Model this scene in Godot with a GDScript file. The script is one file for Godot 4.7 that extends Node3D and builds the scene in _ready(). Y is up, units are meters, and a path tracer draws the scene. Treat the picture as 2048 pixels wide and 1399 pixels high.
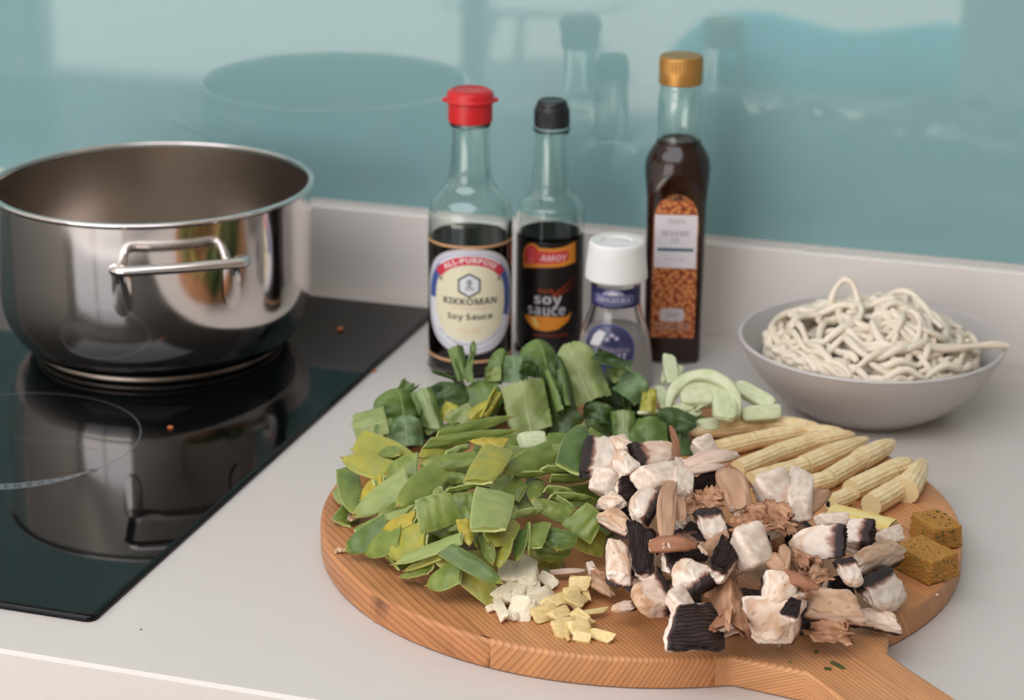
extends Node3D
# A worktop in a kitchen: steel pot on an induction hob, bottles against a teal glass splashback, a round wooden board of chopped vegetables.
# Units are metres, y is up, the worktop's surface is y = 0 and the splashback runs along x at z = 0; the window side of the room is at +z.

const FLOOR_Y := -0.9
const CEILING_Y := 1.55
const WEST := -3.3
const EAST := 1.9
const SOUTH := 3.5
var rng := RandomNumberGenerator.new()
var shared := {}


func _ready() -> void:
	rng.seed = 7
	set_camera()
	set_light()
	build_room()
	build_worktop()
	build_hob()
	build_board()
	build_pot()
	build_bowl()
	build_bottles()
	build_food()
	build_crumbs()


func set_camera() -> void:
	var cam := Camera3D.new()
	cam.name = "camera"
	cam.transform = Transform3D(Basis(Vector3(0.95338, 0.00728, -0.30169), Vector3(-0.10647, 0.94354, -0.31370), Vector3(0.28237, 0.33119, 0.90032)).orthonormalized(), Vector3(0.0, 0.57396, 1.64552))
	cam.fov = 17.673
	cam.near = 0.05
	cam.far = 200.0
	var lens := CameraAttributesPhysical.new()
	lens.frustum_focal_length = 77.19
	lens.frustum_near = 0.05
	lens.frustum_far = 200.0
	lens.frustum_focus_distance = 1.27
	lens.exposure_aperture = 9.0
	cam.attributes = lens
	add_child(cam)
	cam.make_current()


func set_light() -> void:
	var env := Environment.new()
	env.background_mode = Environment.BG_SKY
	var sky_look := ProceduralSkyMaterial.new()   # an even, bright overcast
	sky_look.sky_top_color = Color(0.93, 0.94, 0.97)
	sky_look.sky_horizon_color = Color(1.0, 0.98, 0.955)
	sky_look.sky_curve = 0.2
	sky_look.ground_horizon_color = Color(0.62, 0.62, 0.6)
	sky_look.ground_bottom_color = Color(0.5, 0.5, 0.48)
	sky_look.sun_angle_max = 0.0
	env.sky = Sky.new()
	env.sky.sky_material = sky_look
	env.background_energy_multiplier = 1.0
	env.tonemap_mode = Environment.TONE_MAPPER_LINEAR
	env.tonemap_exposure = 3.9
	env.sdfgi_enabled = true
	env.ssao_enabled = true
	env.ssil_enabled = true
	var around := WorldEnvironment.new()
	around.name = "world"
	around.environment = env
	add_child(around)
	# hazy high sun from behind the house: it reaches the terrace only
	var sun := DirectionalLight3D.new()
	sun.name = "sun"
	sun.light_energy = 0.9
	sun.light_color = Color(1.0, 0.96, 0.9)
	sun.light_angular_distance = 3.0
	sun.shadow_enabled = true
	sun.sky_mode = DirectionalLight3D.SKY_MODE_LIGHT_ONLY
	sun.look_at_from_position(Vector3.ZERO, Vector3(-0.1, -1.0, 0.32))
	add_child(sun)


# ---------------------------------------------------------------- mesh helpers
# A mesh under construction. Grids are smooth inside and sharp where they meet. Faces are given counter-clockwise and stored clockwise.
class Shape:
	var v := PackedVector3Array()
	var c := PackedColorArray()
	var uv := PackedVector2Array()
	var idx := PackedInt32Array()
	var tint := Color.WHITE

	func vert(p: Vector3, t := Vector2.ZERO) -> int:
		v.append(p)
		c.append(tint)
		uv.append(t)
		return v.size() - 1

	func tri(a: int, b: int, d: int) -> void:
		idx.append(a)
		idx.append(d)
		idx.append(b)

	# point(u, v) for u, v in 0..1; outward is d/du x d/dv. paint(u, v), print(u, v) are optional.
	func grid(nu: int, nv: int, point: Callable, wrap := false, paint = null, print_at = null) -> void:
		var base := v.size()
		var rows := nu if wrap else nu + 1
		for i in rows:
			for j in nv + 1:
				var a := float(i) / nu
				var b := float(j) / nv
				v.append(point.call(a, b))
				c.append(paint.call(a, b) if paint != null else tint)
				uv.append(print_at.call(a, b) if print_at != null else Vector2(a, b))
		for i in nu:
			var i2 := (i + 1) % rows
			for j in nv:
				var q := base + i * (nv + 1) + j
				var r := base + i2 * (nv + 1) + j
				tri(q, r, r + 1)
				tri(q, r + 1, q + 1)

	# a flat or bulging cap over a closed ring that runs counter-clockwise seen from outside
	func fan(ring: PackedVector3Array, middle = null) -> void:
		var m := Vector3.ZERO
		for p in ring:
			m += p
		m /= ring.size()
		if middle != null:
			m = middle
		var o := vert(m, Vector2(0.5, 0.5))
		var first := v.size()
		for i in ring.size():
			var a := TAU * i / ring.size()
			vert(ring[i], Vector2(0.5 + 0.5 * cos(a), 0.5 + 0.5 * sin(a)))
		for i in ring.size():
			tri(o, first + i, first + (i + 1) % ring.size())

	func quad(a: Vector3, b: Vector3, d: Vector3, e: Vector3) -> void:
		var o := vert(a, Vector2(0, 0))
		vert(b, Vector2(1, 0))
		vert(d, Vector2(1, 1))
		vert(e, Vector2(0, 1))
		tri(o, o + 1, o + 2)
		tri(o, o + 2, o + 3)

	# box with chamfered edges between two corners
	func box(lo: Vector3, hi: Vector3, cut := 0.0) -> void:
		var mid := (lo + hi) / 2.0
		var half := (hi - lo) / 2.0
		cut = minf(cut, 0.45 * minf(half.x, minf(half.y, half.z)))
		for axis in 3:
			for side in [-1.0, 1.0]:
				var n := Vector3.ZERO
				n[axis] = side
				var t := Vector3.ZERO
				t[(axis + 1) % 3] = 1.0
				var w := n.cross(t)
				var ht: float = half[(axis + 1) % 3] - cut
				var hw: float = absf(w.dot(half)) - cut
				var o: Vector3 = mid + n * half[axis]
				quad(o - t * ht - w * hw, o + t * ht - w * hw, o + t * ht + w * hw, o - t * ht + w * hw)
		if cut <= 0.0:
			return
		for axis in 3:
			var b := (axis + 1) % 3
			var d := (axis + 2) % 3
			for sb in [-1.0, 1.0]:
				for sd in [-1.0, 1.0]:
					var p := Vector3.ZERO
					p[b] = sb * half[b]
					p[d] = sd * (half[d] - cut)
					var q := Vector3.ZERO
					q[b] = sb * (half[b] - cut)
					q[d] = sd * half[d]
					var along := Vector3.ZERO
					along[axis] = half[axis] - cut
					if sb * sd > 0:
						quad(mid + p - along, mid + q - along, mid + q + along, mid + p + along)
					else:
						quad(mid + q - along, mid + p - along, mid + p + along, mid + q + along)
		for sx in [-1.0, 1.0]:
			for sy in [-1.0, 1.0]:
				for sz in [-1.0, 1.0]:
					var s := Vector3(sx, sy, sz)
					var px := mid + s * (half - Vector3(0, cut, cut))
					var py := mid + s * (half - Vector3(cut, 0, cut))
					var pz := mid + s * (half - Vector3(cut, cut, 0))
					var o := vert(px)
					vert(py)
					vert(pz)
					if sx * sy * sz > 0:
						tri(o, o + 1, o + 2)
					else:
						tri(o, o + 2, o + 1)

	# turned profile: points are (radius, height) from the bottom of the outside upwards; outward is to the right of the direction of travel
	func lathe(profile: PackedVector2Array, sides := 64, square = null) -> void:
		grid(sides, profile.size() - 1, func(a: float, b: float) -> Vector3:
			var p: Vector2 = profile[int(round(b * (profile.size() - 1)))]
			var t := -TAU * a
			var k := 1.0
			if square != null:
				var e: float = square.call(p.y)
				k = 1.0 / pow(pow(absf(cos(t)), e) + pow(absf(sin(t)), e), 1.0 / e)
			return Vector3(cos(t) * p.x * k, p.y, sin(t) * p.x * k), true)

	# a round rod along a path; radius(t) in 0..1 or a number
	func tube(path: PackedVector3Array, radius, sides := 10, caps := true, flat := 1.0) -> void:
		var n := path.size()
		var frames: Array[Basis] = []
		var last_n := Vector3.ZERO
		for i in n:
			var t := (path[mini(i + 1, n - 1)] - path[maxi(i - 1, 0)]).normalized()
			if i == 0:
				last_n = t.cross(Vector3.UP if absf(t.y) < 0.9 else Vector3.RIGHT).normalized()
			last_n = (last_n - t * last_n.dot(t)).normalized()
			frames.append(Basis(last_n, t.cross(last_n), t))
		var size_at := func(i: int) -> float: return radius if radius is float else radius.call(float(i) / (n - 1))
		grid(sides, n - 1, func(a: float, b: float) -> Vector3:
			var i := int(round(b * (n - 1)))
			var r: float = size_at.call(i)
			return path[i] + frames[i].x * cos(TAU * a) * r + frames[i].y * sin(TAU * a) * r * flat, true)
		if caps:
			for end in [0, n - 1]:
				var ring := PackedVector3Array()
				var r: float = size_at.call(end)
				for k in sides:
					var a := TAU * k / sides * (1.0 if end else -1.0)
					ring.append(path[end] + frames[end].x * cos(a) * r + frames[end].y * sin(a) * r * flat)
				fan(ring, path[end] + frames[end].z * r * (0.4 if end else -0.4))

	func mesh(m: Material, into: ArrayMesh = null) -> ArrayMesh:
		var n := PackedVector3Array()
		n.resize(v.size())
		for k in range(0, idx.size(), 3):
			var a := idx[k]
			var b := idx[k + 1]
			var d := idx[k + 2]
			var face := (v[d] - v[a]).cross(v[b] - v[a])
			n[a] += face
			n[b] += face
			n[d] += face
		for k in n.size():
			n[k] = n[k].normalized() if n[k].length_squared() > 1e-30 else Vector3.UP
		var out := into if into else ArrayMesh.new()
		var arrays := []
		arrays.resize(Mesh.ARRAY_MAX)
		arrays[Mesh.ARRAY_VERTEX] = v
		arrays[Mesh.ARRAY_NORMAL] = n
		arrays[Mesh.ARRAY_COLOR] = c
		arrays[Mesh.ARRAY_TEX_UV] = uv
		arrays[Mesh.ARRAY_INDEX] = idx
		out.add_surface_from_arrays(Mesh.PRIMITIVE_TRIANGLES, arrays)
		out.surface_set_material(out.get_surface_count() - 1, m)
		return out


func spline2(points: Array, per := 6) -> PackedVector2Array:
	var out := PackedVector2Array()
	for i in points.size() - 1:
		var a: Vector2 = points[maxi(i - 1, 0)]
		var b: Vector2 = points[i]
		var c: Vector2 = points[i + 1]
		var d: Vector2 = points[mini(i + 2, points.size() - 1)]
		for k in per:
			out.append(b.cubic_interpolate(c, a, d, float(k) / per))
	out.append(points[-1])
	return out


func spline3(points: Array, per := 6) -> PackedVector3Array:
	var out := PackedVector3Array()
	for i in points.size() - 1:
		var a: Vector3 = points[maxi(i - 1, 0)]
		var b: Vector3 = points[i]
		var c: Vector3 = points[i + 1]
		var d: Vector3 = points[mini(i + 2, points.size() - 1)]
		for k in per:
			out.append(b.cubic_interpolate(c, a, d, float(k) / per))
	out.append(points[-1])
	return out


func arc2(centre: Vector2, r: float, from: float, to: float, n := 6) -> PackedVector2Array:
	var out := PackedVector2Array()
	for i in n + 1:
		var a := deg_to_rad(lerpf(from, to, float(i) / n))
		out.append(centre + Vector2(cos(a), sin(a)) * r)
	return out


# ---------------------------------------------------------------- naming helpers
func thing(called: String, label: String, category: String, at := Vector3.ZERO, group := "") -> Node3D:
	var o := Node3D.new()
	o.name = numbered(called)
	o.position = at
	add_child(o, true)
	tag(o, label, category, group)
	return o


func tag(o: Node, label: String, category: String, group := "") -> void:
	o.set_meta("label", label)
	o.set_meta("category", category)
	if group:
		o.set_meta("group", group)


func numbered(called: String) -> String:
	var n: int = shared.get("count " + called, 0)
	shared["count " + called] = n + 1
	return called if n == 0 else "%s_%03d" % [called, n]


func part(parent: Node, called: String, mesh: Mesh, label := "") -> MeshInstance3D:
	var o := MeshInstance3D.new()
	var n := 0
	o.name = called
	while parent.has_node(NodePath(o.name)):
		n += 1
		o.name = "%s_%03d" % [called, n]
	o.mesh = mesh
	if label:
		o.set_meta("label", label)
	parent.add_child(o, true)
	return o


func structure(called: String, mesh: Mesh, label: String) -> MeshInstance3D:
	var o := part(self, called, mesh, label)
	o.set_meta("kind", "structure")
	o.set_meta("category", label.split(" ")[-1])
	return o


# ---------------------------------------------------------------- material helpers
func look(key: String, color: Color, rough := 0.5, metal := 0.0, vertex := false) -> StandardMaterial3D:
	if shared.has("m " + key):
		return shared["m " + key]
	var m := StandardMaterial3D.new()
	m.resource_name = key
	m.albedo_color = color
	m.roughness = rough
	m.metallic = metal
	m.vertex_color_use_as_albedo = vertex
	shared["m " + key] = m
	return m


func rgb8(r: float, g: float, b: float) -> Color:
	return Color(r / 255.0, g / 255.0, b / 255.0)


func lin(r: float, g: float, b: float) -> Color:
	return rgb8(r, g, b).srgb_to_linear()


func noise_of(scale: float, seed_of := 1, octaves := 4, kind := FastNoiseLite.TYPE_SIMPLEX_SMOOTH) -> FastNoiseLite:
	var n := FastNoiseLite.new()
	n.noise_type = kind
	n.seed = seed_of
	n.frequency = 1.0 / scale
	n.fractal_octaves = octaves
	return n


func noise_texture(size: int, scale: float, ramp: Array, seed_of := 1, octaves := 4, kind := FastNoiseLite.TYPE_SIMPLEX_SMOOTH, as_normal := false) -> NoiseTexture2D:
	var t := NoiseTexture2D.new()
	t.width = size
	t.height = size
	t.seamless = true
	t.noise = noise_of(scale, seed_of, octaves, kind)
	if as_normal:
		t.as_normal_map = true
		t.bump_strength = 4.0
	if ramp.size():
		var g := Gradient.new()
		g.offsets = PackedFloat32Array(ramp.map(func(r): return r[0]))
		g.colors = PackedColorArray(ramp.map(func(r): return r[1]))
		t.color_ramp = g
	return t


# ---------------------------------------------------------------- the room
func build_room() -> void:
	var plaster := look("white plaster", rgb8(242, 240, 237), 0.9)
	var boards := look("pale grey floor", rgb8(150, 144, 138), 0.4)
	var s := Shape.new()
	s.box(Vector3(WEST - 0.2, FLOOR_Y - 0.15, -0.3), Vector3(EAST + 0.2, FLOOR_Y, SOUTH + 0.2))
	structure("floor", s.mesh(boards), "warm grey kitchen floor")
	s = Shape.new()
	# a wide open roof light over the middle of the room: x -2.2..0.4, z 0.9..2.4
	s.box(Vector3(WEST - 0.2, CEILING_Y, -0.3), Vector3(EAST + 0.2, CEILING_Y + 0.15, 0.9))
	s.box(Vector3(WEST - 0.2, CEILING_Y, 2.4), Vector3(EAST + 0.2, CEILING_Y + 0.15, SOUTH + 0.2))
	s.box(Vector3(WEST - 0.2, CEILING_Y, 0.9), Vector3(-2.2, CEILING_Y + 0.15, 2.4))
	s.box(Vector3(0.4, CEILING_Y, 0.9), Vector3(EAST + 0.2, CEILING_Y + 0.15, 2.4))
	structure("ceiling", s.mesh(plaster), "white kitchen ceiling")
	s = Shape.new()
	s.box(Vector3(WEST - 0.2, FLOOR_Y, -0.3), Vector3(EAST + 0.2, CEILING_Y, -0.026))
	structure("wall_back", s.mesh(plaster), "white kitchen back wall")
	s = Shape.new()
	s.box(Vector3(EAST, FLOOR_Y, -0.026), Vector3(EAST + 0.2, CEILING_Y, SOUTH))
	structure("wall_right", s.mesh(look("grey brown paint", rgb8(176, 166, 156), 0.9)), "grey brown right hand wall")
	# the wall behind the camera has glazed garden doors
	s = Shape.new()
	s.box(Vector3(WEST - 0.2, FLOOR_Y, -0.026), Vector3(WEST, CEILING_Y, SOUTH))
	structure("wall_left", s.mesh(plaster), "white left hand wall")
	s = Shape.new()
	s.box(Vector3(WEST - 0.2, FLOOR_Y, SOUTH), Vector3(-3.0, CEILING_Y, SOUTH + 0.2))
	s.box(Vector3(-3.0, 1.45, SOUTH), Vector3(-0.5, CEILING_Y, SOUTH + 0.2))
	s.box(Vector3(-0.5, FLOOR_Y, SOUTH), Vector3(EAST + 0.2, CEILING_Y, SOUTH + 0.2))
	structure("wall_front", s.mesh(plaster), "white wall around the garden doors")
	glazing("window_1", "glazed garden doors in white frames", Vector3(-3.0, FLOOR_Y, SOUTH + 0.08), Vector3(2.5, 0, 0), 2.35, 2)
	s = Shape.new()
	s.box(Vector3(-14, FLOOR_Y - 0.3, SOUTH + 0.2), Vector3(12, FLOOR_Y - 0.03, 16))
	s.box(Vector3(-14, FLOOR_Y - 0.3, -6), Vector3(WEST - 0.2, FLOOR_Y - 0.03, SOUTH + 0.2))
	structure("terrace", s.mesh(look("pale paving", rgb8(222, 218, 212), 0.85)), "pale paved garden terrace")
	garden()


func glazing(called: String, label: String, at: Vector3, along: Vector3, high: float, panes: int) -> void:
	var frame := look("white window frame", rgb8(235, 235, 232), 0.4)
	var t := along.normalized()
	var n := t.cross(Vector3.UP)
	var wide := along.length()
	var turn := Basis(t, Vector3.UP, n)
	var o := Node3D.new()
	o.name = called
	o.transform = Transform3D(turn, at)
	o.set_meta("kind", "structure")
	o.set_meta("label", label)
	add_child(o)
	var s := Shape.new()
	for i in panes + 1:
		var x := wide * i / panes
		s.box(Vector3(clampf(x - 0.03, 0, wide - 0.06), 0, -0.03), Vector3(clampf(x + 0.03, 0.06, wide), high, 0.03), 0.004)
	s.box(Vector3(0, 0, -0.032), Vector3(wide, 0.06, 0.032), 0.004)
	s.box(Vector3(0, high - 0.06, -0.032), Vector3(wide, high, 0.032), 0.004)
	part(o, "window_frame", s.mesh(frame))


func build_worktop() -> void:
	var stone := look("off white composite stone", rgb8(208, 200, 194), 0.3)
	var s := Shape.new()
	s.box(Vector3(WEST + 0.01, -0.06, 0.0), Vector3(EAST - 0.01, 0.0, 0.657), 0.002)
	var o := part(self, "worktop", s.mesh(stone))
	tag(o, "long off-white stone worktop that the hob, board and bottles stand on", "worktop")
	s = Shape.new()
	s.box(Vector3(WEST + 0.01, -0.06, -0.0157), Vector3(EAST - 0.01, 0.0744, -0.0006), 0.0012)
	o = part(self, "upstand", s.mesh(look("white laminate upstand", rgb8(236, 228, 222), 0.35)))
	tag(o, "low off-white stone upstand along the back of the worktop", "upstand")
	var paint := look("teal backed glass", rgb8(131, 167, 169), 0.02)
	paint.metallic_specular = 0.5
	s = Shape.new()
	s.box(Vector3(WEST + 0.01, 0.0755, -0.024), Vector3(EAST - 0.01, 0.72, -0.0158), 0.0008)
	o = part(self, "splashback", s.mesh(paint))
	tag(o, "glossy teal glass splashback above the white upstand", "splashback")
	s = Shape.new()
	s.box(Vector3(WEST + 0.01, 0.0744, -0.0158), Vector3(EAST - 0.01, 0.0768, -0.0120), 0.0006)
	o = part(self, "sealant_bead", s.mesh(look("grey sealant", rgb8(196, 194, 188), 0.5)))
	tag(o, "thin grey sealant line between upstand and glass splashback", "sealant")
	var c := thing("base_cabinet", "white base cabinet run that carries the worktop", "cabinet", Vector3(0, FLOOR_Y, 0))
	var white := look("white cabinet", rgb8(236, 236, 236), 0.35)
	s = Shape.new()
	s.box(Vector3(WEST + 0.02, 0.1, 0.0), Vector3(EAST - 0.02, 0.838, 0.60), 0.002)
	part(c, "body", s.mesh(white))
	s = Shape.new()
	s.box(Vector3(WEST + 0.02, 0.0, 0.02), Vector3(EAST - 0.02, 0.1, 0.55), 0.002)
	part(c, "plinth", s.mesh(white))
	var wide := (EAST - WEST - 0.06) / 8.0
	for i in 8:
		s = Shape.new()
		s.box(Vector3(WEST + 0.03 + wide * i + 0.002, 0.11, 0.602), Vector3(WEST + 0.03 + wide * (i + 1) - 0.002, 0.825, 0.622), 0.002)
		part(c, "door", s.mesh(white))


# what the glass splashback mirrors from outside the garden doors
func garden() -> void:
	var low := FLOOR_Y - 0.03
	var o := thing("sun_lounger", "low white sun lounger with a turquoise cushion on the terrace outside", "sun lounger", Vector3(-0.98, low, 4.3))
	var white := look("white garden furniture", rgb8(230, 230, 228), 0.5)
	var s := Shape.new()
	s.box(Vector3(-0.40, 0.16, -0.28), Vector3(0.40, 0.20, 0.28), 0.006)
	part(o, "frame", s.mesh(white))
	for x in [-0.36, 0.36]:
		for z in [-0.24, 0.24]:
			s = Shape.new()
			s.box(Vector3(x - 0.025, 0.0, z - 0.025), Vector3(x + 0.025, 0.16, z + 0.025), 0.004)
			part(o, "leg", s.mesh(white))
	s = Shape.new()
	s.grid(24, 16, func(a: float, b: float) -> Vector3:
		var t := TAU * a
		return Vector3((b - 0.5) * 0.76, 0.25 + 0.05 * signf(sin(t)) * pow(absf(sin(t)), 0.5) + 0.02 * sin(b * 9.0), 0.27 * signf(cos(t)) * pow(absf(cos(t)), 0.5)), true)
	flip(s)
	part(o, "cushion", s.mesh(look("turquoise cloth", rgb8(70, 190, 214), 0.8)))
	var t := thing("garden_table", "low white round garden table on the terrace outside", "table", Vector3(-1.95, low, 4.75))
	s = Shape.new()
	s.lathe(PackedVector2Array([Vector2(0.0005, 0.26), Vector2(0.29, 0.26), Vector2(0.30, 0.265), Vector2(0.30, 0.28), Vector2(0.29, 0.285), Vector2(0.0005, 0.285)]), 40)
	part(t, "table_top", s.mesh(white))
	for k in 3:
		s = Shape.new()
		var a := TAU * k / 3
		s.tube(PackedVector3Array([Vector3(cos(a) * 0.24, 0.0, sin(a) * 0.24), Vector3(cos(a) * 0.16, 0.262, sin(a) * 0.16)]), 0.014, 10)
		part(t, "leg", s.mesh(white))


# ---------------------------------------------------------------- hob and pot
func build_hob() -> void:
	var x0 := -1.36
	var x1 := -0.5735
	var z0 := 0.018
	var z1 := 0.6110
	var top := 0.004
	var glass := look("black hob glass", rgb8(6, 8, 9), 0.03)
	glass.metallic_specular = 0.33
	var o := thing("induction_hob", "black glass induction hob set flush into the worktop under the steel pot", "hob", Vector3((x0 + x1) / 2, 0, (z0 + z1) / 2))
	var s := Shape.new()
	var hx := (x1 - x0) / 2
	var hz := (z1 - z0) / 2
	var rings: Array[PackedVector3Array] = []
	for lift in [[0.0, 0.0003], [0.0, 0.0022], [0.0008, 0.0033], [0.0026, top]]:
		var ring := PackedVector3Array()
		for corner in 4:
			var sx: float = [1, -1, -1, 1][corner]
			var sz: float = [-1, -1, 1, 1][corner]
			for k in 7:
				var a := deg_to_rad(90.0 * corner + 15.0 * k)
				var r: float = 0.006 - lift[0]
				ring.append(Vector3(sx * (hx - 0.006) + cos(a) * r, lift[1], sz * (hz - 0.006) - sin(a) * r))
		rings.append(ring)
	var n := rings[0].size()
	s.grid(n, 3, func(a: float, b: float) -> Vector3: return rings[int(round(b * 3))][int(round(a * n)) % n], true)
	s.fan(rings[3])
	part(o, "glass_panel", s.mesh(glass))
	# printed cooking zone: a fine circle, its lower part a pale band with lettering
	var ink := look("grey hob print", rgb8(92, 98, 104), 0.3)
	var mid := Vector3(-0.7561, top + 0.0001, 0.3795) - o.position
	s = Shape.new()
	s.grid(96, 1, func(a: float, b: float) -> Vector3:
		var t := TAU * a
		var r := 0.0872 + 0.0007 * b
		return mid + Vector3(cos(t) * r, 0, sin(t) * r), true)
	flip(s)
	part(o, "zone_ring", s.mesh(ink))
	s = Shape.new()
	s.grid(60, 1, func(a: float, b: float) -> Vector3:
		var t := deg_to_rad(lerpf(12.0, 158.0, a))
		var taper := smoothstep(0.0, 0.3, a) * smoothstep(1.0, 0.75, a)
		var r := 0.0872 + 0.0048 * taper * (2.0 * b - 1.0)
		return mid + Vector3(cos(t) * r, 0.00003, sin(t) * r))
	flip(s)
	part(o, "zone_band", s.mesh(ink))
	s = Shape.new()
	s.quad(mid + Vector3(0.0, 0, 0.0004), mid + Vector3(0.066, 0, 0.0004), mid + Vector3(0.066, 0, 0), mid)
	part(o, "zone_mark", s.mesh(ink))
	var dark := look("hob lettering", rgb8(20, 22, 24), 0.3)
	var word := "INDUCTION"
	for i in word.length():
		var a := deg_to_rad(63.0 - 4.9 * i)
		var m := letters(word[i], 0.0052, 0.00012, true, dark)
		var l := part(o, "printed_letter", m)
		l.transform = Transform3D(Basis(Vector3.UP, -a + PI / 2) * Basis(Vector3.RIGHT, -PI / 2), mid + Vector3(cos(a) * 0.0872, 0.0001, sin(a) * 0.0872))


func flip(s: Shape) -> void:
	for k in range(0, s.idx.size(), 3):
		var t := s.idx[k]
		s.idx[k] = s.idx[k + 1]
		s.idx[k + 1] = t


func letters(words: String, high: float, deep: float, bold: bool, m: Material) -> TextMesh:
	var t := TextMesh.new()
	var font := SystemFont.new()
	font.font_names = PackedStringArray(["Droid Sans"])
	font.font_weight = 700 if bold else 400
	t.font = font
	t.text = words
	t.font_size = 64
	t.pixel_size = high / 46.0
	t.depth = deep
	t.material = m
	return t


func build_pot() -> void:
	var at := Vector3(-0.7474, 0.004, 0.1676)
	var h := 0.1290
	var steel := look("polished steel", rgb8(226, 219, 216), 0.12, 1.0)
	steel.roughness_texture = noise_texture(256, 40.0, [[0.0, Color(0.75, 0.75, 0.75)], [1.0, Color(1, 1, 1)]], 11, 4)
	steel.uv1_scale = Vector3(4, 1, 1)
	var brushed := look("brushed steel inside", rgb8(196, 184, 174), 0.26, 1.0)
	var dull := look("worn steel base", rgb8(150, 138, 128), 0.35, 1.0)
	var o := thing("cooking_pot", "wide stainless steel pot without lid standing on the black hob", "pot", at)
	var s := Shape.new()
	var outer := PackedVector2Array([Vector2(0.0925, 0.0062), Vector2(0.0975, 0.0068)])
	outer.append_array(spline2([Vector2(0.0990, 0.0076), Vector2(0.1065, 0.0150), Vector2(0.1130, 0.0270), Vector2(0.1166, 0.0410), Vector2(0.1180, 0.0600), Vector2(0.1184, 0.0900), Vector2(0.1186, h - 0.004)], 6))
	s.lathe(outer, 128)
	part(o, "body", s.mesh(steel))
	s = Shape.new()
	s.lathe(spline2([Vector2(0.1172, h - 0.003), Vector2(0.1169, 0.0900), Vector2(0.1162, 0.0600), Vector2(0.1140, 0.0400), Vector2(0.1080, 0.0250), Vector2(0.0980, 0.0150), Vector2(0.0880, 0.0120), Vector2(0.0400, 0.0115), Vector2(0.0004, 0.0115)], 6), 128)
	part(o, "interior", s.mesh(brushed))
	s = Shape.new()
	var lip := PackedVector2Array()
	for k in 17:
		var a := -TAU * 0.22 + TAU * k / 16.0
		lip.append(Vector2(0.1189 + 0.0024 * cos(a), h - 0.0012 + 0.0018 * sin(a)))
	s.lathe(lip, 128)
	part(o, "rim", s.mesh(steel))
	s = Shape.new()
	s.lathe(PackedVector2Array([Vector2(0.0, 0.0), Vector2(0.0905, 0.0), Vector2(0.0925, 0.0006), Vector2(0.0935, 0.0022), Vector2(0.0930, 0.0046), Vector2(0.0915, 0.0062), Vector2(0.085, 0.0064)]), 96)
	part(o, "base_plate", s.mesh(dull))
	for turn in [deg_to_rad(-56.0), deg_to_rad(124.0)]:
		pot_handle(o, steel, turn, 0.1186)


func pot_handle(o: Node3D, steel: Material, turn: float, r: float) -> void:
	# a bent rod whose two flattened ends are welded to the wall
	var half := 0.335
	var p := func(a: float, out: float, y: float) -> Vector3: return Vector3(cos(turn + a) * (r + out), y, -sin(turn + a) * (r + out))
	var path: PackedVector3Array = spline3([p.call(half, 0.003, 0.0880), p.call(half, 0.0065, 0.0955), p.call(half, 0.016, 0.1012), p.call(half * 0.97, 0.026, 0.1030), p.call(half * 0.80, 0.0295, 0.1036), p.call(half * 0.4, 0.0275, 0.1040), p.call(0.0, 0.0270, 0.1040), p.call(-half * 0.4, 0.0275, 0.1040), p.call(-half * 0.80, 0.0295, 0.1036), p.call(-half * 0.97, 0.026, 0.1030), p.call(-half, 0.016, 0.1012), p.call(-half, 0.0065, 0.0955), p.call(-half, 0.003, 0.0880)], 6)
	var s := Shape.new()
	s.tube(path, 0.0037, 14)
	var handle := part(o, "handle", s.mesh(steel))
	for side in [half, -half]:
		var tab := Shape.new()
		tab.grid(10, 12, func(u: float, w: float) -> Vector3:
			var y := lerpf(0.0610, 0.0935, w)
			var round_end := sqrt(maxf(0.0, 1.0 - pow(maxf(0.0, 0.35 - w) / 0.35, 2.0)))
			var a: float = side + (u - 0.5) * 0.115 * maxf(round_end, 0.25)
			return p.call(a, 0.0012 + 0.0022 * w * sin(PI * u), y))
		part(handle, "weld_tab", tab.mesh(steel))


# ---------------------------------------------------------------- chopping board
const BOARD := Vector3(-0.3073, 0.0, 0.3990)
const BOARD_R := 0.1970
const BOARD_H := 0.0180
const STAINS := [Vector3(-414.0, 12.0, 560.0), Vector3(-376.0, 8.0, 586.0), Vector3(-367.0, 5.0, 590.0)]


func board_outline() -> PackedVector2Array:
	# in the board's own frame: x along the grain and the handle, y across
	var disc := PackedVector2Array()
	for i in 220:
		var a := TAU * i / 220
		disc.append(Vector2(cos(a), sin(a)) * BOARD_R)
	var grip := PackedVector2Array()
	for p in [Vector2(0.12, -0.0285), Vector2(0.24, -0.0265), Vector2(0.33, -0.0300), Vector2(0.352, -0.0240), Vector2(0.360, -0.010), Vector2(0.360, 0.010), Vector2(0.352, 0.0240), Vector2(0.33, 0.0300), Vector2(0.24, 0.0265), Vector2(0.12, 0.0285)]:
		grip.append(p)
	var all: PackedVector2Array = Geometry2D.merge_polygons(disc, grip)[0]
	all = Geometry2D.offset_polygon(all, 0.034, Geometry2D.JOIN_ROUND)[0]   # out and back in again: fills the two inner corners with a curve
	all = Geometry2D.offset_polygon(all, -0.034, Geometry2D.JOIN_ROUND)[0]
	var out := PackedVector2Array()
	for i in all.size():
		if out.is_empty() or out[-1].distance_to(all[i]) > 0.0012:
			out.append(all[i])
	return out


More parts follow.
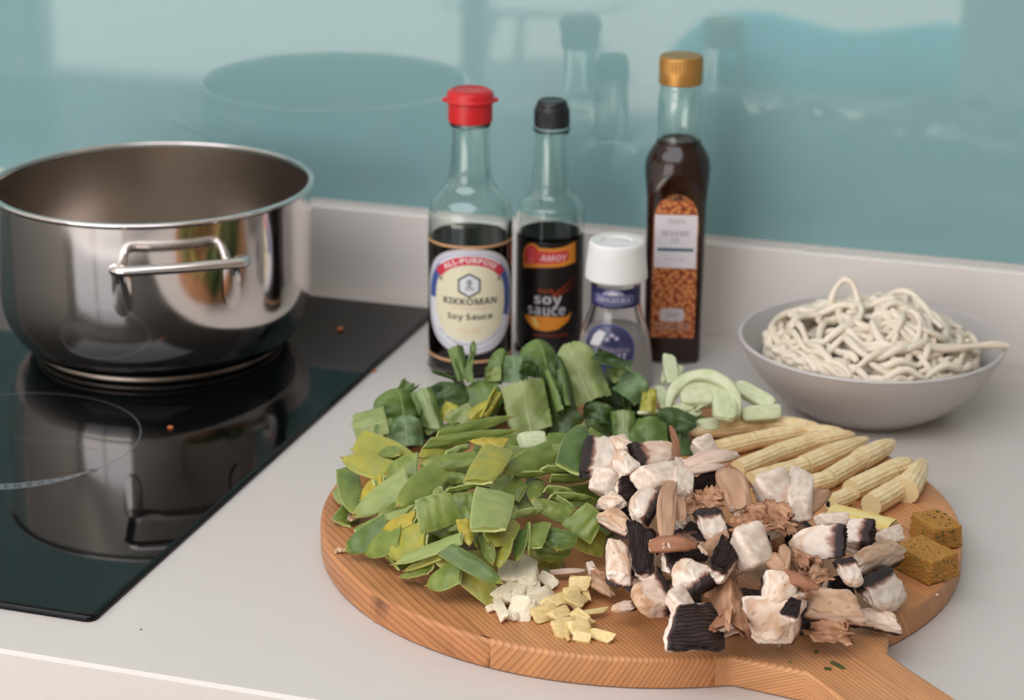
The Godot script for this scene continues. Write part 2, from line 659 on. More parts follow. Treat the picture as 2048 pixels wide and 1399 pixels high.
func build_board() -> void:
	var o := thing("chopping_board", "round honey coloured wooden chopping board with a handle, heaped with chopped vegetables", "chopping board", BOARD)
	o.rotation.y = -deg_to_rad(45.6)
	var outline := board_outline()
	if Geometry2D.is_polygon_clockwise(outline):
		outline.reverse()
	var cuts := [-0.3, -0.1350, -0.0410, 0.0605, 0.1600, 0.3]
	for k in 5:
		var lo: float = cuts[k]
		var hi: float = cuts[k + 1]
		var strip := PackedVector2Array([Vector2(-0.5, lo), Vector2(0.5, lo), Vector2(0.5, hi), Vector2(-0.5, hi)])
		for poly in Geometry2D.intersect_polygons(outline, strip):
			if Geometry2D.is_polygon_clockwise(poly):
				poly.reverse()
			part(o, "stave", stave(poly, lo, hi, k))


func stave(poly: PackedVector2Array, lo: float, hi: float, k: int) -> ArrayMesh:
	# long glue edges get points near their ends, so that the rounded rim does not run along the joint
	var at_joint := func(p: Vector2, q: Vector2) -> bool: return absf(p.y - q.y) < 1e-5 and (absf(p.y - lo) < 1e-5 or absf(p.y - hi) < 1e-5)
	var pts := PackedVector2Array()
	for i in poly.size():
		var p := poly[i]
		var q := poly[(i + 1) % poly.size()]
		if p.distance_to(q) < 1e-5:
			continue
		pts.append(p)
		if at_joint.call(p, q) and p.distance_to(q) > 0.03:
			var d := (q - p).normalized()
			for step in [0.0025, 0.006]:
				pts.append(p + d * step)
			pts.append(q - d * 0.006)
			pts.append(q - d * 0.0025)
	var n := pts.size()
	var joint: Array[bool] = []
	for i in n:
		joint.append(at_joint.call(pts[i], pts[(i + 1) % n]))
	var soft: Array[float] = []    # how round the edge is at each point
	var inward: Array[Vector2] = []
	for i in n:
		var before := joint[(i + n - 1) % n]
		var after := joint[i]
		var d0 := (pts[i] - pts[(i + n - 1) % n]).normalized()
		var d1 := (pts[(i + 1) % n] - pts[i]).normalized()
		var n0 := Vector2(-d0.y, d0.x)
		var n1 := Vector2(-d1.y, d1.x)
		var r0 := 0.0002 if before else 0.0026
		var r1 := 0.0002 if after else 0.0026
		soft.append(maxf(r0, r1))
		var det := n0.x * n1.y - n0.y * n1.x
		if absf(det) < 0.12:
			inward.append((n0 + n1).normalized() * (r0 + r1) / 2.0)
		else:
			inward.append(Vector2((r0 * n1.y - r1 * n0.y) / det, (n0.x * r1 - n1.x * r0) / det))
	var s := Shape.new()
	var lean: float = [0.9, -0.55, 1.4, 0.5, -1.1][k]
	var shift := 0.31 * k
	var fine: float = [6.0, 8.5, 8.0, 8.0, 4.6][k]
	var print_of := func(p: Vector3) -> Vector2: return Vector2(p.x * 1.6 + shift, (p.z + lean * (p.y - BOARD_H)) * fine + shift * 1.7)
	var levels: Array[PackedVector3Array] = []
	for q in 12:
		var ring := PackedVector3Array()
		for i in n:
			var up: bool = q >= 6
			var a := PI / 2 * ((q - 6) / 5.0 if up else (5 - q) / 5.0)
			var inset := inward[i] * (1.0 - cos(a))
			var y: float = (BOARD_H - soft[i] * (1.0 - sin(a))) if up else soft[i] * (1.0 - sin(a)) * 0.6
			ring.append(Vector3(pts[i].x + inset.x, y, pts[i].y + inset.y))
		levels.append(ring)
	var at := func(a: float, b: float) -> Vector3: return levels[int(round(b * 11))][int(round(a * n)) % n]
	# two dark knots in the rim at the front left, as the photograph shows them
	var knots := [[STAINS[0], 0.0085], [STAINS[1], 0.0070], [STAINS[2], 0.0055]]
	var blot := noise_of(0.004, 77, 3)
	var to_board := Basis(Vector3.UP, deg_to_rad(45.6))
	var wear := func(p: Vector3) -> Color:
		var dark := 0.0
		for spot in knots:
			var q: Vector3 = to_board * (spot[0] * MM - BOARD)
			dark = maxf(dark, smoothstep(1.0, 0.45, q.distance_to(p) / spot[1] + 0.9 * blot.get_noise_3dv(p)))
		return Color.WHITE.lerp(Color(0.16, 0.14, 0.15), dark * 0.85)
	s.grid(n, 11, func(a: float, b: float) -> Vector3: return at.call(1.0 - a, b), false, func(a: float, b: float) -> Color: return wear.call(at.call(1.0 - a, b)), func(a: float, b: float) -> Vector2: return print_of.call(at.call(1.0 - a, b)))
	for top in [true, false]:
		var ring := levels[11 if top else 0]
		var flat := PackedVector2Array()
		for p in ring:
			flat.append(Vector2(p.x, p.z))
		var first := s.v.size()
		for p in ring:
			s.vert(p, print_of.call(p))
		var tris := Geometry2D.triangulate_polygon(flat)
		if tris.is_empty():
			tris = Geometry2D.triangulate_polygon(pts)
		for t in range(0, tris.size(), 3):
			var a := tris[t]
			var b := tris[t + 1]
			var c := tris[t + 2]
			var clockwise := (flat[b] - flat[a]).cross(flat[c] - flat[a]) > 0.0   # seen from above with z down the page
			if clockwise == top:
				s.tri(first + a, first + c, first + b)
			else:
				s.tri(first + a, first + b, first + c)
	return s.mesh(wood(k))


func wood(k: int) -> Material:
	var m := look("honey pine %d" % k, [rgb8(255, 246, 236), rgb8(248, 240, 230), rgb8(255, 250, 244), rgb8(250, 238, 224), rgb8(238, 222, 208)][k], 0.42)
	m.albedo_texture = wood_print()
	m.vertex_color_use_as_albedo = true
	m.heightmap_enabled = false
	return m


func wood_print() -> Texture2D:
	if shared.has("wood print"):
		return shared["wood print"]
	var im := Image.create(1024, 1024, false, Image.FORMAT_RGB8)
	var slow := noise_of(300.0, 21, 2)
	var fine := noise_of(3.0, 22, 2)
	var blot := noise_of(120.0, 23, 3)
	var early := rgb8(206, 152, 104)
	var late := rgb8(150, 94, 60)
	for y in 1024:
		for x in 1024:
			var t := TAU * x / 1024.0
			var bend := slow.get_noise_3d(cos(t) * 50.0, sin(t) * 50.0, y * 0.5) * 26.0
			var ring := fposmod((y + bend) / 1024.0 * 46.0, 1.0)
			var dark := pow(ring, 3.0) * smoothstep(1.0, 0.93, ring)
			var streak := fine.get_noise_3d(cos(t) * 6.0, sin(t) * 6.0, y * 1.0)
			var col := early.lerp(late, clampf(dark * 0.85 + streak * 0.12, 0.0, 1.0))
			var patch := 1.0 + 0.10 * blot.get_noise_3d(cos(t) * 160.0, sin(t) * 160.0, y * 1.0)
			im.set_pixel(x, y, Color(col.r * patch, col.g * patch, col.b * patch))
	shared["wood print"] = ImageTexture.create_from_image(im)
	return shared["wood print"]


# ---------------------------------------------------------------- bowl
const BOWL := Vector3(-0.2092, 0.0, 0.1236)


func build_bowl() -> void:
	var clay := look("pale grey stoneware", rgb8(200, 193, 190), 0.32)
	var o := thing("serving_bowl", "pale grey ceramic bowl full of noodles at the right of the worktop", "bowl", BOWL)
	var s := Shape.new()
	s.lathe(PackedVector2Array([Vector2(0.0005, 0.003), Vector2(0.040, 0.003), Vector2(0.0425, 0.0), Vector2(0.0465, 0.0)]), 96)
	part(o, "foot", s.mesh(clay))
	s = Shape.new()
	s.lathe(spline2([Vector2(0.0465, 0.0), Vector2(0.0500, 0.0028), Vector2(0.0640, 0.0120), Vector2(0.0790, 0.0265), Vector2(0.0890, 0.0410), Vector2(0.0945, 0.0530)], 6), 96)
	part(o, "wall", s.mesh(clay))
	s = Shape.new()
	s.lathe(arc2(Vector2(0.0929, 0.0532), 0.0016, 0.0, 180.0, 8), 96)
	part(o, "rim", s.mesh(clay))
	s = Shape.new()
	s.lathe(spline2([Vector2(0.0913, 0.0532), Vector2(0.0855, 0.0415), Vector2(0.0760, 0.0285), Vector2(0.0615, 0.0155), Vector2(0.0440, 0.0085), Vector2(0.0005, 0.0070)], 6), 96)
	part(o, "inside", s.mesh(clay))


# ---------------------------------------------------------------- bottles
# Prints are laid out in millimetres on the front of a bottle: x along the surface, y the height above the worktop.
func round_front(radius: float) -> Callable:
	return func(p: Vector2, lift: float) -> Vector3:
		var a := p.x * 0.001 / radius
		return Vector3(sin(a) * (radius + lift), p.y * 0.001, cos(a) * (radius + lift))


func print_poly(s: Shape, poly: PackedVector2Array, on: Callable, lift: float, color: Color) -> void:
	s.tint = color
	var lo := poly[0]
	var hi := poly[0]
	for p in poly:
		lo = lo.min(p)
		hi = hi.max(p)
	var x := lo.x
	while x < hi.x:
		var strip := PackedVector2Array([Vector2(x, lo.y - 1), Vector2(x + 2.0, lo.y - 1), Vector2(x + 2.0, hi.y + 1), Vector2(x, hi.y + 1)])
		for piece in Geometry2D.intersect_polygons(poly, strip):
			var tris := Geometry2D.triangulate_polygon(piece)
			var first := s.v.size()
			for p in piece:
				s.vert(on.call(p, lift), p * 0.02)
			for t in range(0, tris.size(), 3):
				var ccw := (piece[tris[t + 1]] - piece[tris[t]]).cross(piece[tris[t + 2]] - piece[tris[t]]) > 0.0
				s.tri(first + tris[t], first + tris[t + 1 if ccw else t + 2], first + tris[t + 2 if ccw else t + 1])
		x += 2.0
	s.tint = Color.WHITE


# words stretched to fill a box; bend(p) may move the points afterwards
func print_words(s: Shape, words: String, middle: Vector2, size: Vector2, on: Callable, lift: float, color: Color, bold := true, serif := false, slant := 0.0, bend = null) -> void:
	var t := TextMesh.new()
	var font := SystemFont.new()
	font.font_names = PackedStringArray(["Droid Serif" if serif else "Droid Sans"])
	font.font_weight = 700 if bold else 400
	t.font = font
	t.text = words
	t.font_size = 48
	t.pixel_size = 0.02
	t.depth = 1.0
	t.curve_step = 2.0
	var arrays := t.get_mesh_arrays()
	var v: PackedVector3Array = arrays[Mesh.ARRAY_VERTEX]
	var idx: PackedInt32Array = arrays[Mesh.ARRAY_INDEX] if arrays[Mesh.ARRAY_INDEX] != null else PackedInt32Array(range(v.size()))
	var lo := Vector2(INF, INF)
	var hi := -lo
	for p in v:
		lo = lo.min(Vector2(p.x, p.y))
		hi = hi.max(Vector2(p.x, p.y))
	s.tint = color
	for k in range(0, idx.size(), 3):
		if v[idx[k]].z < 0.2 or v[idx[k + 1]].z < 0.2 or v[idx[k + 2]].z < 0.2:
			continue
		var q: Array[Vector2] = []
		for j in 3:
			var p := Vector2(v[idx[k + j]].x, v[idx[k + j]].y)
			p = middle + ((p - lo) / (hi - lo) - Vector2(0.5, 0.5)) * size
			p.x += (p.y - middle.y) * slant
			q.append(bend.call(p) if bend != null else p)
		var first := s.v.size()
		for p in q:
			s.vert(on.call(p, lift))
		if (q[1] - q[0]).cross(q[2] - q[0]) > 0.0:
			s.tri(first, first + 1, first + 2)
		else:
			s.tri(first, first + 2, first + 1)
	s.tint = Color.WHITE


func oval(middle: Vector2, half: Vector2, e := 2.0, n := 72, from := 0.0, to := 360.0) -> PackedVector2Array:
	var out := PackedVector2Array()
	var whole := to - from >= 360.0
	for i in (n if whole else n + 1):
		var a := deg_to_rad(lerpf(from, to, float(i) / n))
		out.append(middle + Vector2(signf(cos(a)) * pow(absf(cos(a)), 2.0 / e) * half.x, signf(sin(a)) * pow(absf(sin(a)), 2.0 / e) * half.y))
	return out


func arch(middle: Vector2, outer: Vector2, inner: Vector2, from: float, to: float) -> PackedVector2Array:
	var out := oval(middle, outer, 2.0, 24, from, to)
	var back := oval(middle, inner, 2.0, 24, from, to)
	back.reverse()
	out.append_array(back)
	return out


func ring_words(middle: Vector2, r: float, upside := false) -> Callable:
	return func(p: Vector2) -> Vector2:
		var a := p.x / r
		var d := p.y - middle.y
		return middle + Vector2(sin(a), cos(a)) * (r + d) if not upside else middle + Vector2(sin(a), -cos(a)) * (r - d)


# a hollow glass vessel: outer profile from the bottom centre up to the mouth, then the same inset back down
func vessel(outer: PackedVector2Array, thick: float, floor_thick: float, sides := 72, square = null) -> Shape:
	var s := Shape.new()
	var all := PackedVector2Array([Vector2(0.0002, 0.0)])
	all.append_array(outer)
	var inner := PackedVector2Array()
	for i in range(outer.size() - 1, -1, -1):
		var d := (outer[mini(i + 1, outer.size() - 1)] - outer[maxi(i - 1, 0)]).normalized()
		var p := outer[i] + Vector2(-d.y, d.x) * thick
		if p.y > floor_thick and p.x > 0.002:
			inner.append(p)
	all.append_array(inner)
	all.append(Vector2(inner[-1].x * 0.9, floor_thick))
	all.append(Vector2(0.0002, floor_thick))
	s.lathe(all, sides, square)
	return s


# the filling: a solid just inside the glass, up to a level
func filling(outer: PackedVector2Array, inset: float, level: float, sides := 72, square = null) -> Shape:
	var s := Shape.new()
	var all := PackedVector2Array([Vector2(0.0002, 0.0016)])
	for i in outer.size():
		var d := (outer[mini(i + 1, outer.size() - 1)] - outer[maxi(i - 1, 0)]).normalized()
		var p := outer[i] + Vector2(-d.y, d.x) * inset
		if p.y > 0.0016 and p.y < level:
			all.append(p)
	var last := all[-1]
	all.append(Vector2(last.x, level))
	all.append(Vector2(last.x - 0.0008, level - 0.0004))
	all.append(Vector2(0.0002, level - 0.0004))
	s.lathe(all, sides, square)
	return s


func glass_look(key: String, color: Color) -> StandardMaterial3D:
	var m := look(key, color, 0.0)
	m.refraction_enabled = true
	m.refraction_scale = 0.05
	m.albedo_color.a = 0.0
	return m


func ribbed(s: Shape, profile: PackedVector2Array, ribs: int, deep: float, lo: float, hi: float) -> void:
	var n := ribs * 6
	s.grid(n, profile.size() - 1, func(a: float, b: float) -> Vector3:
		var p: Vector2 = profile[int(round(b * (profile.size() - 1)))]
		var inside := smoothstep(lo, lo + 0.0012, p.y) * smoothstep(hi, hi - 0.0012, p.y)
		var r := p.x - deep * inside * (0.5 + 0.5 * cos(TAU * a * ribs))
		return Vector3(cos(-TAU * a) * r, p.y, sin(-TAU * a) * r), true)


func build_bottles() -> void:
	look("soy sauce", rgb8(14, 8, 6), 0.3).metallic_specular = 0.1
	look("dark sesame oil", rgb8(58, 22, 16), 0.3).metallic_specular = 0.15
	soy_bottle()
	slim_bottle()
	salt_grinder()
	oil_bottle()


func soy_bottle() -> void:
	var o := thing("sauce_bottle", "clear glass soy sauce bottle with red flip cap and cream oval label", "bottle", Vector3(-0.5086, 0.0, 0.1296), "bottles by the splashback")
	o.rotation.y = deg_to_rad(18.6)
	var outer := PackedVector2Array([Vector2(0.0270, 0.0)])
	outer.append_array(spline2([Vector2(0.0290, 0.0004), Vector2(0.0308, 0.0022), Vector2(0.0313, 0.0060), Vector2(0.0313, 0.0400), Vector2(0.0313, 0.0800), Vector2(0.0313, 0.1100), Vector2(0.0310, 0.1190), Vector2(0.0292, 0.1272), Vector2(0.0250, 0.1338), Vector2(0.0196, 0.1400), Vector2(0.0164, 0.1462), Vector2(0.0149, 0.1560), Vector2(0.0140, 0.1700), Vector2(0.0138, 0.1840), Vector2(0.0150, 0.1862), Vector2(0.0150, 0.1880), Vector2(0.0136, 0.1894), Vector2(0.0134, 0.1990)], 5))
	part(o, "glass", vessel(outer, 0.0022, 0.004).mesh(glass_look("green tinged glass", Color(0.965, 0.99, 0.98))))
	part(o, "soy_sauce", filling(outer, 0.0014, 0.1030).mesh(look("soy sauce", rgb8(20, 11, 8), 0.08)))
	var red := look("red plastic", rgb8(205, 26, 34), 0.32)
	var s := Shape.new()
	s.lathe(PackedVector2Array([Vector2(0.0140, 0.1888), Vector2(0.0158, 0.1890), Vector2(0.0162, 0.1898), Vector2(0.0162, 0.2030), Vector2(0.0158, 0.2034), Vector2(0.001, 0.2035)]), 64)
	var cap := part(o, "cap", s.mesh(red))
	s = Shape.new()
	s.lathe(spline2([Vector2(0.0150, 0.2036), Vector2(0.0178, 0.2037), Vector2(0.0184, 0.2046), Vector2(0.0181, 0.2058), Vector2(0.0174, 0.2066), Vector2(0.0170, 0.2090), Vector2(0.0160, 0.2112), Vector2(0.0136, 0.2124), Vector2(0.0126, 0.2127), Vector2(0.0120, 0.2122), Vector2(0.0001, 0.2122)], 4), 64)
	for side in [-1.0, 1.0]:
		s.box(Vector3(side * 0.0185 - 0.0018, 0.2036, -0.003), Vector3(side * 0.0185 + 0.0018, 0.2062, 0.003), 0.0006)
	part(cap, "flip_lid", s.mesh(red))
	var tan_ring := look("tan label edge", rgb8(196, 150, 108), 0.5)
	for y in [0.1022, 0.0140]:
		s = Shape.new()
		s.lathe(PackedVector2Array([Vector2(0.03135, y - 0.0011), Vector2(0.03150, y - 0.0009), Vector2(0.03150, y + 0.0009), Vector2(0.03135, y + 0.0011)]), 96)
		part(o, "label_edge", s.mesh(tan_ring))
	var on := round_front(0.0313)
	var ink := look("label print", Color.WHITE, 0.42, 0.0, true)
	s = Shape.new()
	var mid := Vector2(0, 60.5)
	print_poly(s, oval(mid, Vector2(40, 40.6), 2.25), on, 0.00012, lin(196, 192, 198))
	print_poly(s, oval(mid, Vector2(37.6, 38.4), 2.25), on, 0.00020, lin(222, 218, 220))
	print_poly(s, oval(mid, Vector2(36.8, 37.2), 2.25), on, 0.00026, lin(164, 172, 204))
	print_poly(s, oval(mid, Vector2(36.0, 36.2), 2.2), on, 0.00032, lin(226, 224, 228))
	for side in [0, 1]:
		print_poly(s, arch(mid, Vector2(36.4, 37.0), Vector2(28.5, 28.5), -24.0 + 204.0 * side, 48.0 + 84.0 * side), on, 0.00038, lin(72, 92, 156))
	print_poly(s, oval(mid, Vector2(28.8, 30.0), 2.3), on, 0.00044, lin(228, 220, 190))
	print_poly(s, arch(mid, Vector2(30.6, 31.5), Vector2(27.2, 28.4), 60.0, 120.0), on, 0.00048, lin(228, 222, 220))
	print_poly(s, arch(mid + Vector2(0, 2), Vector2(35.0, 33.2), Vector2(28.2, 26.6), 36.0, 144.0), on, 0.00052, lin(206, 58, 76))
	for side in [-1.0, 1.0]:
		print_poly(s, oval(mid + Vector2(side * 23.2, 16.2), Vector2(1.7, 1.7)), on, 0.00054, lin(150, 138, 116))
	var hex := PackedVector2Array()
	var hex_in := PackedVector2Array()
	for i in 6:
		var d := Vector2(sin(TAU * i / 6), cos(TAU * i / 6))
		hex.append(Vector2(-0.6, 73.4) + d * 9.6)
		hex_in.append(Vector2(-0.6, 73.4) + d * 8.0)
	print_poly(s, hex, on, 0.00050, lin(48, 66, 62))
	print_poly(s, hex_in, on, 0.00056, lin(222, 222, 228))
	part(o, "label", s.mesh(ink), "cream and blue oval paper label with a red band")
	s = Shape.new()
	for stroke in [[-1.9, 4.0, 1.9, 4.6], [-2.4, 1.6, 2.4, 2.2], [-0.35, -3.6, 0.35, 4.4], [-2.0, -0.9, 2.0, -0.3], [-2.6, -3.6, -1.9, -1.2], [1.9, -3.6, 2.6, -1.2], [-1.5, 2.4, -0.9, 3.6], [0.9, 2.4, 1.5, 3.6]]:
		var a := Vector2(-0.6, 73.2)
		print_poly(s, PackedVector2Array([a + Vector2(stroke[0], stroke[1]), a + Vector2(stroke[2], stroke[1]), a + Vector2(stroke[2], stroke[3]), a + Vector2(stroke[0], stroke[3])]), on, 0.00062, lin(52, 60, 66))
	print_words(s, "ALL-PURPOSE", mid + Vector2(0, 32.2), Vector2(44, 4.0), on, 0.00060, lin(240, 226, 224), true, false, 0.0, ring_words(mid + Vector2(0, 32.2) - Vector2(0, 30.2), 30.2) if false else func(p: Vector2) -> Vector2:
		var a := p.x / 32.0
		var r := p.y - (mid.y + 2.0)
		return mid + Vector2(0, 2.0) + Vector2(sin(a) * r * 1.05, cos(a) * r))
	print_words(s, "KIKKOMAN", Vector2(0, 61.0), Vector2(41, 5.0), on, 0.00060, lin(60, 58, 56), true)
	print_words(s, "NATURALLY BREWED", Vector2(0, 55.8), Vector2(27, 1.8), on, 0.00060, lin(222, 178, 156), false)
	print_words(s, "Soy Sauce", Vector2(0, 48.6), Vector2(34, 6.0), on, 0.00060, lin(66, 64, 58), true)
	print_words(s, "250 ML", Vector2(0, 38.6), Vector2(19, 4.0), on, 0.00060, lin(232, 188, 156), false)
	print_words(s, "ALL PURPOSE SEASONING", Vector2(0, mid.y - 33.0), Vector2(56, 2.2), on, 0.00060, lin(140, 140, 150), false, false, 0.0, func(p: Vector2) -> Vector2:
		var a := p.x / 33.0
		var r := 33.0 - (p.y - (mid.y - 33.0))
		return mid + Vector2(sin(a) * r, -cos(a) * r))
	part(o, "lettering", s.mesh(ink))


func slim_bottle() -> void:
	var o := thing("sauce_bottle", "slim clear glass soy sauce bottle with black cap and black printed label", "bottle", Vector3(-0.4641, 0.0, 0.0707), "bottles by the splashback")
	o.rotation.y = deg_to_rad(16.5)
	var outer := PackedVector2Array([Vector2(0.0220, 0.0)])
	outer.append_array(spline2([Vector2(0.0238, 0.0004), Vector2(0.0252, 0.0020), Vector2(0.0255, 0.0060), Vector2(0.0255, 0.0500), Vector2(0.0255, 0.1000), Vector2(0.0256, 0.1080), Vector2(0.0254, 0.1120), Vector2(0.0236, 0.1162), Vector2(0.0200, 0.1200), Vector2(0.0168, 0.1240), Vector2(0.0150, 0.1300), Vector2(0.0141, 0.1400), Vector2(0.0133, 0.1550), Vector2(0.0128, 0.1700), Vector2(0.0136, 0.1715), Vector2(0.0136, 0.1735), Vector2(0.0124, 0.1750), Vector2(0.0122, 0.1840)], 5))
	part(o, "glass", vessel(outer, 0.0020, 0.004).mesh(glass_look("green tinged glass", Color.WHITE)))
	part(o, "soy_sauce", filling(outer, 0.0013, 0.0945).mesh(look("soy sauce", Color.BLACK)))
	var black := look("black plastic", rgb8(26, 27, 33), 0.3)
	var s := Shape.new()
	var profile := PackedVector2Array([Vector2(0.0120, 0.1752), Vector2(0.0131, 0.1754), Vector2(0.0134, 0.1760)])
	for i in 8:
		profile.append(Vector2(0.0134, 0.1770 + 0.0014 * i))
	profile.append_array(PackedVector2Array([Vector2(0.0133, 0.1884), Vector2(0.0127, 0.1900), Vector2(0.0119, 0.1908)]))
	ribbed(s, profile, 44, 0.00035, 0.1765, 0.1885)
	part(o, "cap", s.mesh(black))
	s = Shape.new()
	s.lathe(PackedVector2Array([Vector2(0.0119, 0.1908), Vector2(0.0115, 0.1926), Vector2(0.0108, 0.1944), Vector2(0.0098, 0.1952), Vector2(0.0090, 0.1953), Vector2(0.0086, 0.1948), Vector2(0.0001, 0.1948)]), 48)
	part(o, "cap_top", s.mesh(black))
	var on := round_front(0.0255)
	var ink := look("label print", Color.WHITE)
	s = Shape.new()
	print_poly(s, PackedVector2Array([Vector2(-40, 12), Vector2(40, 12), Vector2(40, 92), Vector2(-40, 92)]), on, 0.00010, lin(24, 21, 21))
	print_poly(s, PackedVector2Array([Vector2(-23.3, 69.8), Vector2(-23.3, 82.3), Vector2(-19.2, 88.1), Vector2(-14.4, 90.5), Vector2(-10.9, 89.7), Vector2(-8.2, 87.6), Vector2(1.9, 87.3), Vector2(11.0, 88.3), Vector2(21.1, 91.3), Vector2(21.5, 74.8), Vector2(9.6, 73.0), Vector2(-8.2, 72.2)]), on, 0.00022, lin(226, 142, 50))
	print_poly(s, PackedVector2Array([Vector2(-21.4, 73.2), Vector2(-21.7, 82.6), Vector2(-18.2, 87.3), Vector2(-14.4, 89.2), Vector2(-11.6, 88.3), Vector2(-9.2, 85.3), Vector2(1.9, 84.7), Vector2(11.0, 85.4), Vector2(15.0, 84.6), Vector2(14.4, 77.8), Vector2(8.3, 76.1), Vector2(-8.2, 75.1)]), on, 0.00030, lin(210, 66, 62))
	print_poly(s, PackedVector2Array([Vector2(25.1, 66.7), Vector2(1.9, 51.5), Vector2(0.7, 48.9), Vector2(4.4, 51.4)]), on, 0.00046, lin(158, 62, 30))
	print_poly(s, PackedVector2Array([Vector2(24.6, 59.6), Vector2(4.4, 50.7), Vector2(3.8, 48.8), Vector2(11.0, 52.2)]), on, 0.00046, lin(146, 56, 28))
	print_poly(s, PackedVector2Array([Vector2(-21.4, 32.7), Vector2(-3.1, 33.8), Vector2(13.8, 33.0), Vector2(18.4, 36.2), Vector2(15.3, 29.2), Vector2(7.0, 23.6), Vector2(-1.8, 21.9), Vector2(-10.9, 22.6), Vector2(-17.5, 27.5)]), on, 0.00024, lin(226, 140, 44))
	print_poly(s, PackedVector2Array([Vector2(-15.0, 32.0), Vector2(-10.5, 32.4), Vector2(-7.5, 24.5), Vector2(-12.0, 25.6)]), on, 0.00032, lin(236, 196, 110))
	print_poly(s, oval(Vector2(-15.0, 80.5), Vector2(3.0, 6.6)), on, 0.00036, lin(222, 96, 100))
	part(o, "label", s.mesh(ink), "black label with a red and orange banner and an orange bowl")
	s = Shape.new()
	for roof in [[86.4, 2.6], [83.6, 3.6], [80.6, 4.4]]:
		print_poly(s, PackedVector2Array([Vector2(-15.0 - roof[1], roof[0] - 0.9), Vector2(-15.0 + roof[1], roof[0] - 0.9), Vector2(-15.0, roof[0] + 0.9)]), on, 0.00042, lin(200, 52, 60))
	print_words(s, "AMOY", Vector2(2.8, 79.8), Vector2(20, 4.8), on, 0.00042, lin(232, 196, 200), true, false, 0.2)
	print_words(s, "dark", Vector2(-2.8, 54.2), Vector2(12.0, 3.8), on, 0.00042, lin(164, 58, 30), true)
	print_words(s, "soy", Vector2(-1.2, 45.2), Vector2(21.5, 9.0), on, 0.00036, lin(196, 192, 196), true)
	print_words(s, "sauce", Vector2(-2.4, 37.6), Vector2(29.5, 6.6), on, 0.00036, lin(186, 182, 188), true)
	for k in 13:
		print_poly(s, PackedVector2Array([Vector2(-12.0 + 2.1 * k, 17.4), Vector2(-10.6 + 2.1 * k, 17.4), Vector2(-10.6 + 2.1 * k, 19.4), Vector2(-12.0 + 2.1 * k, 19.4)]), on, 0.00036, lin(124, 44, 28))
	part(o, "lettering", s.mesh(ink))


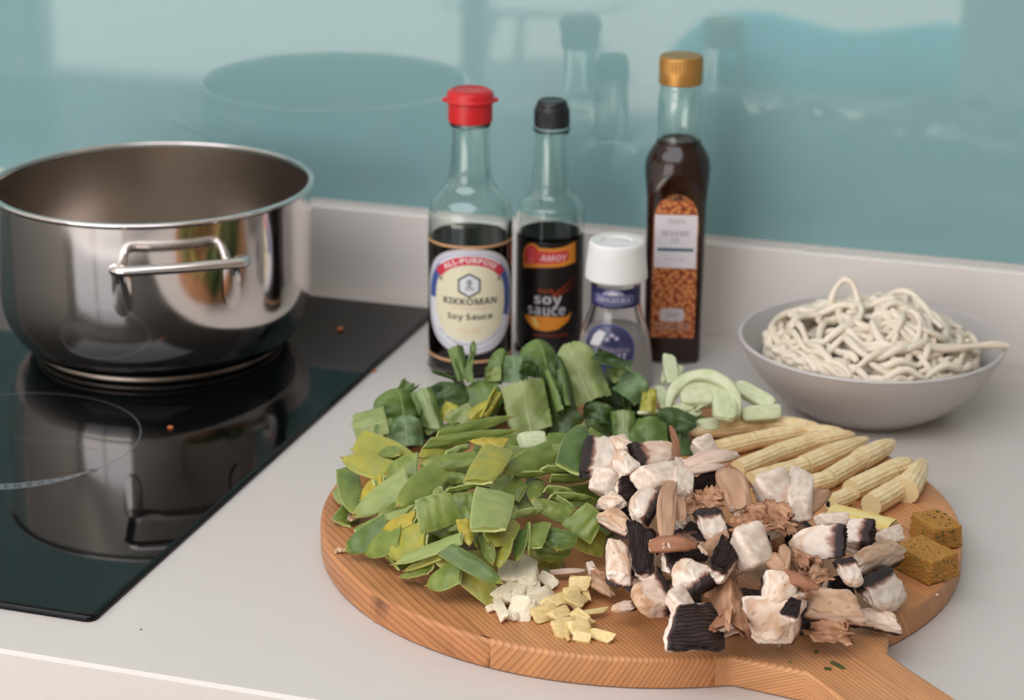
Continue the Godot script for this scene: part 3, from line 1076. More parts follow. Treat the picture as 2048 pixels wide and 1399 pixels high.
func salt_grinder() -> void:
	var o := thing("salt_grinder", "small clear salt grinder with ribbed white cap and round navy label", "grinder", Vector3(-0.3962, 0.0, 0.1297), "bottles by the splashback")
	o.rotation.y = deg_to_rad(12.0)
	var outer := PackedVector2Array([Vector2(0.0250, 0.0)])
	outer.append_array(spline2([Vector2(0.0268, 0.0005), Vector2(0.0282, 0.0030), Vector2(0.0285, 0.0080), Vector2(0.0281, 0.0200), Vector2(0.0268, 0.0300), Vector2(0.0246, 0.0400), Vector2(0.0215, 0.0500), Vector2(0.0190, 0.0580), Vector2(0.0180, 0.0640), Vector2(0.0179, 0.0720), Vector2(0.0179, 0.0830)], 5))
	part(o, "glass", vessel(outer, 0.0018, 0.003).mesh(glass_look("clear glass", Color(0.97, 0.97, 0.97))))
	var salt := look("salt crystals", rgb8(206, 198, 192), 0.85)
	salt.normal_enabled = true
	salt.normal_texture = noise_texture(256, 6.0, [], 31, 2, FastNoiseLite.TYPE_CELLULAR, true)
	salt.uv1_triplanar = true
	salt.uv1_scale = Vector3.ONE * 30.0
	part(o, "salt", filling(outer, 0.0014, 0.0420).mesh(salt))
	var white := look("white plastic", rgb8(236, 234, 232), 0.45)
	var s := Shape.new()
	var profile := PackedVector2Array([Vector2(0.0170, 0.0815), Vector2(0.0222, 0.0817), Vector2(0.0227, 0.0826)])
	for i in 14:
		profile.append(Vector2(lerpf(0.0227, 0.0206, i / 13.0), 0.0836 + 0.0018 * i))
	profile.append_array(PackedVector2Array([Vector2(0.0204, 0.1080), Vector2(0.0199, 0.1093), Vector2(0.0190, 0.1098)]))
	ribbed(s, profile, 60, 0.0003, 0.0830, 0.1020)
	var cap := part(o, "cap", s.mesh(white))
	s = Shape.new()
	s.lathe(PackedVector2Array([Vector2(0.0190, 0.1098), Vector2(0.0120, 0.1097), Vector2(0.0112, 0.1092), Vector2(0.0108, 0.1080), Vector2(0.0104, 0.1084), Vector2(0.0060, 0.1092), Vector2(0.0001, 0.1094)]), 48)
	part(cap, "cap_top", s.mesh(white))
	var ink := look("label print", Color.WHITE)
	var neck := round_front(0.0180)
	s = Shape.new()
	print_poly(s, PackedVector2Array([Vector2(-27, 63), Vector2(27, 63), Vector2(27, 77.6), Vector2(-27, 77.6)]), neck, 0.0001, lin(36, 38, 84))
	print_poly(s, oval(Vector2(-1, 69.4), Vector2(16.2, 4.1), 4.0), neck, 0.0002, lin(126, 124, 158))
	print_poly(s, oval(Vector2(-1, 69.4), Vector2(15.4, 3.3), 4.0), neck, 0.0003, lin(72, 72, 118))
	print_poly(s, oval(Vector2(-1, 72.4), Vector2(8.2, 5.0), 2.0, 24, 0.0, 180.0), neck, 0.0003, lin(150, 150, 178))
	print_poly(s, PackedVector2Array([Vector2(-5, 73.4), Vector2(3, 73.4), Vector2(1.6, 75.6), Vector2(0.2, 74.6), Vector2(-1, 77.0), Vector2(-2.4, 74.8), Vector2(-3.6, 75.4)]), neck, 0.0004, lin(214, 212, 216))
	print_words(s, "DROGHERIA", Vector2(-1, 69.4), Vector2(26, 3.8), neck, 0.0004, lin(196, 194, 208), true, true)
	print_words(s, "& ALIMENTARI", Vector2(-1, 65.2), Vector2(13, 1.4), neck, 0.0004, lin(150, 150, 176), false)
	part(o, "neck_band", s.mesh(ink), "navy paper band with pale lettering")
	var flared := func(p: Vector2, lift: float) -> Vector3:
		var r := 0.0180
		for i in outer.size() - 1:
			if outer[i].y <= p.y * 0.001 and outer[i + 1].y >= p.y * 0.001:
				r = lerpf(outer[i].x, outer[i + 1].x, inverse_lerp(outer[i].y, outer[i + 1].y, p.y * 0.001))
		var a := p.x * 0.001 / r
		return Vector3(sin(a) * (r + lift), p.y * 0.001, cos(a) * (r + lift))
	s = Shape.new()
	var mid := Vector2(-3.6, 33.5)
	print_poly(s, oval(mid, Vector2(20.0, 18.6)), flared, 0.0002, lin(70, 74, 130))
	print_poly(s, PackedVector2Array([mid + Vector2(-15, 2.5), mid + Vector2(-11.5, 10), mid + Vector2(-7, 14), mid + Vector2(-2, 12.5), mid + Vector2(-4.5, 7), mid + Vector2(-7, 3)]), flared, 0.0003, lin(212, 208, 212))
	for c in [[-1.0, 8.0], [2.6, 11.0], [6.0, 9.0]]:
		print_poly(s, oval(mid + Vector2(c[0], c[1]), Vector2(1.8, 1.4)), flared, 0.0003, lin(168, 160, 184))
	print_poly(s, PackedVector2Array([mid + Vector2(9, -12), mid + Vector2(17.2, -8), mid + Vector2(13, -13), mid + Vector2(8, -16)]), flared, 0.0003, lin(206, 204, 212))
	print_words(s, "MEDITERRANEAN", mid + Vector2(2.2, 0.6), Vector2(27, 3.0), flared, 0.0004, lin(184, 170, 186), false, true)
	print_words(s, "SEA SALT", mid + Vector2(1.6, -4.6), Vector2(24, 5.4), flared, 0.0004, lin(206, 200, 212), true, true)
	part(o, "label", s.mesh(ink), "round navy label with pale lettering")


func oil_bottle() -> void:
	var o := thing("oil_bottle", "tall square-bodied bottle of dark sesame oil with a gold screw cap", "bottle", Vector3(-0.3700, 0.0, 0.0565), "bottles by the splashback")
	o.rotation.y = deg_to_rad(13.5)
	var outer := PackedVector2Array([Vector2(0.0190, 0.0)])
	outer.append_array(spline2([Vector2(0.0205, 0.0005), Vector2(0.0214, 0.0030), Vector2(0.0216, 0.0100), Vector2(0.0218, 0.0400), Vector2(0.0222, 0.0800), Vector2(0.0223, 0.1100), Vector2(0.0224, 0.1240), Vector2(0.0233, 0.1340), Vector2(0.0243, 0.1440), Vector2(0.0243, 0.1500), Vector2(0.0228, 0.1570), Vector2(0.0195, 0.1630), Vector2(0.0168, 0.1672), Vector2(0.0157, 0.1720), Vector2(0.0159, 0.1800), Vector2(0.0162, 0.1900), Vector2(0.0160, 0.2000), Vector2(0.0150, 0.2080), Vector2(0.0146, 0.2140)], 5))
	var square := func(y: float) -> float: return lerpf(5.0, 2.0, smoothstep(0.118, 0.152, y))
	part(o, "glass", vessel(outer, 0.0020, 0.004, 96, square).mesh(glass_look("green tinged glass", Color.WHITE)))
	var oil := look("dark sesame oil", rgb8(66, 27, 20), 0.12)
	part(o, "sesame_oil", filling(outer, 0.0012, 0.1705, 96, square).mesh(oil))
	var gold := look("gold cap", rgb8(190, 140, 74), 0.36, 0.65)
	var s := Shape.new()
	var profile := PackedVector2Array([Vector2(0.0145, 0.2118), Vector2(0.0157, 0.2119), Vector2(0.0161, 0.2126), Vector2(0.0161, 0.2142), Vector2(0.0159, 0.2146), Vector2(0.0161, 0.2150)])
	for i in 12:
		profile.append(Vector2(0.0161, 0.2156 + 0.00135 * i))
	profile.append_array(PackedVector2Array([Vector2(0.0159, 0.2314), Vector2(0.0153, 0.2324), Vector2(0.0144, 0.2328), Vector2(0.0001, 0.2329)]))
	ribbed(s, profile, 40, 0.0004, 0.2205, 0.2318)
	part(o, "cap", s.mesh(gold))
	# the front panel is flat: print lies just before it
	var flat_on := func(p: Vector2, lift: float) -> Vector3:
		var r := lerpf(0.0218, 0.0224, clampf((p.y - 40.0) / 84.0, 0.0, 1.0))
		return Vector3(p.x * 0.001, p.y * 0.001, r + 0.0001 + lift)
	var panel := PackedVector2Array([Vector2(-16.3, 22.5), Vector2(-15.4, 21.4), Vector2(15.4, 21.4), Vector2(16.3, 22.5), Vector2(16.6, 113.0), Vector2(15.6, 120.0), Vector2(12.6, 127.0), Vector2(7.0, 132.0), Vector2(0, 133.6), Vector2(-7.0, 132.0), Vector2(-12.6, 127.0), Vector2(-15.6, 120.0), Vector2(-16.6, 113.0)])
	var seeds := look("sesame seed print", Color.WHITE, 0.4)
	seeds.albedo_texture = noise_texture(512, 36.0, [[0.0, rgb8(232, 176, 124)], [0.3, rgb8(206, 130, 76)], [0.55, rgb8(164, 84, 46)], [0.8, rgb8(112, 50, 30)], [1.0, rgb8(64, 30, 22)]], 41, 2, FastNoiseLite.TYPE_CELLULAR)
	s = Shape.new()
	print_poly(s, panel, flat_on, 0.0002, Color.WHITE)
	part(o, "label", s.mesh(seeds), "arched label printed with golden brown sesame seeds")
	var ink := look("label print", Color.WHITE)
	s = Shape.new()
	print_poly(s, PackedVector2Array([Vector2(-15.6, 76.5), Vector2(15.6, 76.5), Vector2(15.9, 117.6), Vector2(-15.9, 117.6)]), flat_on, 0.0004, lin(220, 214, 218))
	print_poly(s, oval(Vector2(-1.0, 39.6), Vector2(9.2, 5.2), 5.0), flat_on, 0.0004, lin(204, 196, 198))
	print_poly(s, PackedVector2Array([Vector2(-13.4, 89.6), Vector2(13.4, 89.6), Vector2(13.4, 92.0), Vector2(-13.4, 92.0)]), flat_on, 0.0005, lin(70, 100, 114))
	print_words(s, "TESCO", Vector2(0, 112.6), Vector2(13, 3.6), flat_on, 0.0005, lin(120, 116, 120), false, true)
	print_words(s, "SESAME", Vector2(0, 103.6), Vector2(21, 4.0), flat_on, 0.0005, lin(128, 124, 128), false, true)
	print_words(s, "OIL", Vector2(0, 98.2), Vector2(7, 3.4), flat_on, 0.0005, lin(128, 124, 128), false, true)
	print_words(s, "PURE TOASTED", Vector2(0, 83.4), Vector2(14, 1.8), flat_on, 0.0005, lin(176, 170, 174), false)
	print_words(s, "250ml", Vector2(-1.0, 39.6), Vector2(9, 3.6), flat_on, 0.0005, lin(120, 112, 116), false)
	for row in 3:
		for k in 8:
			print_poly(s, PackedVector2Array([Vector2(-13.0 + 3.2 * k, 28.2 + row * 1.9), Vector2(-10.6 + 3.2 * k, 28.2 + row * 1.9), Vector2(-10.6 + 3.2 * k, 29.2 + row * 1.9), Vector2(-13.0 + 3.2 * k, 29.2 + row * 1.9)]), flat_on, 0.0005, lin(176, 152, 142))
	part(o, "lettering", s.mesh(ink))


# ---------------------------------------------------------------- chopped vegetables: shapes
# Each kind of piece is modelled a few times at a nominal size (x along the piece, y out of its flat side); placed pieces share those meshes.
func veg(key: String, rough := 0.42, glow := 0.0) -> StandardMaterial3D:
	var fresh := not shared.has("m " + key)
	var m := look(key, Color.WHITE, rough, 0.0, true)
	if fresh and glow > 0.0:
		m.backlight_enabled = true
		m.backlight = Color(glow, glow, glow)
	return m


func mixed(a: Color, b: Color, t: float) -> Color:
	return a.lerp(b, clampf(t, 0.0, 1.0))


# dull green, yellow green, pale green, dark green, yellow
func pea_tone(k: int) -> Array:
	return [
		[lin(104, 122, 52), lin(126, 138, 62)], [lin(140, 144, 66), lin(162, 154, 58)], [lin(130, 146, 80), lin(146, 156, 92)],
		[lin(74, 98, 40), lin(94, 114, 48)], [lin(156, 146, 50), lin(176, 154, 50)],
	][k]


func pea_meshes(kind: int, tone: int, seed_of: int) -> Dictionary:
	var key := "pea %d %d %d" % [kind, tone, seed_of]
	if shared.has(key):
		return shared[key]
	var r := RandomNumberGenerator.new()
	r.seed = 100 + seed_of * 7 + kind
	var l := 0.040
	var w := 0.020
	var bend := r.randf_range(-1.6, 1.6)
	var twist := r.randf_range(-0.25, 0.25)
	var skew := r.randf_range(-0.10, 0.16)
	var slant := r.randf_range(-0.004, 0.004)
	var peas: Array = [r.randf_range(-0.014, -0.008), r.randf_range(-0.003, 0.003), r.randf_range(0.007, 0.011)]
	var swell := r.randf_range(0.0004, 0.0010)
	var n := noise_of(0.012, 50 + seed_of, 3)
	var tones := pea_tone(tone)
	var seam := mixed(tones[1], lin(196, 206, 130), 0.55)
	var half_at := func(t: float) -> float:
		var tip := pow(maxf(0.0, 1.0 - pow(maxf(0.0, (t - 0.30) / 0.70), 2.3)), 0.72)
		return w / 2.0 * (1.0 - 0.10 * pow(1.0 - t, 2.0)) * (maxf(tip, 0.05) if kind == 0 else 1.0 - 0.22 * t * t)
	var at := func(a: float, t: float) -> Vector3:
		var phi := TAU * a
		var hw: float = half_at.call(t)
		var x := -l / 2.0 + l * t + slant * cos(phi) * (1.0 - t) + (slant * -0.8 * cos(phi) * t if kind == 1 else 0.0)
		var zc := w * skew * (t - 0.3) * (t - 0.3) * (1.6 if kind == 0 else 0.6)
		var z: float = zc + hw * cos(phi)
		var flat := pow(absf(sin(phi)), 0.75) * signf(sin(phi))
		var thick := 0.0021 * (0.75 + 0.25 * sin(PI * clampf(t, 0.0, 1.0))) * (minf(1.0, hw / (w * 0.30)))
		var y := flat * thick
		for p in peas:
			y += signf(sin(phi)) * swell * exp(-pow((x - p) / 0.0042, 2.0) - pow((z - zc) / 0.0052, 2.0)) * absf(sin(phi))
		var rim := smoothstep(0.90, 0.99, absf(cos(phi)))
		y += signf(sin(phi)) * 0.0005 * rim * (1.0 - rim)
		y += n.get_noise_2d(x, z * 1.3) * 0.0009
		y += bend * x * x + twist * z * (x + 0.02) * 6.0
		return Vector3(x, y, z)
	var paint := func(a: float, t: float) -> Color:
		var phi := TAU * a
		var p := Vector2(t * l, cos(phi) * w / 2.0)
		var c := mixed(tones[0], tones[1], 0.5 + 1.1 * n.get_noise_3d(p.x, p.y, 0.02 * signf(sin(phi))))
		c = mixed(c, seam, smoothstep(0.90, 0.98, absf(cos(phi))) * 0.8)
		return mixed(c, mixed(tones[1], lin(188, 178, 70), 0.6), smoothstep(0.84, 1.0, t) * 0.7 if kind == 0 else 0.0)
	var out := {}
	var s := Shape.new()
	s.grid(28, 18, func(a: float, t: float) -> Vector3: return at.call(1.0 - a, t), true, func(a: float, t: float) -> Color: return paint.call(1.0 - a, t))
	out.pod = s.mesh(veg("snow pea skin", 0.40))
	for end in ([0.0, 1.0] if kind == 1 else [0.0]):
		s = Shape.new()
		var ring := PackedVector3Array()
		var inner := PackedVector3Array()
		var mid := Vector3.ZERO
		for i in 28:
			ring.append(at.call((i / 28.0) if end < 0.5 else 1.0 - i / 28.0, end))
			mid += ring[-1] / 28.0
		for p in ring:
			inner.append(mid + (p - mid) * 0.62 + Vector3(0.0012 if end < 0.5 else -0.0012, 0, 0))
		s.tint = mixed(seam, lin(206, 212, 140), 0.4)
		s.grid(28, 1, func(a: float, b: float) -> Vector3: return (ring if b < 0.5 else inner)[int(round(a * 28)) % 28], true)
		s.tint = mixed(tones[1], lin(170, 178, 90), 0.5)
		s.fan(inner)
		out["cut_end" if end < 0.5 else "cut_end_b"] = s.mesh(veg("snow pea flesh", 0.5))
	if kind == 0:
		s = Shape.new()
		s.tint = lin(164, 138, 84)
		var tip: Vector3 = (at.call(0.0, 1.0) + at.call(0.5, 1.0)) / 2.0
		s.tube(spline3([tip - Vector3(0.0012, 0, 0), tip + Vector3(0.0004, 0.0001, 0), tip + Vector3(0.0022, 0.0006, 0.0004)], 3), func(t: float) -> float: return lerpf(0.0011, 0.0003, t), 7)
		out.stem_tip = s.mesh(veg("pea stem tip", 0.7))
	shared[key] = out
	return out


# leaf tones: dark, mid, pale, yellow, bluish
func leaf_tone(k: int) -> Array:
	return [
		[lin(48, 70, 30), lin(68, 90, 40), lin(94, 114, 62)], [lin(82, 106, 46), lin(98, 122, 56), lin(130, 148, 86)], [lin(126, 142, 80), lin(140, 152, 94), lin(170, 176, 122)],
		[lin(150, 150, 50), lin(172, 164, 54), lin(190, 186, 98)], [lin(88, 114, 72), lin(102, 126, 82), lin(134, 154, 114)],
	][k]


# style 0 cut strip, 1 rounded top, 2 rolled into a tube, 3 folded along the rib, 4 ribbed stalk with leaf sides
func leaf_meshes(style: int, tone: int, seed_of: int) -> Dictionary:
	var key := "leaf %d %d %d" % [style, tone, seed_of]
	if shared.has(key):
		return shared[key]
	var r := RandomNumberGenerator.new()
	r.seed = 400 + seed_of * 13 + style
	var l := 0.040
	var w := 0.040
	var n := noise_of(0.034, 70 + seed_of, 2)
	var fine := noise_of(0.004, 90 + seed_of, 2)
	var tones := leaf_tone(tone)
	var rib_at := r.randf_range(-0.30, 0.30) if style < 4 else 0.0
	var pitch := r.randf_range(0.0085, 0.0115)
	var phase := r.randf_range(0.0, pitch)
	var curl: float = [r.randf_range(0.025, 0.05) * (1.0 if r.randf() > 0.4 else -1.0), r.randf_range(0.018, 0.03), 0.0078, 0.03, 0.04][style]
	var arch_up := r.randf_range(-6.0, 7.0)
	var wave := r.randf_range(0.0018, 0.0040)
	var rough_edge := r.randf_range(0.0002, 0.0009)
	var slant := r.randf_range(-0.35, 0.35)
	var flatten := func(u: float, t: float) -> Vector2:   # u across -1..1, t along 0..1 -> flat leaf
		var hw := w / 2.0
		if style == 1:
			hw *= pow(maxf(0.02, 1.0 - pow(maxf(0.0, (t - 0.35) / 0.66), 2.4)), 0.55) * (0.86 + 0.14 * t)
		elif style == 0 or style == 3:
			hw *= 0.92 + 0.10 * sin(2.2 * t + seed_of)
		elif style == 4:
			hw *= 0.80 + 0.2 * t
		var x := l * (t - 0.5) + slant * 0.006 * u * (1.0 - t)
		var z := hw * u
		var edge := smoothstep(0.80, 1.0, absf(u))
		z += edge * fine.get_noise_2d(t * 0.04, u) * rough_edge * 2.0
		x += smoothstep(0.85, 1.0, t) * fine.get_noise_2d(u * 0.03, 9.0) * rough_edge * 2.5 - smoothstep(0.12, 0.0, t) * fine.get_noise_2d(u * 0.03, 3.0) * rough_edge * 1.5
		return Vector2(x, z)
	var vein := func(p: Vector2) -> float:   # 0..1 how much of a vein
		var d := p.y - rib_at * w * 0.5
		var mid := exp(-pow(d / (0.0016 if style == 4 else 0.0007), 2.0)) * (1.0 if style == 4 else 0.7)
		if style == 4:
			return clampf(0.55 * smoothstep(0.010, 0.006, absf(d)) + 0.45 * pow(0.5 + 0.5 * cos(d * 2400.0), 2.0) * smoothstep(0.012, 0.006, absf(d)), 0.0, 1.0)
		var q := fposmod(p.x - absf(d) * 0.85 + phase + 0.0008 * fine.get_noise_2d(p.x * 0.3, p.y * 0.3), pitch) - pitch / 2.0
		return clampf(maxf(mid, 0.62 * exp(-pow(q / 0.00045, 2.0)) * smoothstep(0.0, 0.002, absf(d))), 0.0, 1.0)
	var bend_at := func(p: Vector2) -> Vector3:
		var y := 0.0
		var z := p.y
		if style == 3:
			var d := p.y - rib_at * w * 0.5
			z = rib_at * w * 0.5 + d * 0.62
			y = absf(d) * 0.78
		elif style == 2:
			var grow := curl * (1.0 + 0.25 * (p.x / l))
			z = grow * sin(p.y / grow * 1.05)
			y = grow * (1.0 - cos(p.y / grow * 1.05)) - grow
		else:
			z = curl * sin(p.y / curl)
			y = curl * (cos(p.y / curl) - 1.0)
		y += -arch_up * p.x * p.x + n.get_noise_2d(p.x, p.y) * wave * 2.2
		return Vector3(p.x, y, z)
	var place := func(a: float, t: float, lift: float) -> Vector3:
		var u := a * 2.0 - 1.0
		var p: Vector2 = flatten.call(u, t)
		var e := 0.0004
		var o: Vector3 = bend_at.call(p)
		var nx: Vector3 = bend_at.call(p + Vector2(e, 0)) - o
		var nz: Vector3 = bend_at.call(p + Vector2(0, e)) - o
		var ridge: float = vein.call(p) * (0.0010 if style == 4 else 0.00022)
		return o + nz.cross(nx).normalized() * (lift + (ridge if lift > 0.0 else 0.0))
	var paint := func(a: float, t: float, under: bool) -> Color:
		var p: Vector2 = flatten.call(a * 2.0 - 1.0, t)
		var c := mixed(tones[0], tones[1], 0.5 + 1.2 * n.get_noise_2d(p.x + 0.3, p.y))
		if under:
			c = mixed(c, tones[2], 0.45)
		return mixed(c, mixed(tones[2], lin(206, 214, 168), 0.5 if style == 4 else 0.0), vein.call(p) * 0.6)
	var s := Shape.new()
	var nu := 34
	var nv := 26
	s.grid(nu * 2, nv, func(a: float, t: float) -> Vector3:
		return place.call(a * 2.0, t, 0.00022) if a <= 0.5 else place.call(2.0 - a * 2.0, t, -0.00022), true, func(a: float, t: float) -> Color:
		return paint.call(a * 2.0, t, false) if a <= 0.5 else paint.call(2.0 - a * 2.0, t, true))
	var out := {}
	out.blade = s.mesh(veg("leaf", 0.45, 0.30))
	if style != 2:
		s = Shape.new()
		var path: Array = []
		for i in 7:
			var t := 0.02 + 0.94 * i / 6.0
			var u := clampf(rib_at, -0.9, 0.9)
			path.append(place.call((u + 1.0) / 2.0, t, 0.0002))
		s.tint = mixed(tones[2], lin(204, 214, 168), 0.45 if style == 4 else 0.1)
		s.tube(spline3(path, 3), func(t: float) -> float: return lerpf(0.0006, 0.0003, t) * (2.2 if style == 4 else 1.0), 8, true, 0.7)
		out.rib = s.mesh(veg("leaf rib", 0.45))
	shared[key] = out
	return out


# boxy lump with moved corners, rounded edges and a rough surface; half size 1 in each direction
func lump(seed_of: int, boxy: float, jitter: float, relief: float, grain: float, paint: Callable, m: Material, res := 12) -> ArrayMesh:
	var r := RandomNumberGenerator.new()
	r.seed = 900 + seed_of
	var corners: Array[Vector3] = []
	for i in 8:
		corners.append(Vector3(r.randf_range(-jitter, jitter), r.randf_range(-jitter, jitter), r.randf_range(-jitter, jitter)))
	var n := noise_of(grain, 30 + seed_of, 3)
	var s := Shape.new()
	var e := 2.0 / boxy
	var at := func(p: Vector3) -> Vector3:
		p /= pow(pow(absf(p.x), e) + pow(absf(p.y), e) + pow(absf(p.z), e), 1.0 / e)
		var k := (p + Vector3.ONE) / 2.0
		var move := Vector3.ZERO
		for i in 8:
			move += corners[i] * (k.x if i & 1 else 1.0 - k.x) * (k.y if i & 2 else 1.0 - k.y) * (k.z if i & 4 else 1.0 - k.z)
		p += move
		return p * (1.0 + relief * n.get_noise_3dv(p))
	for axis in 3:
		for side in [-1.0, 1.0]:
			var o := Vector3.ZERO
			o[axis] = side
			var u := Vector3.ZERO
			u[(axis + 1) % 3] = side
			var w := Vector3.ZERO
			w[(axis + 2) % 3] = 1.0
			var on_cube := func(a: float, b: float) -> Vector3: return o + u * (a * 2.0 - 1.0) + w * (b * 2.0 - 1.0)
			s.grid(res, res, func(a: float, b: float) -> Vector3: return at.call(on_cube.call(a, b)), false, func(a: float, b: float) -> Color: return paint.call(at.call(on_cube.call(a, b))))
	return s.mesh(m)


# a chunk of mushroom cap, half size 1: gills on +y, domed skin on -y, four cut sides
func chunk_meshes(tone: int, seed_of: int) -> Dictionary:
	var key := "chunk %d %d" % [tone, seed_of]
	if shared.has(key):
		return shared[key]
	var r := RandomNumberGenerator.new()
	r.seed = 700 + seed_of * 3
	var n := noise_of(0.9, 130 + seed_of, 3)
	var fine := noise_of(0.16, 150 + seed_of, 2)
	var corners: Array[Vector2] = []
	for i in 4:
		corners.append(Vector2(r.randf_range(-0.5, 0.2), r.randf_range(-0.5, 0.2)))
	corners[seed_of % 4] += Vector2(-0.35, -0.25)
	var sag := r.randf_range(0.55, 1.0)
	var lean := Vector2(r.randf_range(-0.25, 0.25), r.randf_range(-0.25, 0.25))
	var shape := func(p: Vector3) -> Vector3:
		var k := Vector2((p.x + 1.0) / 2.0, (p.z + 1.0) / 2.0)
		var o := Vector2.ZERO
		for i in 4:
			var sx := 1.0 if i & 1 else -1.0
			var sz := 1.0 if i & 2 else -1.0
			o += corners[i] * Vector2(sx, sz) * (k.x if i & 1 else 1.0 - k.x) * (k.y if i & 2 else 1.0 - k.y)
		var round_off := 1.0 / pow(pow(absf(p.x), 9.0) + pow(absf(p.y), 9.0) + pow(absf(p.z), 9.0), 1.0 / 9.0)
		p *= lerpf(1.0, round_off, 0.85)
		var q := Vector3(p.x + o.x, p.y, p.z + o.y)
		var low := clampf((1.0 - p.y) / 2.0, 0.0, 1.0)
		q.y += low * sag * (p.x * p.x + p.z * p.z) * 0.55
		q.x = q.x * lerpf(1.0, 0.86, low) + lean.x * low
		q.z = q.z * lerpf(1.0, 0.86, low) + lean.y * low
		q += Vector3(n.get_noise_3d(p.x, p.y, p.z), 0.6 * n.get_noise_3d(p.x + 5, p.y, p.z), n.get_noise_3d(p.x, p.y + 7, p.z)) * 0.15
		q += Vector3(fine.get_noise_3dv(p), fine.get_noise_3dv(p * 1.1), fine.get_noise_3dv(p * 0.9)) * 0.03
		return q
	var flesh_a: Color = [lin(238, 224, 210), lin(226, 204, 186), lin(206, 176, 154)][tone]
	var flesh_b: Color = [lin(222, 198, 178), lin(206, 174, 152), lin(176, 134, 106)][tone]
	var skin_a: Color = [lin(234, 214, 196), lin(218, 184, 154), lin(178, 126, 88)][tone]
	var skin_b: Color = [lin(206, 168, 138), lin(184, 140, 106), lin(138, 90, 60)][tone]
	var gill := lin(44, 32, 30)
	var gill_top := lin(70, 52, 48)
	var out := {}
	var s := Shape.new()
	var side := func(k: int) -> void:
		var turn := [Vector3(1, 0, 0), Vector3(0, 0, -1), Vector3(-1, 0, 0), Vector3(0, 0, 1)]
		var nrm: Vector3 = turn[k]
		var along := Vector3.UP.cross(nrm)
		var flat_at := func(a: float, b: float) -> Vector3: return nrm + along * (a * 2.0 - 1.0) + Vector3.UP * (b * 2.0 - 1.0)
		s.grid(14, 14, func(a: float, b: float) -> Vector3: return shape.call(flat_at.call(a, b)), false, func(a: float, b: float) -> Color:
			var p: Vector3 = flat_at.call(a, b)
			var c := mixed(flesh_a, flesh_b, 0.35 + 1.1 * n.get_noise_3dv(p * 1.4))
			var edge := b + 0.10 * n.get_noise_3dv(p * 2.0)
			c = mixed(c, lin(150, 100, 82), smoothstep(0.56, 0.70, edge))
			c = mixed(c, gill, smoothstep(0.68, 0.76, edge))
			return mixed(c, skin_b, smoothstep(0.09, 0.0, b) * 0.8))
	for k in 4:
		side.call(k)
	out.flesh = s.mesh(veg("mushroom flesh", 0.62))
	s = Shape.new()
	s.grid(14, 14, func(a: float, b: float) -> Vector3: return shape.call(Vector3(a * 2.0 - 1.0, -1.0, b * 2.0 - 1.0)), false, func(a: float, b: float) -> Color:
		var p := Vector3(a * 2.0, 0, b * 2.0)
		return mixed(mixed(skin_a, skin_b, 0.42 + 1.2 * n.get_noise_3dv(p * 0.9)), lin(150, 100, 66), 0.7 * smoothstep(0.40, 0.55, fine.get_noise_3dv(p * 0.5))))
	out.skin = s.mesh(veg("mushroom skin", 0.5))
	s = Shape.new()
	var fins := 13.0 + seed_of % 3
	s.grid(8, 96, func(a: float, b: float) -> Vector3:
		var p := Vector3(a * 2.0 - 1.0, 1.0, b * 2.0 - 1.0)
		var q: Vector3 = shape.call(p)
		var f := fposmod(b * fins + 0.35 * n.get_noise_2d(a * 2.0, b * 2.0), 1.0)
		q.y += 0.16 * (1.0 - absf(f * 2.0 - 1.0)) - 0.10 + 0.07 * n.get_noise_2d(a * 3.0, floor(b * fins))
		q.x *= 1.0 + 0.10 * n.get_noise_2d(floor(b * fins) * 1.7, 4.0)
		return q, false, func(a: float, b: float) -> Color:
		var f := fposmod(b * fins + 0.35 * n.get_noise_2d(a * 2.0, b * 2.0), 1.0)
		return mixed(gill, gill_top, (1.0 - absf(f * 2.0 - 1.0)) * 0.6 + 0.5 * n.get_noise_2d(a * 2.0, b * 5.0)))
	flip(s)
	out.gills = s.mesh(veg("mushroom gills", 0.6))
	shared[key] = out
	return out


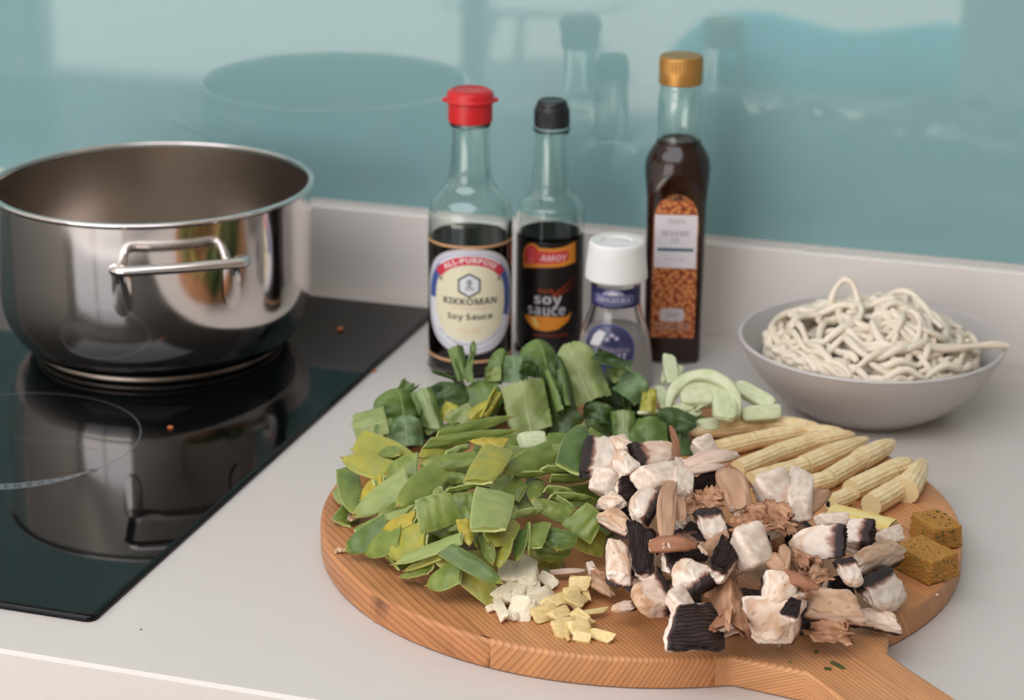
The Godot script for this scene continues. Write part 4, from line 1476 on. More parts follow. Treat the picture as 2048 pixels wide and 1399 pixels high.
# a fibrous curved strip of stalk, nominally 40 x 10 mm
func strip_meshes(tone: int, seed_of: int) -> Dictionary:
	var key := "strip %d %d" % [tone, seed_of]
	if shared.has(key):
		return shared[key]
	var r := RandomNumberGenerator.new()
	r.seed = 1300 + seed_of
	var bow := r.randf_range(4.0, 11.0) * (1.0 if r.randf() > 0.35 else -1.0)
	var sweep := r.randf_range(-5.0, 5.0)
	var twist := r.randf_range(-0.7, 0.7)
	var n := noise_of(0.012, 170 + seed_of, 3)
	var a0: Color = [lin(226, 202, 184), lin(198, 158, 128), lin(164, 112, 80)][tone]
	var a1: Color = [lin(200, 168, 148), lin(168, 122, 92), lin(124, 78, 54)][tone]
	var s := Shape.new()
	var at := func(a: float, t: float) -> Vector3:
		var x := 0.040 * (t - 0.5)
		var phi := TAU * a
		var taper := (0.72 + 0.28 * sin(PI * clampf(t * 1.1, 0.0, 1.0))) * (1.0 - 0.35 * smoothstep(0.8, 1.0, t))
		var z := 0.005 * taper * signf(cos(phi)) * pow(absf(cos(phi)), 0.6)
		var y := 0.0023 * taper * signf(sin(phi)) * pow(absf(sin(phi)), 0.6)
		y += 0.00035 * sin(z * 5200.0) * signf(sin(phi)) + n.get_noise_2d(x * 0.5, z * 3.0) * 0.0011
		x += 0.0018 * n.get_noise_2d(z * 6.0, 3.0 + t) * (smoothstep(0.8, 1.0, t) + smoothstep(0.2, 0.0, t)) * 2.0
		var turn := twist * (t - 0.5)
		return Vector3(x, y * cos(turn) - z * sin(turn) - bow * x * x, z * cos(turn) + y * sin(turn) + sweep * x * x)
	var paint := func(a: float, t: float) -> Color:
		var z := cos(TAU * a)
		return mixed(a0, a1, 0.45 + 0.9 * n.get_noise_3d(t * 0.012, z * 0.03, sin(TAU * a) * 0.01))
	s.grid(28, 20, func(a: float, t: float) -> Vector3: return at.call(1.0 - a, t), true, func(a: float, t: float) -> Color: return paint.call(1.0 - a, t))
	var out := {}
	out.fibres = s.mesh(veg("mushroom stalk", 0.65))
	for end in [0.0, 1.0]:
		s = Shape.new()
		s.tint = mixed(a0, lin(236, 220, 204), 0.4)
		var ring := PackedVector3Array()
		for i in 28:
			ring.append(at.call((i / 28.0) if end < 0.5 else 1.0 - i / 28.0, end))
		s.fan(ring)
		out["cut_end" if end < 0.5 else "cut_end_b"] = s.mesh(veg("mushroom cut", 0.65))
	shared[key] = out
	return out


# baby corn, nominally 36 mm long and 12 mm thick: kind 0 cut at both ends, 1 with a pointed tip, 2 halved lengthwise
func corn_meshes(kind: int, seed_of: int) -> Dictionary:
	var key := "corn %d %d" % [kind, seed_of]
	if shared.has(key):
		return shared[key]
	var n := noise_of(0.010, 190 + seed_of, 2)
	var rows := 14.0
	var l := 0.036
	var shape_at := func(a: float, t: float) -> Vector3:
		var x := l * (t - 0.5)
		var r := 0.0060 * (1.0 - 0.06 * absf(t - 0.5))
		if kind == 1:
			r = 0.0060 * pow(maxf(0.0, 1.0 - pow(t, 2.6)), 0.62) + 0.0004
		var ang := TAU * a * (0.5 if kind == 2 else 1.0)
		var kernels := pow(absf(sin(ang * rows / 2.0)), 0.6)
		var cross := pow(absf(sin(x * 1500.0 + floor(ang * rows / TAU) * 1.3)), 0.7)
		r *= 1.0 - 0.075 * (1.0 - kernels) - 0.035 * (1.0 - cross) + 0.05 * n.get_noise_2d(x, ang * 0.004)
		return Vector3(x, sin(ang) * r, cos(ang) * r)
	var paint := func(a: float, t: float) -> Color: return mixed(lin(244, 222, 176), lin(232, 200, 146), 0.4 + n.get_noise_2d(t * l, a * 0.05))
	var out := {}
	var s := Shape.new()
	s.grid(112 if kind != 2 else 56, 44, func(a: float, t: float) -> Vector3: return shape_at.call(1.0 - a, t), kind != 2, func(a: float, t: float) -> Color: return paint.call(1.0 - a, t))
	out.kernels = s.mesh(veg("baby corn", 0.45))
	for end in ([0.0, 1.0] if kind != 1 else [0.0]):
		s = Shape.new()
		var ring := PackedVector3Array()
		var count := 56
		for i in count:
			var a := float(i) / count if kind != 2 else float(i) / (count - 1)
			ring.append(shape_at.call(a if end < 0.5 else 1.0 - a, end))
		s.tint = lin(238, 218, 164)
		s.fan(ring)
		out["cut_end" if end < 0.5 else "cut_end_b"] = s.mesh(veg("corn cut", 0.5))
	if kind == 2:
		s = Shape.new()
		s.tint = lin(226, 190, 100)
		s.grid(16, 24, func(a: float, t: float) -> Vector3:
			var p: Vector3 = shape_at.call(0.0, t)
			return Vector3(p.x, -0.0008 * (1.0 - pow(a * 2.0 - 1.0, 2.0)), p.z * (a * 2.0 - 1.0)), false, func(a: float, t: float) -> Color: return mixed(lin(230, 198, 110), lin(238, 218, 152), 1.0 - absf(a * 2.0 - 1.0) + 0.6 * n.get_noise_2d(t * l, a * 0.02)))
		flip(s)
		out.cut_side = s.mesh(veg("corn cut", 0.5))
	shared[key] = out
	return out


# ---------------------------------------------------------------- placing pieces
# the turn that lays a piece along a..b with its flat side up and towards the window side, rolled about its length
func lie(a: Vector3, b: Vector3, roll: float) -> Basis:
	var x := (b - a).normalized()
	var face := Vector3(0.22, 0.70, 0.62)
	var y := (face - x * face.dot(x)).normalized().rotated(x, deg_to_rad(roll))
	return Basis(x, y, x.cross(y))


func piece(called: String, meshes: Dictionary, at: Vector3, turn: Basis, size: Vector3, label: String, category: String, group: String) -> Node3D:
	var kept: String = "proto %s %d" % [called, meshes.values()[0].get_instance_id()]
	var o: Node3D
	if shared.has(kept):
		o = shared[kept].duplicate()
		o.name = numbered(called)
		add_child(o, true)
	else:
		o = thing(called, label, category, at)
		for k in meshes:
			part(o, String(k).trim_suffix("_b"), meshes[k])
		shared[kept] = o
	o.transform = Transform3D(turn * Basis.from_scale(size), at)
	tag(o, label, category, group)
	return o


const MM := 0.001


# ends in millimetres: from the cut end to the tip
func pea(kind: int, tone: int, shape: int, a: Vector3, b: Vector3, roll: float, wide: float, label: String) -> void:
	var l := a.distance_to(b) * MM
	piece("snow_pea", pea_meshes(kind, tone, shape), (a + b) / 2.0 * MM, lie(a, b, roll), Vector3(l / 0.040, clampf(wide / 20.0, 0.75, 1.1), wide / 20.0), label, "snow pea", "chopped snow peas")


func leaf(style: int, tone: int, shape: int, a: Vector3, b: Vector3, roll: float, wide: float, label: String) -> void:
	var l := a.distance_to(b) * MM
	piece("leaf_piece", leaf_meshes(style, tone, shape), (a + b) / 2.0 * MM, lie(a, b, roll), Vector3(l / 0.040, clampf(wide / 40.0, 0.5, 1.0), wide / 40.0), label, "leaf", "chopped green leaves")


func corn(kind: int, shape: int, a: Vector3, b: Vector3, thick: float, roll: float, label: String) -> void:
	var l := a.distance_to(b) * MM
	piece("baby_corn", corn_meshes(kind, shape), (a + b) / 2.0 * MM, lie(a, b, roll), Vector3(l / 0.036, thick / 12.0, thick / 12.0), label, "baby corn", "sliced baby corn")


# gills: which way the gill side looks in the piece's own lie: "+y" out, "-y" in (skin out), "+z" or "-z" to a side, "+x" or "-x" to an end
func chunk(tone: int, shape: int, gills: String, a: Vector3, b: Vector3, roll: float, wide: float, deep: float, label: String) -> void:
	var l := a.distance_to(b)
	var f := lie(a, b, roll)
	var turn := f
	var size := Vector3(l, deep, wide)
	match gills:
		"-y":
			turn = Basis(f.x, -f.y, -f.z)
		"+z":
			turn = Basis(f.x, f.z, -f.y)
			size = Vector3(l, wide, deep)
		"-z":
			turn = Basis(f.x, -f.z, f.y)
			size = Vector3(l, wide, deep)
		"+x":
			turn = Basis(-f.y, f.x, f.z)
			size = Vector3(deep, l, wide)
		"-x":
			turn = Basis(f.y, -f.x, f.z)
			size = Vector3(deep, l, wide)
	piece("mushroom_piece", chunk_meshes(tone, shape), (a + b) / 2.0 * MM, turn, size / 2.0 * MM, label, "mushroom", "chopped mushrooms")


func strip(tone: int, shape: int, a: Vector3, b: Vector3, roll: float, wide: float, label: String) -> void:
	var l := a.distance_to(b) * MM
	piece("mushroom_stalk", strip_meshes(tone, shape), (a + b) / 2.0 * MM, lie(a, b, roll), Vector3(l / 0.040, clampf(wide / 10.0, 0.5, 1.5), wide / 10.0), label, "mushroom", "chopped mushrooms")


# what: "flesh" white mushroom block, "scrap" brown torn mushroom, "garlic", "ginger", "stem" pale leaf stem
func bit(what: String, shape: int, a: Vector3, b: Vector3, roll: float, wide: float, deep: float, label: String) -> void:
	var l := a.distance_to(b)
	var key := "bit %s %d" % [what, shape]
	var called: String = {"flesh": "mushroom_piece", "scrap": "mushroom_scrap", "garlic": "garlic_piece", "ginger": "ginger_piece", "stem": "stem_slice"}[what]
	if not shared.has(key):
		var n := noise_of(0.8, 210 + shape, 3)
		var c: Array = {"flesh": [lin(236, 220, 204), lin(212, 184, 164)], "scrap": [lin(200, 154, 120), lin(154, 106, 76)], "garlic": [lin(238, 226, 202), lin(226, 210, 174)], "ginger": [lin(230, 206, 150), lin(214, 184, 118)], "stem": [lin(218, 220, 188), lin(196, 206, 152)]}[what]
		var k: Array = {"flesh": [0.34, 0.42, 0.08, 0.6], "scrap": [0.75, 0.40, 0.42, 0.62], "garlic": [0.36, 0.52, 0.10, 0.7], "ginger": [0.30, 0.55, 0.12, 0.5], "stem": [0.45, 0.25, 0.05, 0.9]}[what]
		var m: ArrayMesh = torn_flap(shape, c[0], c[1]) if what == "scrap" else lump(shape, k[0], k[1], k[2], k[3], func(p: Vector3) -> Color: return mixed(c[0], c[1], 0.4 + 1.3 * n.get_noise_3dv(p * 1.5)), veg(what + " flesh", 0.5 if what != "scrap" else 0.65), 12)
		shared[key] = m
	var o := part(self, numbered(called), shared[key])
	o.transform = Transform3D(lie(a, b, roll) * Basis.from_scale(Vector3(l, deep, wide) / 2.0 * MM), (a + b) / 2.0 * MM)
	tag(o, label, {"flesh": "mushroom", "scrap": "mushroom", "garlic": "garlic", "ginger": "ginger", "stem": "stem"}[what], {"flesh": "chopped mushrooms", "scrap": "chopped mushrooms", "garlic": "chopped garlic", "ginger": "chopped ginger", "stem": "sliced pale stems"}[what])


# a torn, crumpled flap of brown mushroom, half size 1
func torn_flap(shape: int, a: Color, b: Color) -> ArrayMesh:
	var r := RandomNumberGenerator.new()
	r.seed = 1700 + shape
	var n := noise_of(0.9, 350 + shape, 3)
	var fibre := noise_of(0.34, 360 + shape, 2)
	var fold := r.randf_range(0.8, 1.5) * (1.0 if r.randf() > 0.5 else -1.0)
	var turn := r.randf_range(-0.8, 0.8)
	var flat_at := func(u: float, t: float) -> Vector2:
		var edge := 1.0 + 0.45 * n.get_noise_2d(t * 2.0, 5.0 + signf(u)) * absf(u)
		var end := pow(absf(t), 4.0) * 0.35 * fibre.get_noise_2d(u * 0.8, 2.0 + signf(t))
		return Vector2(t * (0.95 + end * 2.0), u * edge * (1.0 - 0.25 * t * t))
	var body := func(q: float, t: float, lift: float) -> Vector3:
		var p: Vector2 = flat_at.call(q, t)
		var d := p.rotated(turn)
		var y := 0.9 * fold * (absf(d.y) - 0.4) + 0.45 * n.get_noise_2d(p.x * 0.8, p.y * 0.8) + 0.06 * fibre.get_noise_2d(p.x * 0.2, p.y * 0.8)
		return Vector3(p.x, clampf(y, -1.1, 1.1) + lift * (1.0 - 0.6 * absf(q * q * q)), p.y)
	var s := Shape.new()
	s.grid(64, 30, func(q: float, t: float) -> Vector3:
		return body.call(q * 4.0 - 1.0, t * 2.0 - 1.0, 0.22) if q <= 0.5 else body.call(3.0 - q * 4.0, t * 2.0 - 1.0, -0.22), true, func(q: float, t: float) -> Color:
		var z := q if q <= 0.5 else 1.0 - q
		return mixed(a, b, 0.45 + 0.9 * fibre.get_noise_2d(t * 0.5, z * 4.0) + 0.7 * n.get_noise_2d(t * 2.0, z * 4.0)))
	for t in [0.0, 1.0]:
		var ring := PackedVector3Array()
		for i in 64:
			var q := float(i if t > 0.5 else 63 - i) / 64.0
			ring.append(body.call(q * 4.0 - 1.0, t * 2.0 - 1.0, 0.22) if q <= 0.5 else body.call(3.0 - q * 4.0, t * 2.0 - 1.0, -0.22))
		s.tint = b
		s.fan(ring)
	return s.mesh(veg("scrap flesh", 0.65))


# a curved slice of pale stem: a thick C
func stem_curl(shape: int, a: Vector3, b: Vector3, roll: float, wide: float, thick: float, label: String) -> void:
	var key := "curl %d" % shape
	if not shared.has(key):
		var n := noise_of(0.010, 240 + shape, 3)
		var sweep: float = [200.0, 150.0, 100.0, 60.0][shape % 4]
		var s := Shape.new()
		var at := func(q: float, t: float) -> Vector3:
			var ang := deg_to_rad(90.0 + sweep * (0.5 - t))
			var phi := TAU * q
			var r := 0.5 + 0.09 * signf(cos(phi)) * pow(absf(cos(phi)), 0.6) * (1.0 - 0.45 * pow(absf(t - 0.5) * 2.0, 3.0))
			var y := 0.17 * signf(sin(phi)) * pow(absf(sin(phi)), 0.6)
			r += 0.02 * n.get_noise_2d(t * 0.03, phi * 0.003)
			return Vector3(cos(ang) * r, y * (1.0 + 0.3 * n.get_noise_2d(t * 0.04, 2.0)), -sin(ang) * r + 0.25)
		s.grid(20, 30, func(q: float, t: float) -> Vector3: return at.call(q, t), true, func(q: float, t: float) -> Color: return mixed(lin(220, 222, 190), lin(194, 206, 148), 0.35 + 0.5 * smoothstep(0.2, 0.0, absf(q - 0.0)) + n.get_noise_2d(t * 0.05, q * 0.03)))
		for end in [0.0, 1.0]:
			s.tint = lin(222, 226, 190)
			var ring := PackedVector3Array()
			for i in 20:
				ring.append(at.call(i / 20.0 if end > 0.5 else 1.0 - i / 20.0, end))
			s.fan(ring)
		shared[key] = s.mesh(veg("pale stem", 0.4, 0.2))
	var l := a.distance_to(b)
	var o := part(self, numbered("stem_slice"), shared[key])
	o.transform = Transform3D(lie(a, b, roll) * Basis.from_scale(Vector3(l, thick * 3.0, wide * 1.4) * MM), (a + b) / 2.0 * MM)
	tag(o, label, "stem", "sliced pale stems")


func stock_cube(shape: int, at: Vector3, yaw: float, size: Vector3, label: String) -> void:
	var n := noise_of(0.16, 260 + shape, 3)
	var dots := noise_of(0.10, 270 + shape, 1, FastNoiseLite.TYPE_CELLULAR)
	var r := RandomNumberGenerator.new()
	r.seed = 55 + shape
	var s := lump(300 + shape, 0.13, 0.07, 0.05, 0.22, func(p: Vector3) -> Color:
		var c := mixed(lin(186, 134, 58), lin(150, 102, 40), 0.45 + 0.9 * n.get_noise_3dv(p))
		return mixed(c, lin(92, 84, 40), smoothstep(0.42, 0.62, n.get_noise_3dv(p * 2.1 + Vector3(9, 0, 0)))), veg("stock cube", 0.8), 30)
	var o := thing("stock_cube", label, "stock cube", at * MM, "stock cubes")
	var block := part(o, "block", s)
	block.transform = Transform3D(Basis(Vector3.UP, deg_to_rad(yaw)) * Basis.from_scale(size / 2.0 * MM), Vector3(0, size.y / 2.0 * MM, 0))
	var f := Shape.new()
	for i in 46:
		f.tint = [lin(96, 92, 44), lin(70, 62, 34), lin(120, 116, 60)][i % 3]
		var axis := i % 3
		var p := Vector3(r.randf_range(-0.82, 0.82), r.randf_range(-0.82, 0.82), r.randf_range(-0.82, 0.82))
		p[axis] = 0.95 if axis == 1 or r.randf() > 0.3 else -0.95
		p = p * size / 2.0 * MM
		var d := Vector3(r.randf_range(0.0006, 0.0012), r.randf_range(0.0004, 0.0007), r.randf_range(0.0004, 0.0009))
		f.box(p - d, p + d, 0.0002)
	var flecks := part(o, "herb_fleck", f.mesh(veg("dried herbs", 0.8)))
	flecks.transform = Transform3D(Basis(Vector3.UP, deg_to_rad(yaw)), Vector3(0, size.y / 2.0 * MM, 0))
	flecks.set_meta("kind", "stuff")


# ---------------------------------------------------------------- noodles
func heap_height(p: Vector2) -> float:
	# top of the noodle heap above the worktop, from the bowl's centre
	var r := p.length() / 0.078
	return 0.046 + 0.034 * maxf(0.0, 1.0 - r * r * 0.9) + 0.006 * sin(p.x * 60.0) * (1.0 - r) - 0.012 * maxf(0.0, r - 0.85)


func noodle(path: Array, label: String, thick := 0.0028) -> void:
	var s := Shape.new()
	var soft := veg("noodle", 0.38)
	s.tint = mixed(lin(242, 230, 212), lin(234, 218, 196), rng.randf())
	s.tube(spline3(path, 7), func(t: float) -> float: return thick * (0.92 + 0.14 * sin(t * 17.0)) * (0.75 + 0.25 * minf(1.0, minf(t, 1.0 - t) * 30.0)), 9)
	var o := part(self, numbered("noodle"), s.mesh(soft))
	o.position = BOWL
	tag(o, label, "noodle", "noodles in the bowl")


func build_noodles() -> void:
	rng.seed = 31
	for i in 88:
		var layer := 3 if i < 20 else (2 if i < 42 else (1 if i < 66 else 0))
		var p := Vector2.from_angle(2.39996 * i + rng.randf() * 0.5) * sqrt(fposmod(0.137 + 0.618034 * i, 1.0)) * 0.070
		var head := rng.randf() * TAU
		var spin := rng.randf_range(22.0, 60.0) * (1.0 if rng.randf() > 0.5 else -1.0)
		var path: Array = []
		var steps := rng.randi_range(15, 26)
		for k in steps:
			spin += rng.randf_range(-14.0, 14.0)
			head += spin * 0.0062
			p += Vector2.from_angle(head) * 0.0062
			var edge := 0.0745
			if p.length() > edge:
				p = p.normalized() * edge
				head = (-p).angle() + (0.9 if spin > 0 else -0.9)
			var y := heap_height(p) - 0.0048 * layer - 0.001 + 0.0022 * sin(k * 1.1 + i)
			path.append(Vector3(p.x, y, p.y))
		noodle(path, "thick white noodle tangled among the others heaped in the pale grey bowl")
	for i in 22:   # the middle of the heap
		var p := Vector2.from_angle(2.39996 * i) * (0.006 + 0.0016 * i)
		var head := rng.randf() * TAU
		var path: Array = []
		for k in 18:
			head += rng.randf_range(26.0, 44.0) * 0.0058 * (1.0 if i % 2 else -1.0)
			p += Vector2.from_angle(head) * 0.0058
			p = p.limit_length(0.064)
			path.append(Vector3(p.x, heap_height(p) - 0.004 - 0.0035 * (i % 3) + 0.002 * sin(k * 1.3 + i), p.y))
		noodle(path, "thick white noodle tangled among the others heaped in the pale grey bowl")
	# strands that stand out
	noodle([Vector3(0.020, 0.066, 0.045), Vector3(0.036, 0.064, 0.040), Vector3(0.054, 0.0605, 0.028), Vector3(0.070, 0.0600, 0.016), Vector3(0.084, 0.0595, 0.006), Vector3(0.096, 0.0580, -0.001)], "noodle end lying straight out over the right rim of the grey bowl")
	noodle([Vector3(-0.032, 0.070, -0.004), Vector3(-0.030, 0.082, -0.010), Vector3(-0.024, 0.090, -0.014), Vector3(-0.017, 0.087, -0.013), Vector3(-0.012, 0.076, -0.008), Vector3(-0.010, 0.068, 0.000)], "noodle loop standing up as the highest peak of the heap in the bowl")
	noodle([Vector3(0.004, 0.070, -0.020), Vector3(0.010, 0.081, -0.022), Vector3(0.022, 0.084, -0.018), Vector3(0.034, 0.078, -0.010), Vector3(0.044, 0.068, 0.000)], "noodle arching over the back right shoulder of the heap in the bowl")
	noodle([Vector3(-0.060, 0.052, 0.030), Vector3(-0.070, 0.057, 0.012), Vector3(-0.066, 0.061, -0.006), Vector3(-0.052, 0.064, -0.014), Vector3(-0.040, 0.066, -0.004), Vector3(-0.036, 0.066, 0.014)], "noodle bent in a wide loop at the left edge of the heap in the bowl")


# ---------------- where the pieces lie: ends in millimetres, in the order they were tipped onto the board
func build_food() -> void:
	build_noodles()
	place_peas()
	place_leaves()
	place_corn()
	place_mushrooms()
	place_garlic()
	stock_cube(0, Vector3(-127.3, 18, 384.3), -52.0, Vector3(29, 15, 21), "half stock cube at the far right, behind the other one")
	stock_cube(1, Vector3(-127.7, 18, 429.9), -38.0, Vector3(32, 15, 24), "half stock cube nearer the mushrooms, in front of the other one")


func place_peas() -> void:
	pea(0, 1, 2, Vector3(-488.4, 48.0, 411.3), Vector3(-439.7, 48.0, 435.4), 10, 17.2, "pale yellow-green snow pea half lying topmost at the back left of the heap")
	pea(1, 4, 1, Vector3(-498.2, 33.3, 387.5), Vector3(-483.0, 38.2, 407.1), 0, 11.4, "short yellow snow pea end under the back left tip of the heap")
	pea(0, 1, 2, Vector3(-448.6, 47.0, 453.0), Vector3(-488.3, 47.0, 438.9), 5, 18.0, "yellow-green snow pea half whose brown tip sticks out left over the worktop")
	pea(0, 0, 1, Vector3(-432.2, 56.9, 456.9), Vector3(-452.4, 49.1, 459.5), 0, 16.4, "green snow pea half under the one with the brown tip, far left")
	pea(0, 0, 2, Vector3(-493.7, 30.3, 418.5), Vector3(-464.1, 30.3, 483.7), 0, 15.7, "long green snow pea half hanging down the far left edge of the heap")
	pea(0, 2, 2, Vector3(-492.7, 23.0, 435.9), Vector3(-478.9, 23.0, 457.9), 0, 8.9, "small pale pea tip peeping out at the leftmost edge of the heap")
	pea(0, 4, 2, Vector3(-447.6, 49.2, 474.0), Vector3(-463.0, 36.0, 473.9), 10, 16.3, "crumpled yellow snow pea half with a brown tip, left side of the heap")
	pea(0, 0, 2, Vector3(-411.6, 62.2, 472.7), Vector3(-424.9, 53.4, 514.2), 0, 17.6, "broad green snow pea half slanting down left in the middle left of the heap")
	pea(0, 2, 0, Vector3(-431.7, 54.5, 476.2), Vector3(-464.1, 28.4, 483.8), 0, 16.2, "long pale snow pea half slanting to the left edge, under a broad green one")
	pea(0, 2, 1, Vector3(-414.3, 53.8, 516.3), Vector3(-448.4, 34.6, 505.1), 30, 8.9, "slim pale snow pea half with a bright lower seam, left side of the heap")
	pea(0, 0, 0, Vector3(-398.6, 61.7, 449.5), Vector3(-427.3, 60.2, 463.5), 12, 11.4, "long green snow pea half with its tip to the left, upper middle of heap")
	pea(0, 1, 2, Vector3(-423.7, 59.4, 423.3), Vector3(-434.4, 57.6, 448.3), 0, 12.4, "flat pale snow pea half behind the slim edge-on pods, upper left")
	pea(0, 2, 0, Vector3(-416.7, 62.5, 450.8), Vector3(-406.2, 63.5, 432.8), 55, 5.0, "slim pod seen edge-on pointing right at the upper middle of the heap")
	pea(0, 0, 0, Vector3(-431.8, 62.0, 424.2), Vector3(-397.9, 62.0, 374.6), 20, 8.8, "longest glossy pod lying highest along the back of the heap, tip right")
	pea(0, 0, 0, Vector3(-432.9, 63.4, 438.9), Vector3(-385.7, 63.4, 400.0), 25, 7.2, "long slim pod just below the longest one, ending beside the pale leaf")
	pea(0, 4, 1, Vector3(-383.4, 67.4, 432.7), Vector3(-405.2, 67.7, 437.4), 25, 9.3, "short yellow-tipped pod piece lying across the top middle of the heap")
	pea(1, 1, 1, Vector3(-382.1, 71.1, 451.6), Vector3(-379.6, 68.9, 499.1), 10, 21.9, "large pale yellow trapezoid of snow pea lying topmost in the middle")
	pea(0, 0, 0, Vector3(-358.7, 59.7, 416.3), Vector3(-375.6, 60.2, 462.0), 0, 16.6, "wide green snow pea half right of the yellow trapezoid")
	pea(0, 3, 1, Vector3(-339.8, 62.2, 448.5), Vector3(-352.1, 62.2, 372.5), 0, 19.0, "dark snow pea half standing on end with its tip up before the leaves")
	pea(0, 0, 2, Vector3(-372.3, 56.8, 455.5), Vector3(-355.3, 54.6, 440.1), 70, 5.3, "thin edge-on pod pointing right under the wide green one")
	pea(1, 0, 0, Vector3(-357.4, 57.5, 441.5), Vector3(-330.8, 54.8, 431.4), 60, 6.4, "thin edge-on pod with a pale cut end left of the mushrooms")
	pea(0, 0, 2, Vector3(-351.6, 53.5, 445.1), Vector3(-330.0, 51.6, 434.0), 60, 7.1, "edge-on pod beside the mushrooms, second of the dark stacked ones")
	pea(0, 0, 0, Vector3(-350.5, 52.4, 459.0), Vector3(-334.2, 49.6, 452.3), 60, 6.0, "edge-on pod beside the mushrooms, third of the dark stacked ones")
	pea(0, 0, 0, Vector3(-345.7, 50.3, 462.8), Vector3(-322.9, 47.3, 452.5), 60, 6.0, "edge-on pod beside the mushrooms, fourth of the dark stacked ones")
	pea(0, 0, 2, Vector3(-342.4, 49.1, 463.5), Vector3(-329.0, 45.0, 467.9), 50, 5.6, "short edge-on pod below the dark stacked ones near the mushrooms")
	pea(1, 0, 0, Vector3(-382.1, 50.6, 451.4), Vector3(-364.5, 48.3, 460.0), 0, 15.7, "dark square pod piece in the shade below the yellow trapezoid")
	pea(0, 0, 1, Vector3(-363.2, 48.9, 439.0), Vector3(-356.4, 45.8, 463.1), 0, 12.2, "dark pod piece in the shadowed middle right of the heap")
	pea(1, 2, 1, Vector3(-366.5, 67.4, 507.4), Vector3(-357.8, 61.6, 546.0), 0, 25.8, "broad pale green rounded snow pea half lying on top at the front middle")
	pea(0, 1, 0, Vector3(-357.8, 54.9, 513.8), Vector3(-357.3, 49.2, 541.1), 0, 21.0, "yellow-tipped snow pea half directly beneath the broad pale rounded one")
	pea(1, 0, 1, Vector3(-404.7, 56.8, 532.5), Vector3(-385.7, 61.2, 520.1), 12, 22.3, "big square-cut snow pea piece with a ragged left end, front left of centre")
	pea(1, 0, 0, Vector3(-391.3, 58.5, 510.8), Vector3(-377.8, 59.9, 503.6), 5, 12.3, "square snow pea piece tucked behind the broad pale rounded one")
	pea(1, 0, 0, Vector3(-389.1, 53.3, 523.4), Vector3(-375.1, 55.5, 516.4), 0, 14.9, "dark square snow pea piece left of the broad pale rounded one")
	pea(0, 4, 0, Vector3(-378.0, 58.0, 531.0), Vector3(-367.1, 52.6, 551.0), 10, 8.7, "small yellow pod tip hanging down left of the yellow-tipped half")
	pea(0, 2, 2, Vector3(-372.0, 55.9, 550.4), Vector3(-412.7, 34.5, 551.0), 18, 9.9, "long pale glossy pod slanting across the front left of the heap")
	pea(0, 1, 2, Vector3(-383.6, 42.9, 549.8), Vector3(-409.0, 27.9, 544.7), 30, 5.7, "slim yellow-green pod just under the long pale glossy one")
	pea(0, 0, 1, Vector3(-391.8, 32.9, 548.7), Vector3(-414.1, 21.0, 539.3), 20, 7.4, "small pod with a pale pointed tip lying on the wood, front left")
	pea(0, 0, 0, Vector3(-370.4, 38.7, 556.8), Vector3(-391.1, 26.5, 556.6), 8, 15.9, "rounded green snow pea half lying on the wood at the front")
	pea(0, 3, 0, Vector3(-379.5, 51.7, 558.0), Vector3(-343.5, 38.3, 563.6), 14, 11.2, "long dark pod with a yellow seam pointing at the garlic")
	pea(1, 1, 0, Vector3(-382.9, 41.2, 545.7), Vector3(-351.9, 22.5, 551.8), 5, 16.0, "pale flat pod on the wood under the long dark one, beside the garlic")
	pea(0, 3, 0, Vector3(-429.9, 41.5, 517.8), Vector3(-454.1, 24.0, 522.3), 0, 16.5, "dark green snow pea half at the front left corner of the heap")
	pea(0, 0, 0, Vector3(-415.4, 43.8, 531.9), Vector3(-442.1, 24.6, 522.6), 0, 16.3, "green snow pea half with a white speck, second along the front left")
	pea(0, 1, 0, Vector3(-398.3, 48.4, 537.0), Vector3(-423.9, 30.9, 532.5), 0, 20.9, "olive yellow snow pea half, third along the front left edge")
	pea(0, 4, 0, Vector3(-408.2, 54.4, 527.9), Vector3(-429.9, 42.0, 523.5), 10, 9.5, "pointed yellow pod end with a brown tip above the front left row")
	pea(1, 0, 0, Vector3(-324.4, 52.3, 488.6), Vector3(-309.1, 44.0, 490.8), 8, 21.9, "broad cut snow pea piece at the right front next to the mushrooms")
	pea(1, 1, 1, Vector3(-322.7, 39.6, 489.6), Vector3(-307.7, 31.5, 481.9), 8, 18.5, "yellow-edged cut piece right beneath the broad one beside the mushrooms")
	pea(0, 3, 1, Vector3(-327.8, 46.4, 501.3), Vector3(-327.2, 37.7, 510.9), 0, 20.4, "rounded dark snow pea half, upper of two behind the garlic")
	pea(0, 0, 0, Vector3(-334.2, 37.6, 497.5), Vector3(-333.1, 27.5, 506.0), 0, 23.3, "rounded snow pea half, lower of two behind the garlic")
	pea(1, 0, 2, Vector3(-339.1, 50.2, 503.8), Vector3(-337.7, 44.6, 523.9), 20, 12.2, "cut pod piece turned sideways left of the two rounded halves")
	pea(0, 3, 2, Vector3(-347.2, 48.8, 514.9), Vector3(-343.8, 39.9, 536.7), 35, 9.5, "dark pod end standing sideways in the front middle")
	pea(0, 0, 2, Vector3(-345.9, 50.5, 508.3), Vector3(-339.8, 41.0, 527.9), 70, 5.1, "thin edge-on pod end right of the dark sideways one")
	pea(0, 0, 0, Vector3(-364.7, 51.5, 533.2), Vector3(-354.0, 42.1, 549.4), 40, 8.7, "green pod end pointing down to the garlic, left of a pair")
	pea(0, 1, 0, Vector3(-352.1, 49.4, 527.6), Vector3(-350.6, 39.9, 548.8), 40, 10.1, "olive pod end pointing down to the garlic, right of a pair")
	pea(0, 0, 2, Vector3(-376.2, 51.6, 514.8), Vector3(-366.8, 45.1, 538.5), 60, 5.8, "dark edge-on pod under the small yellow tip")
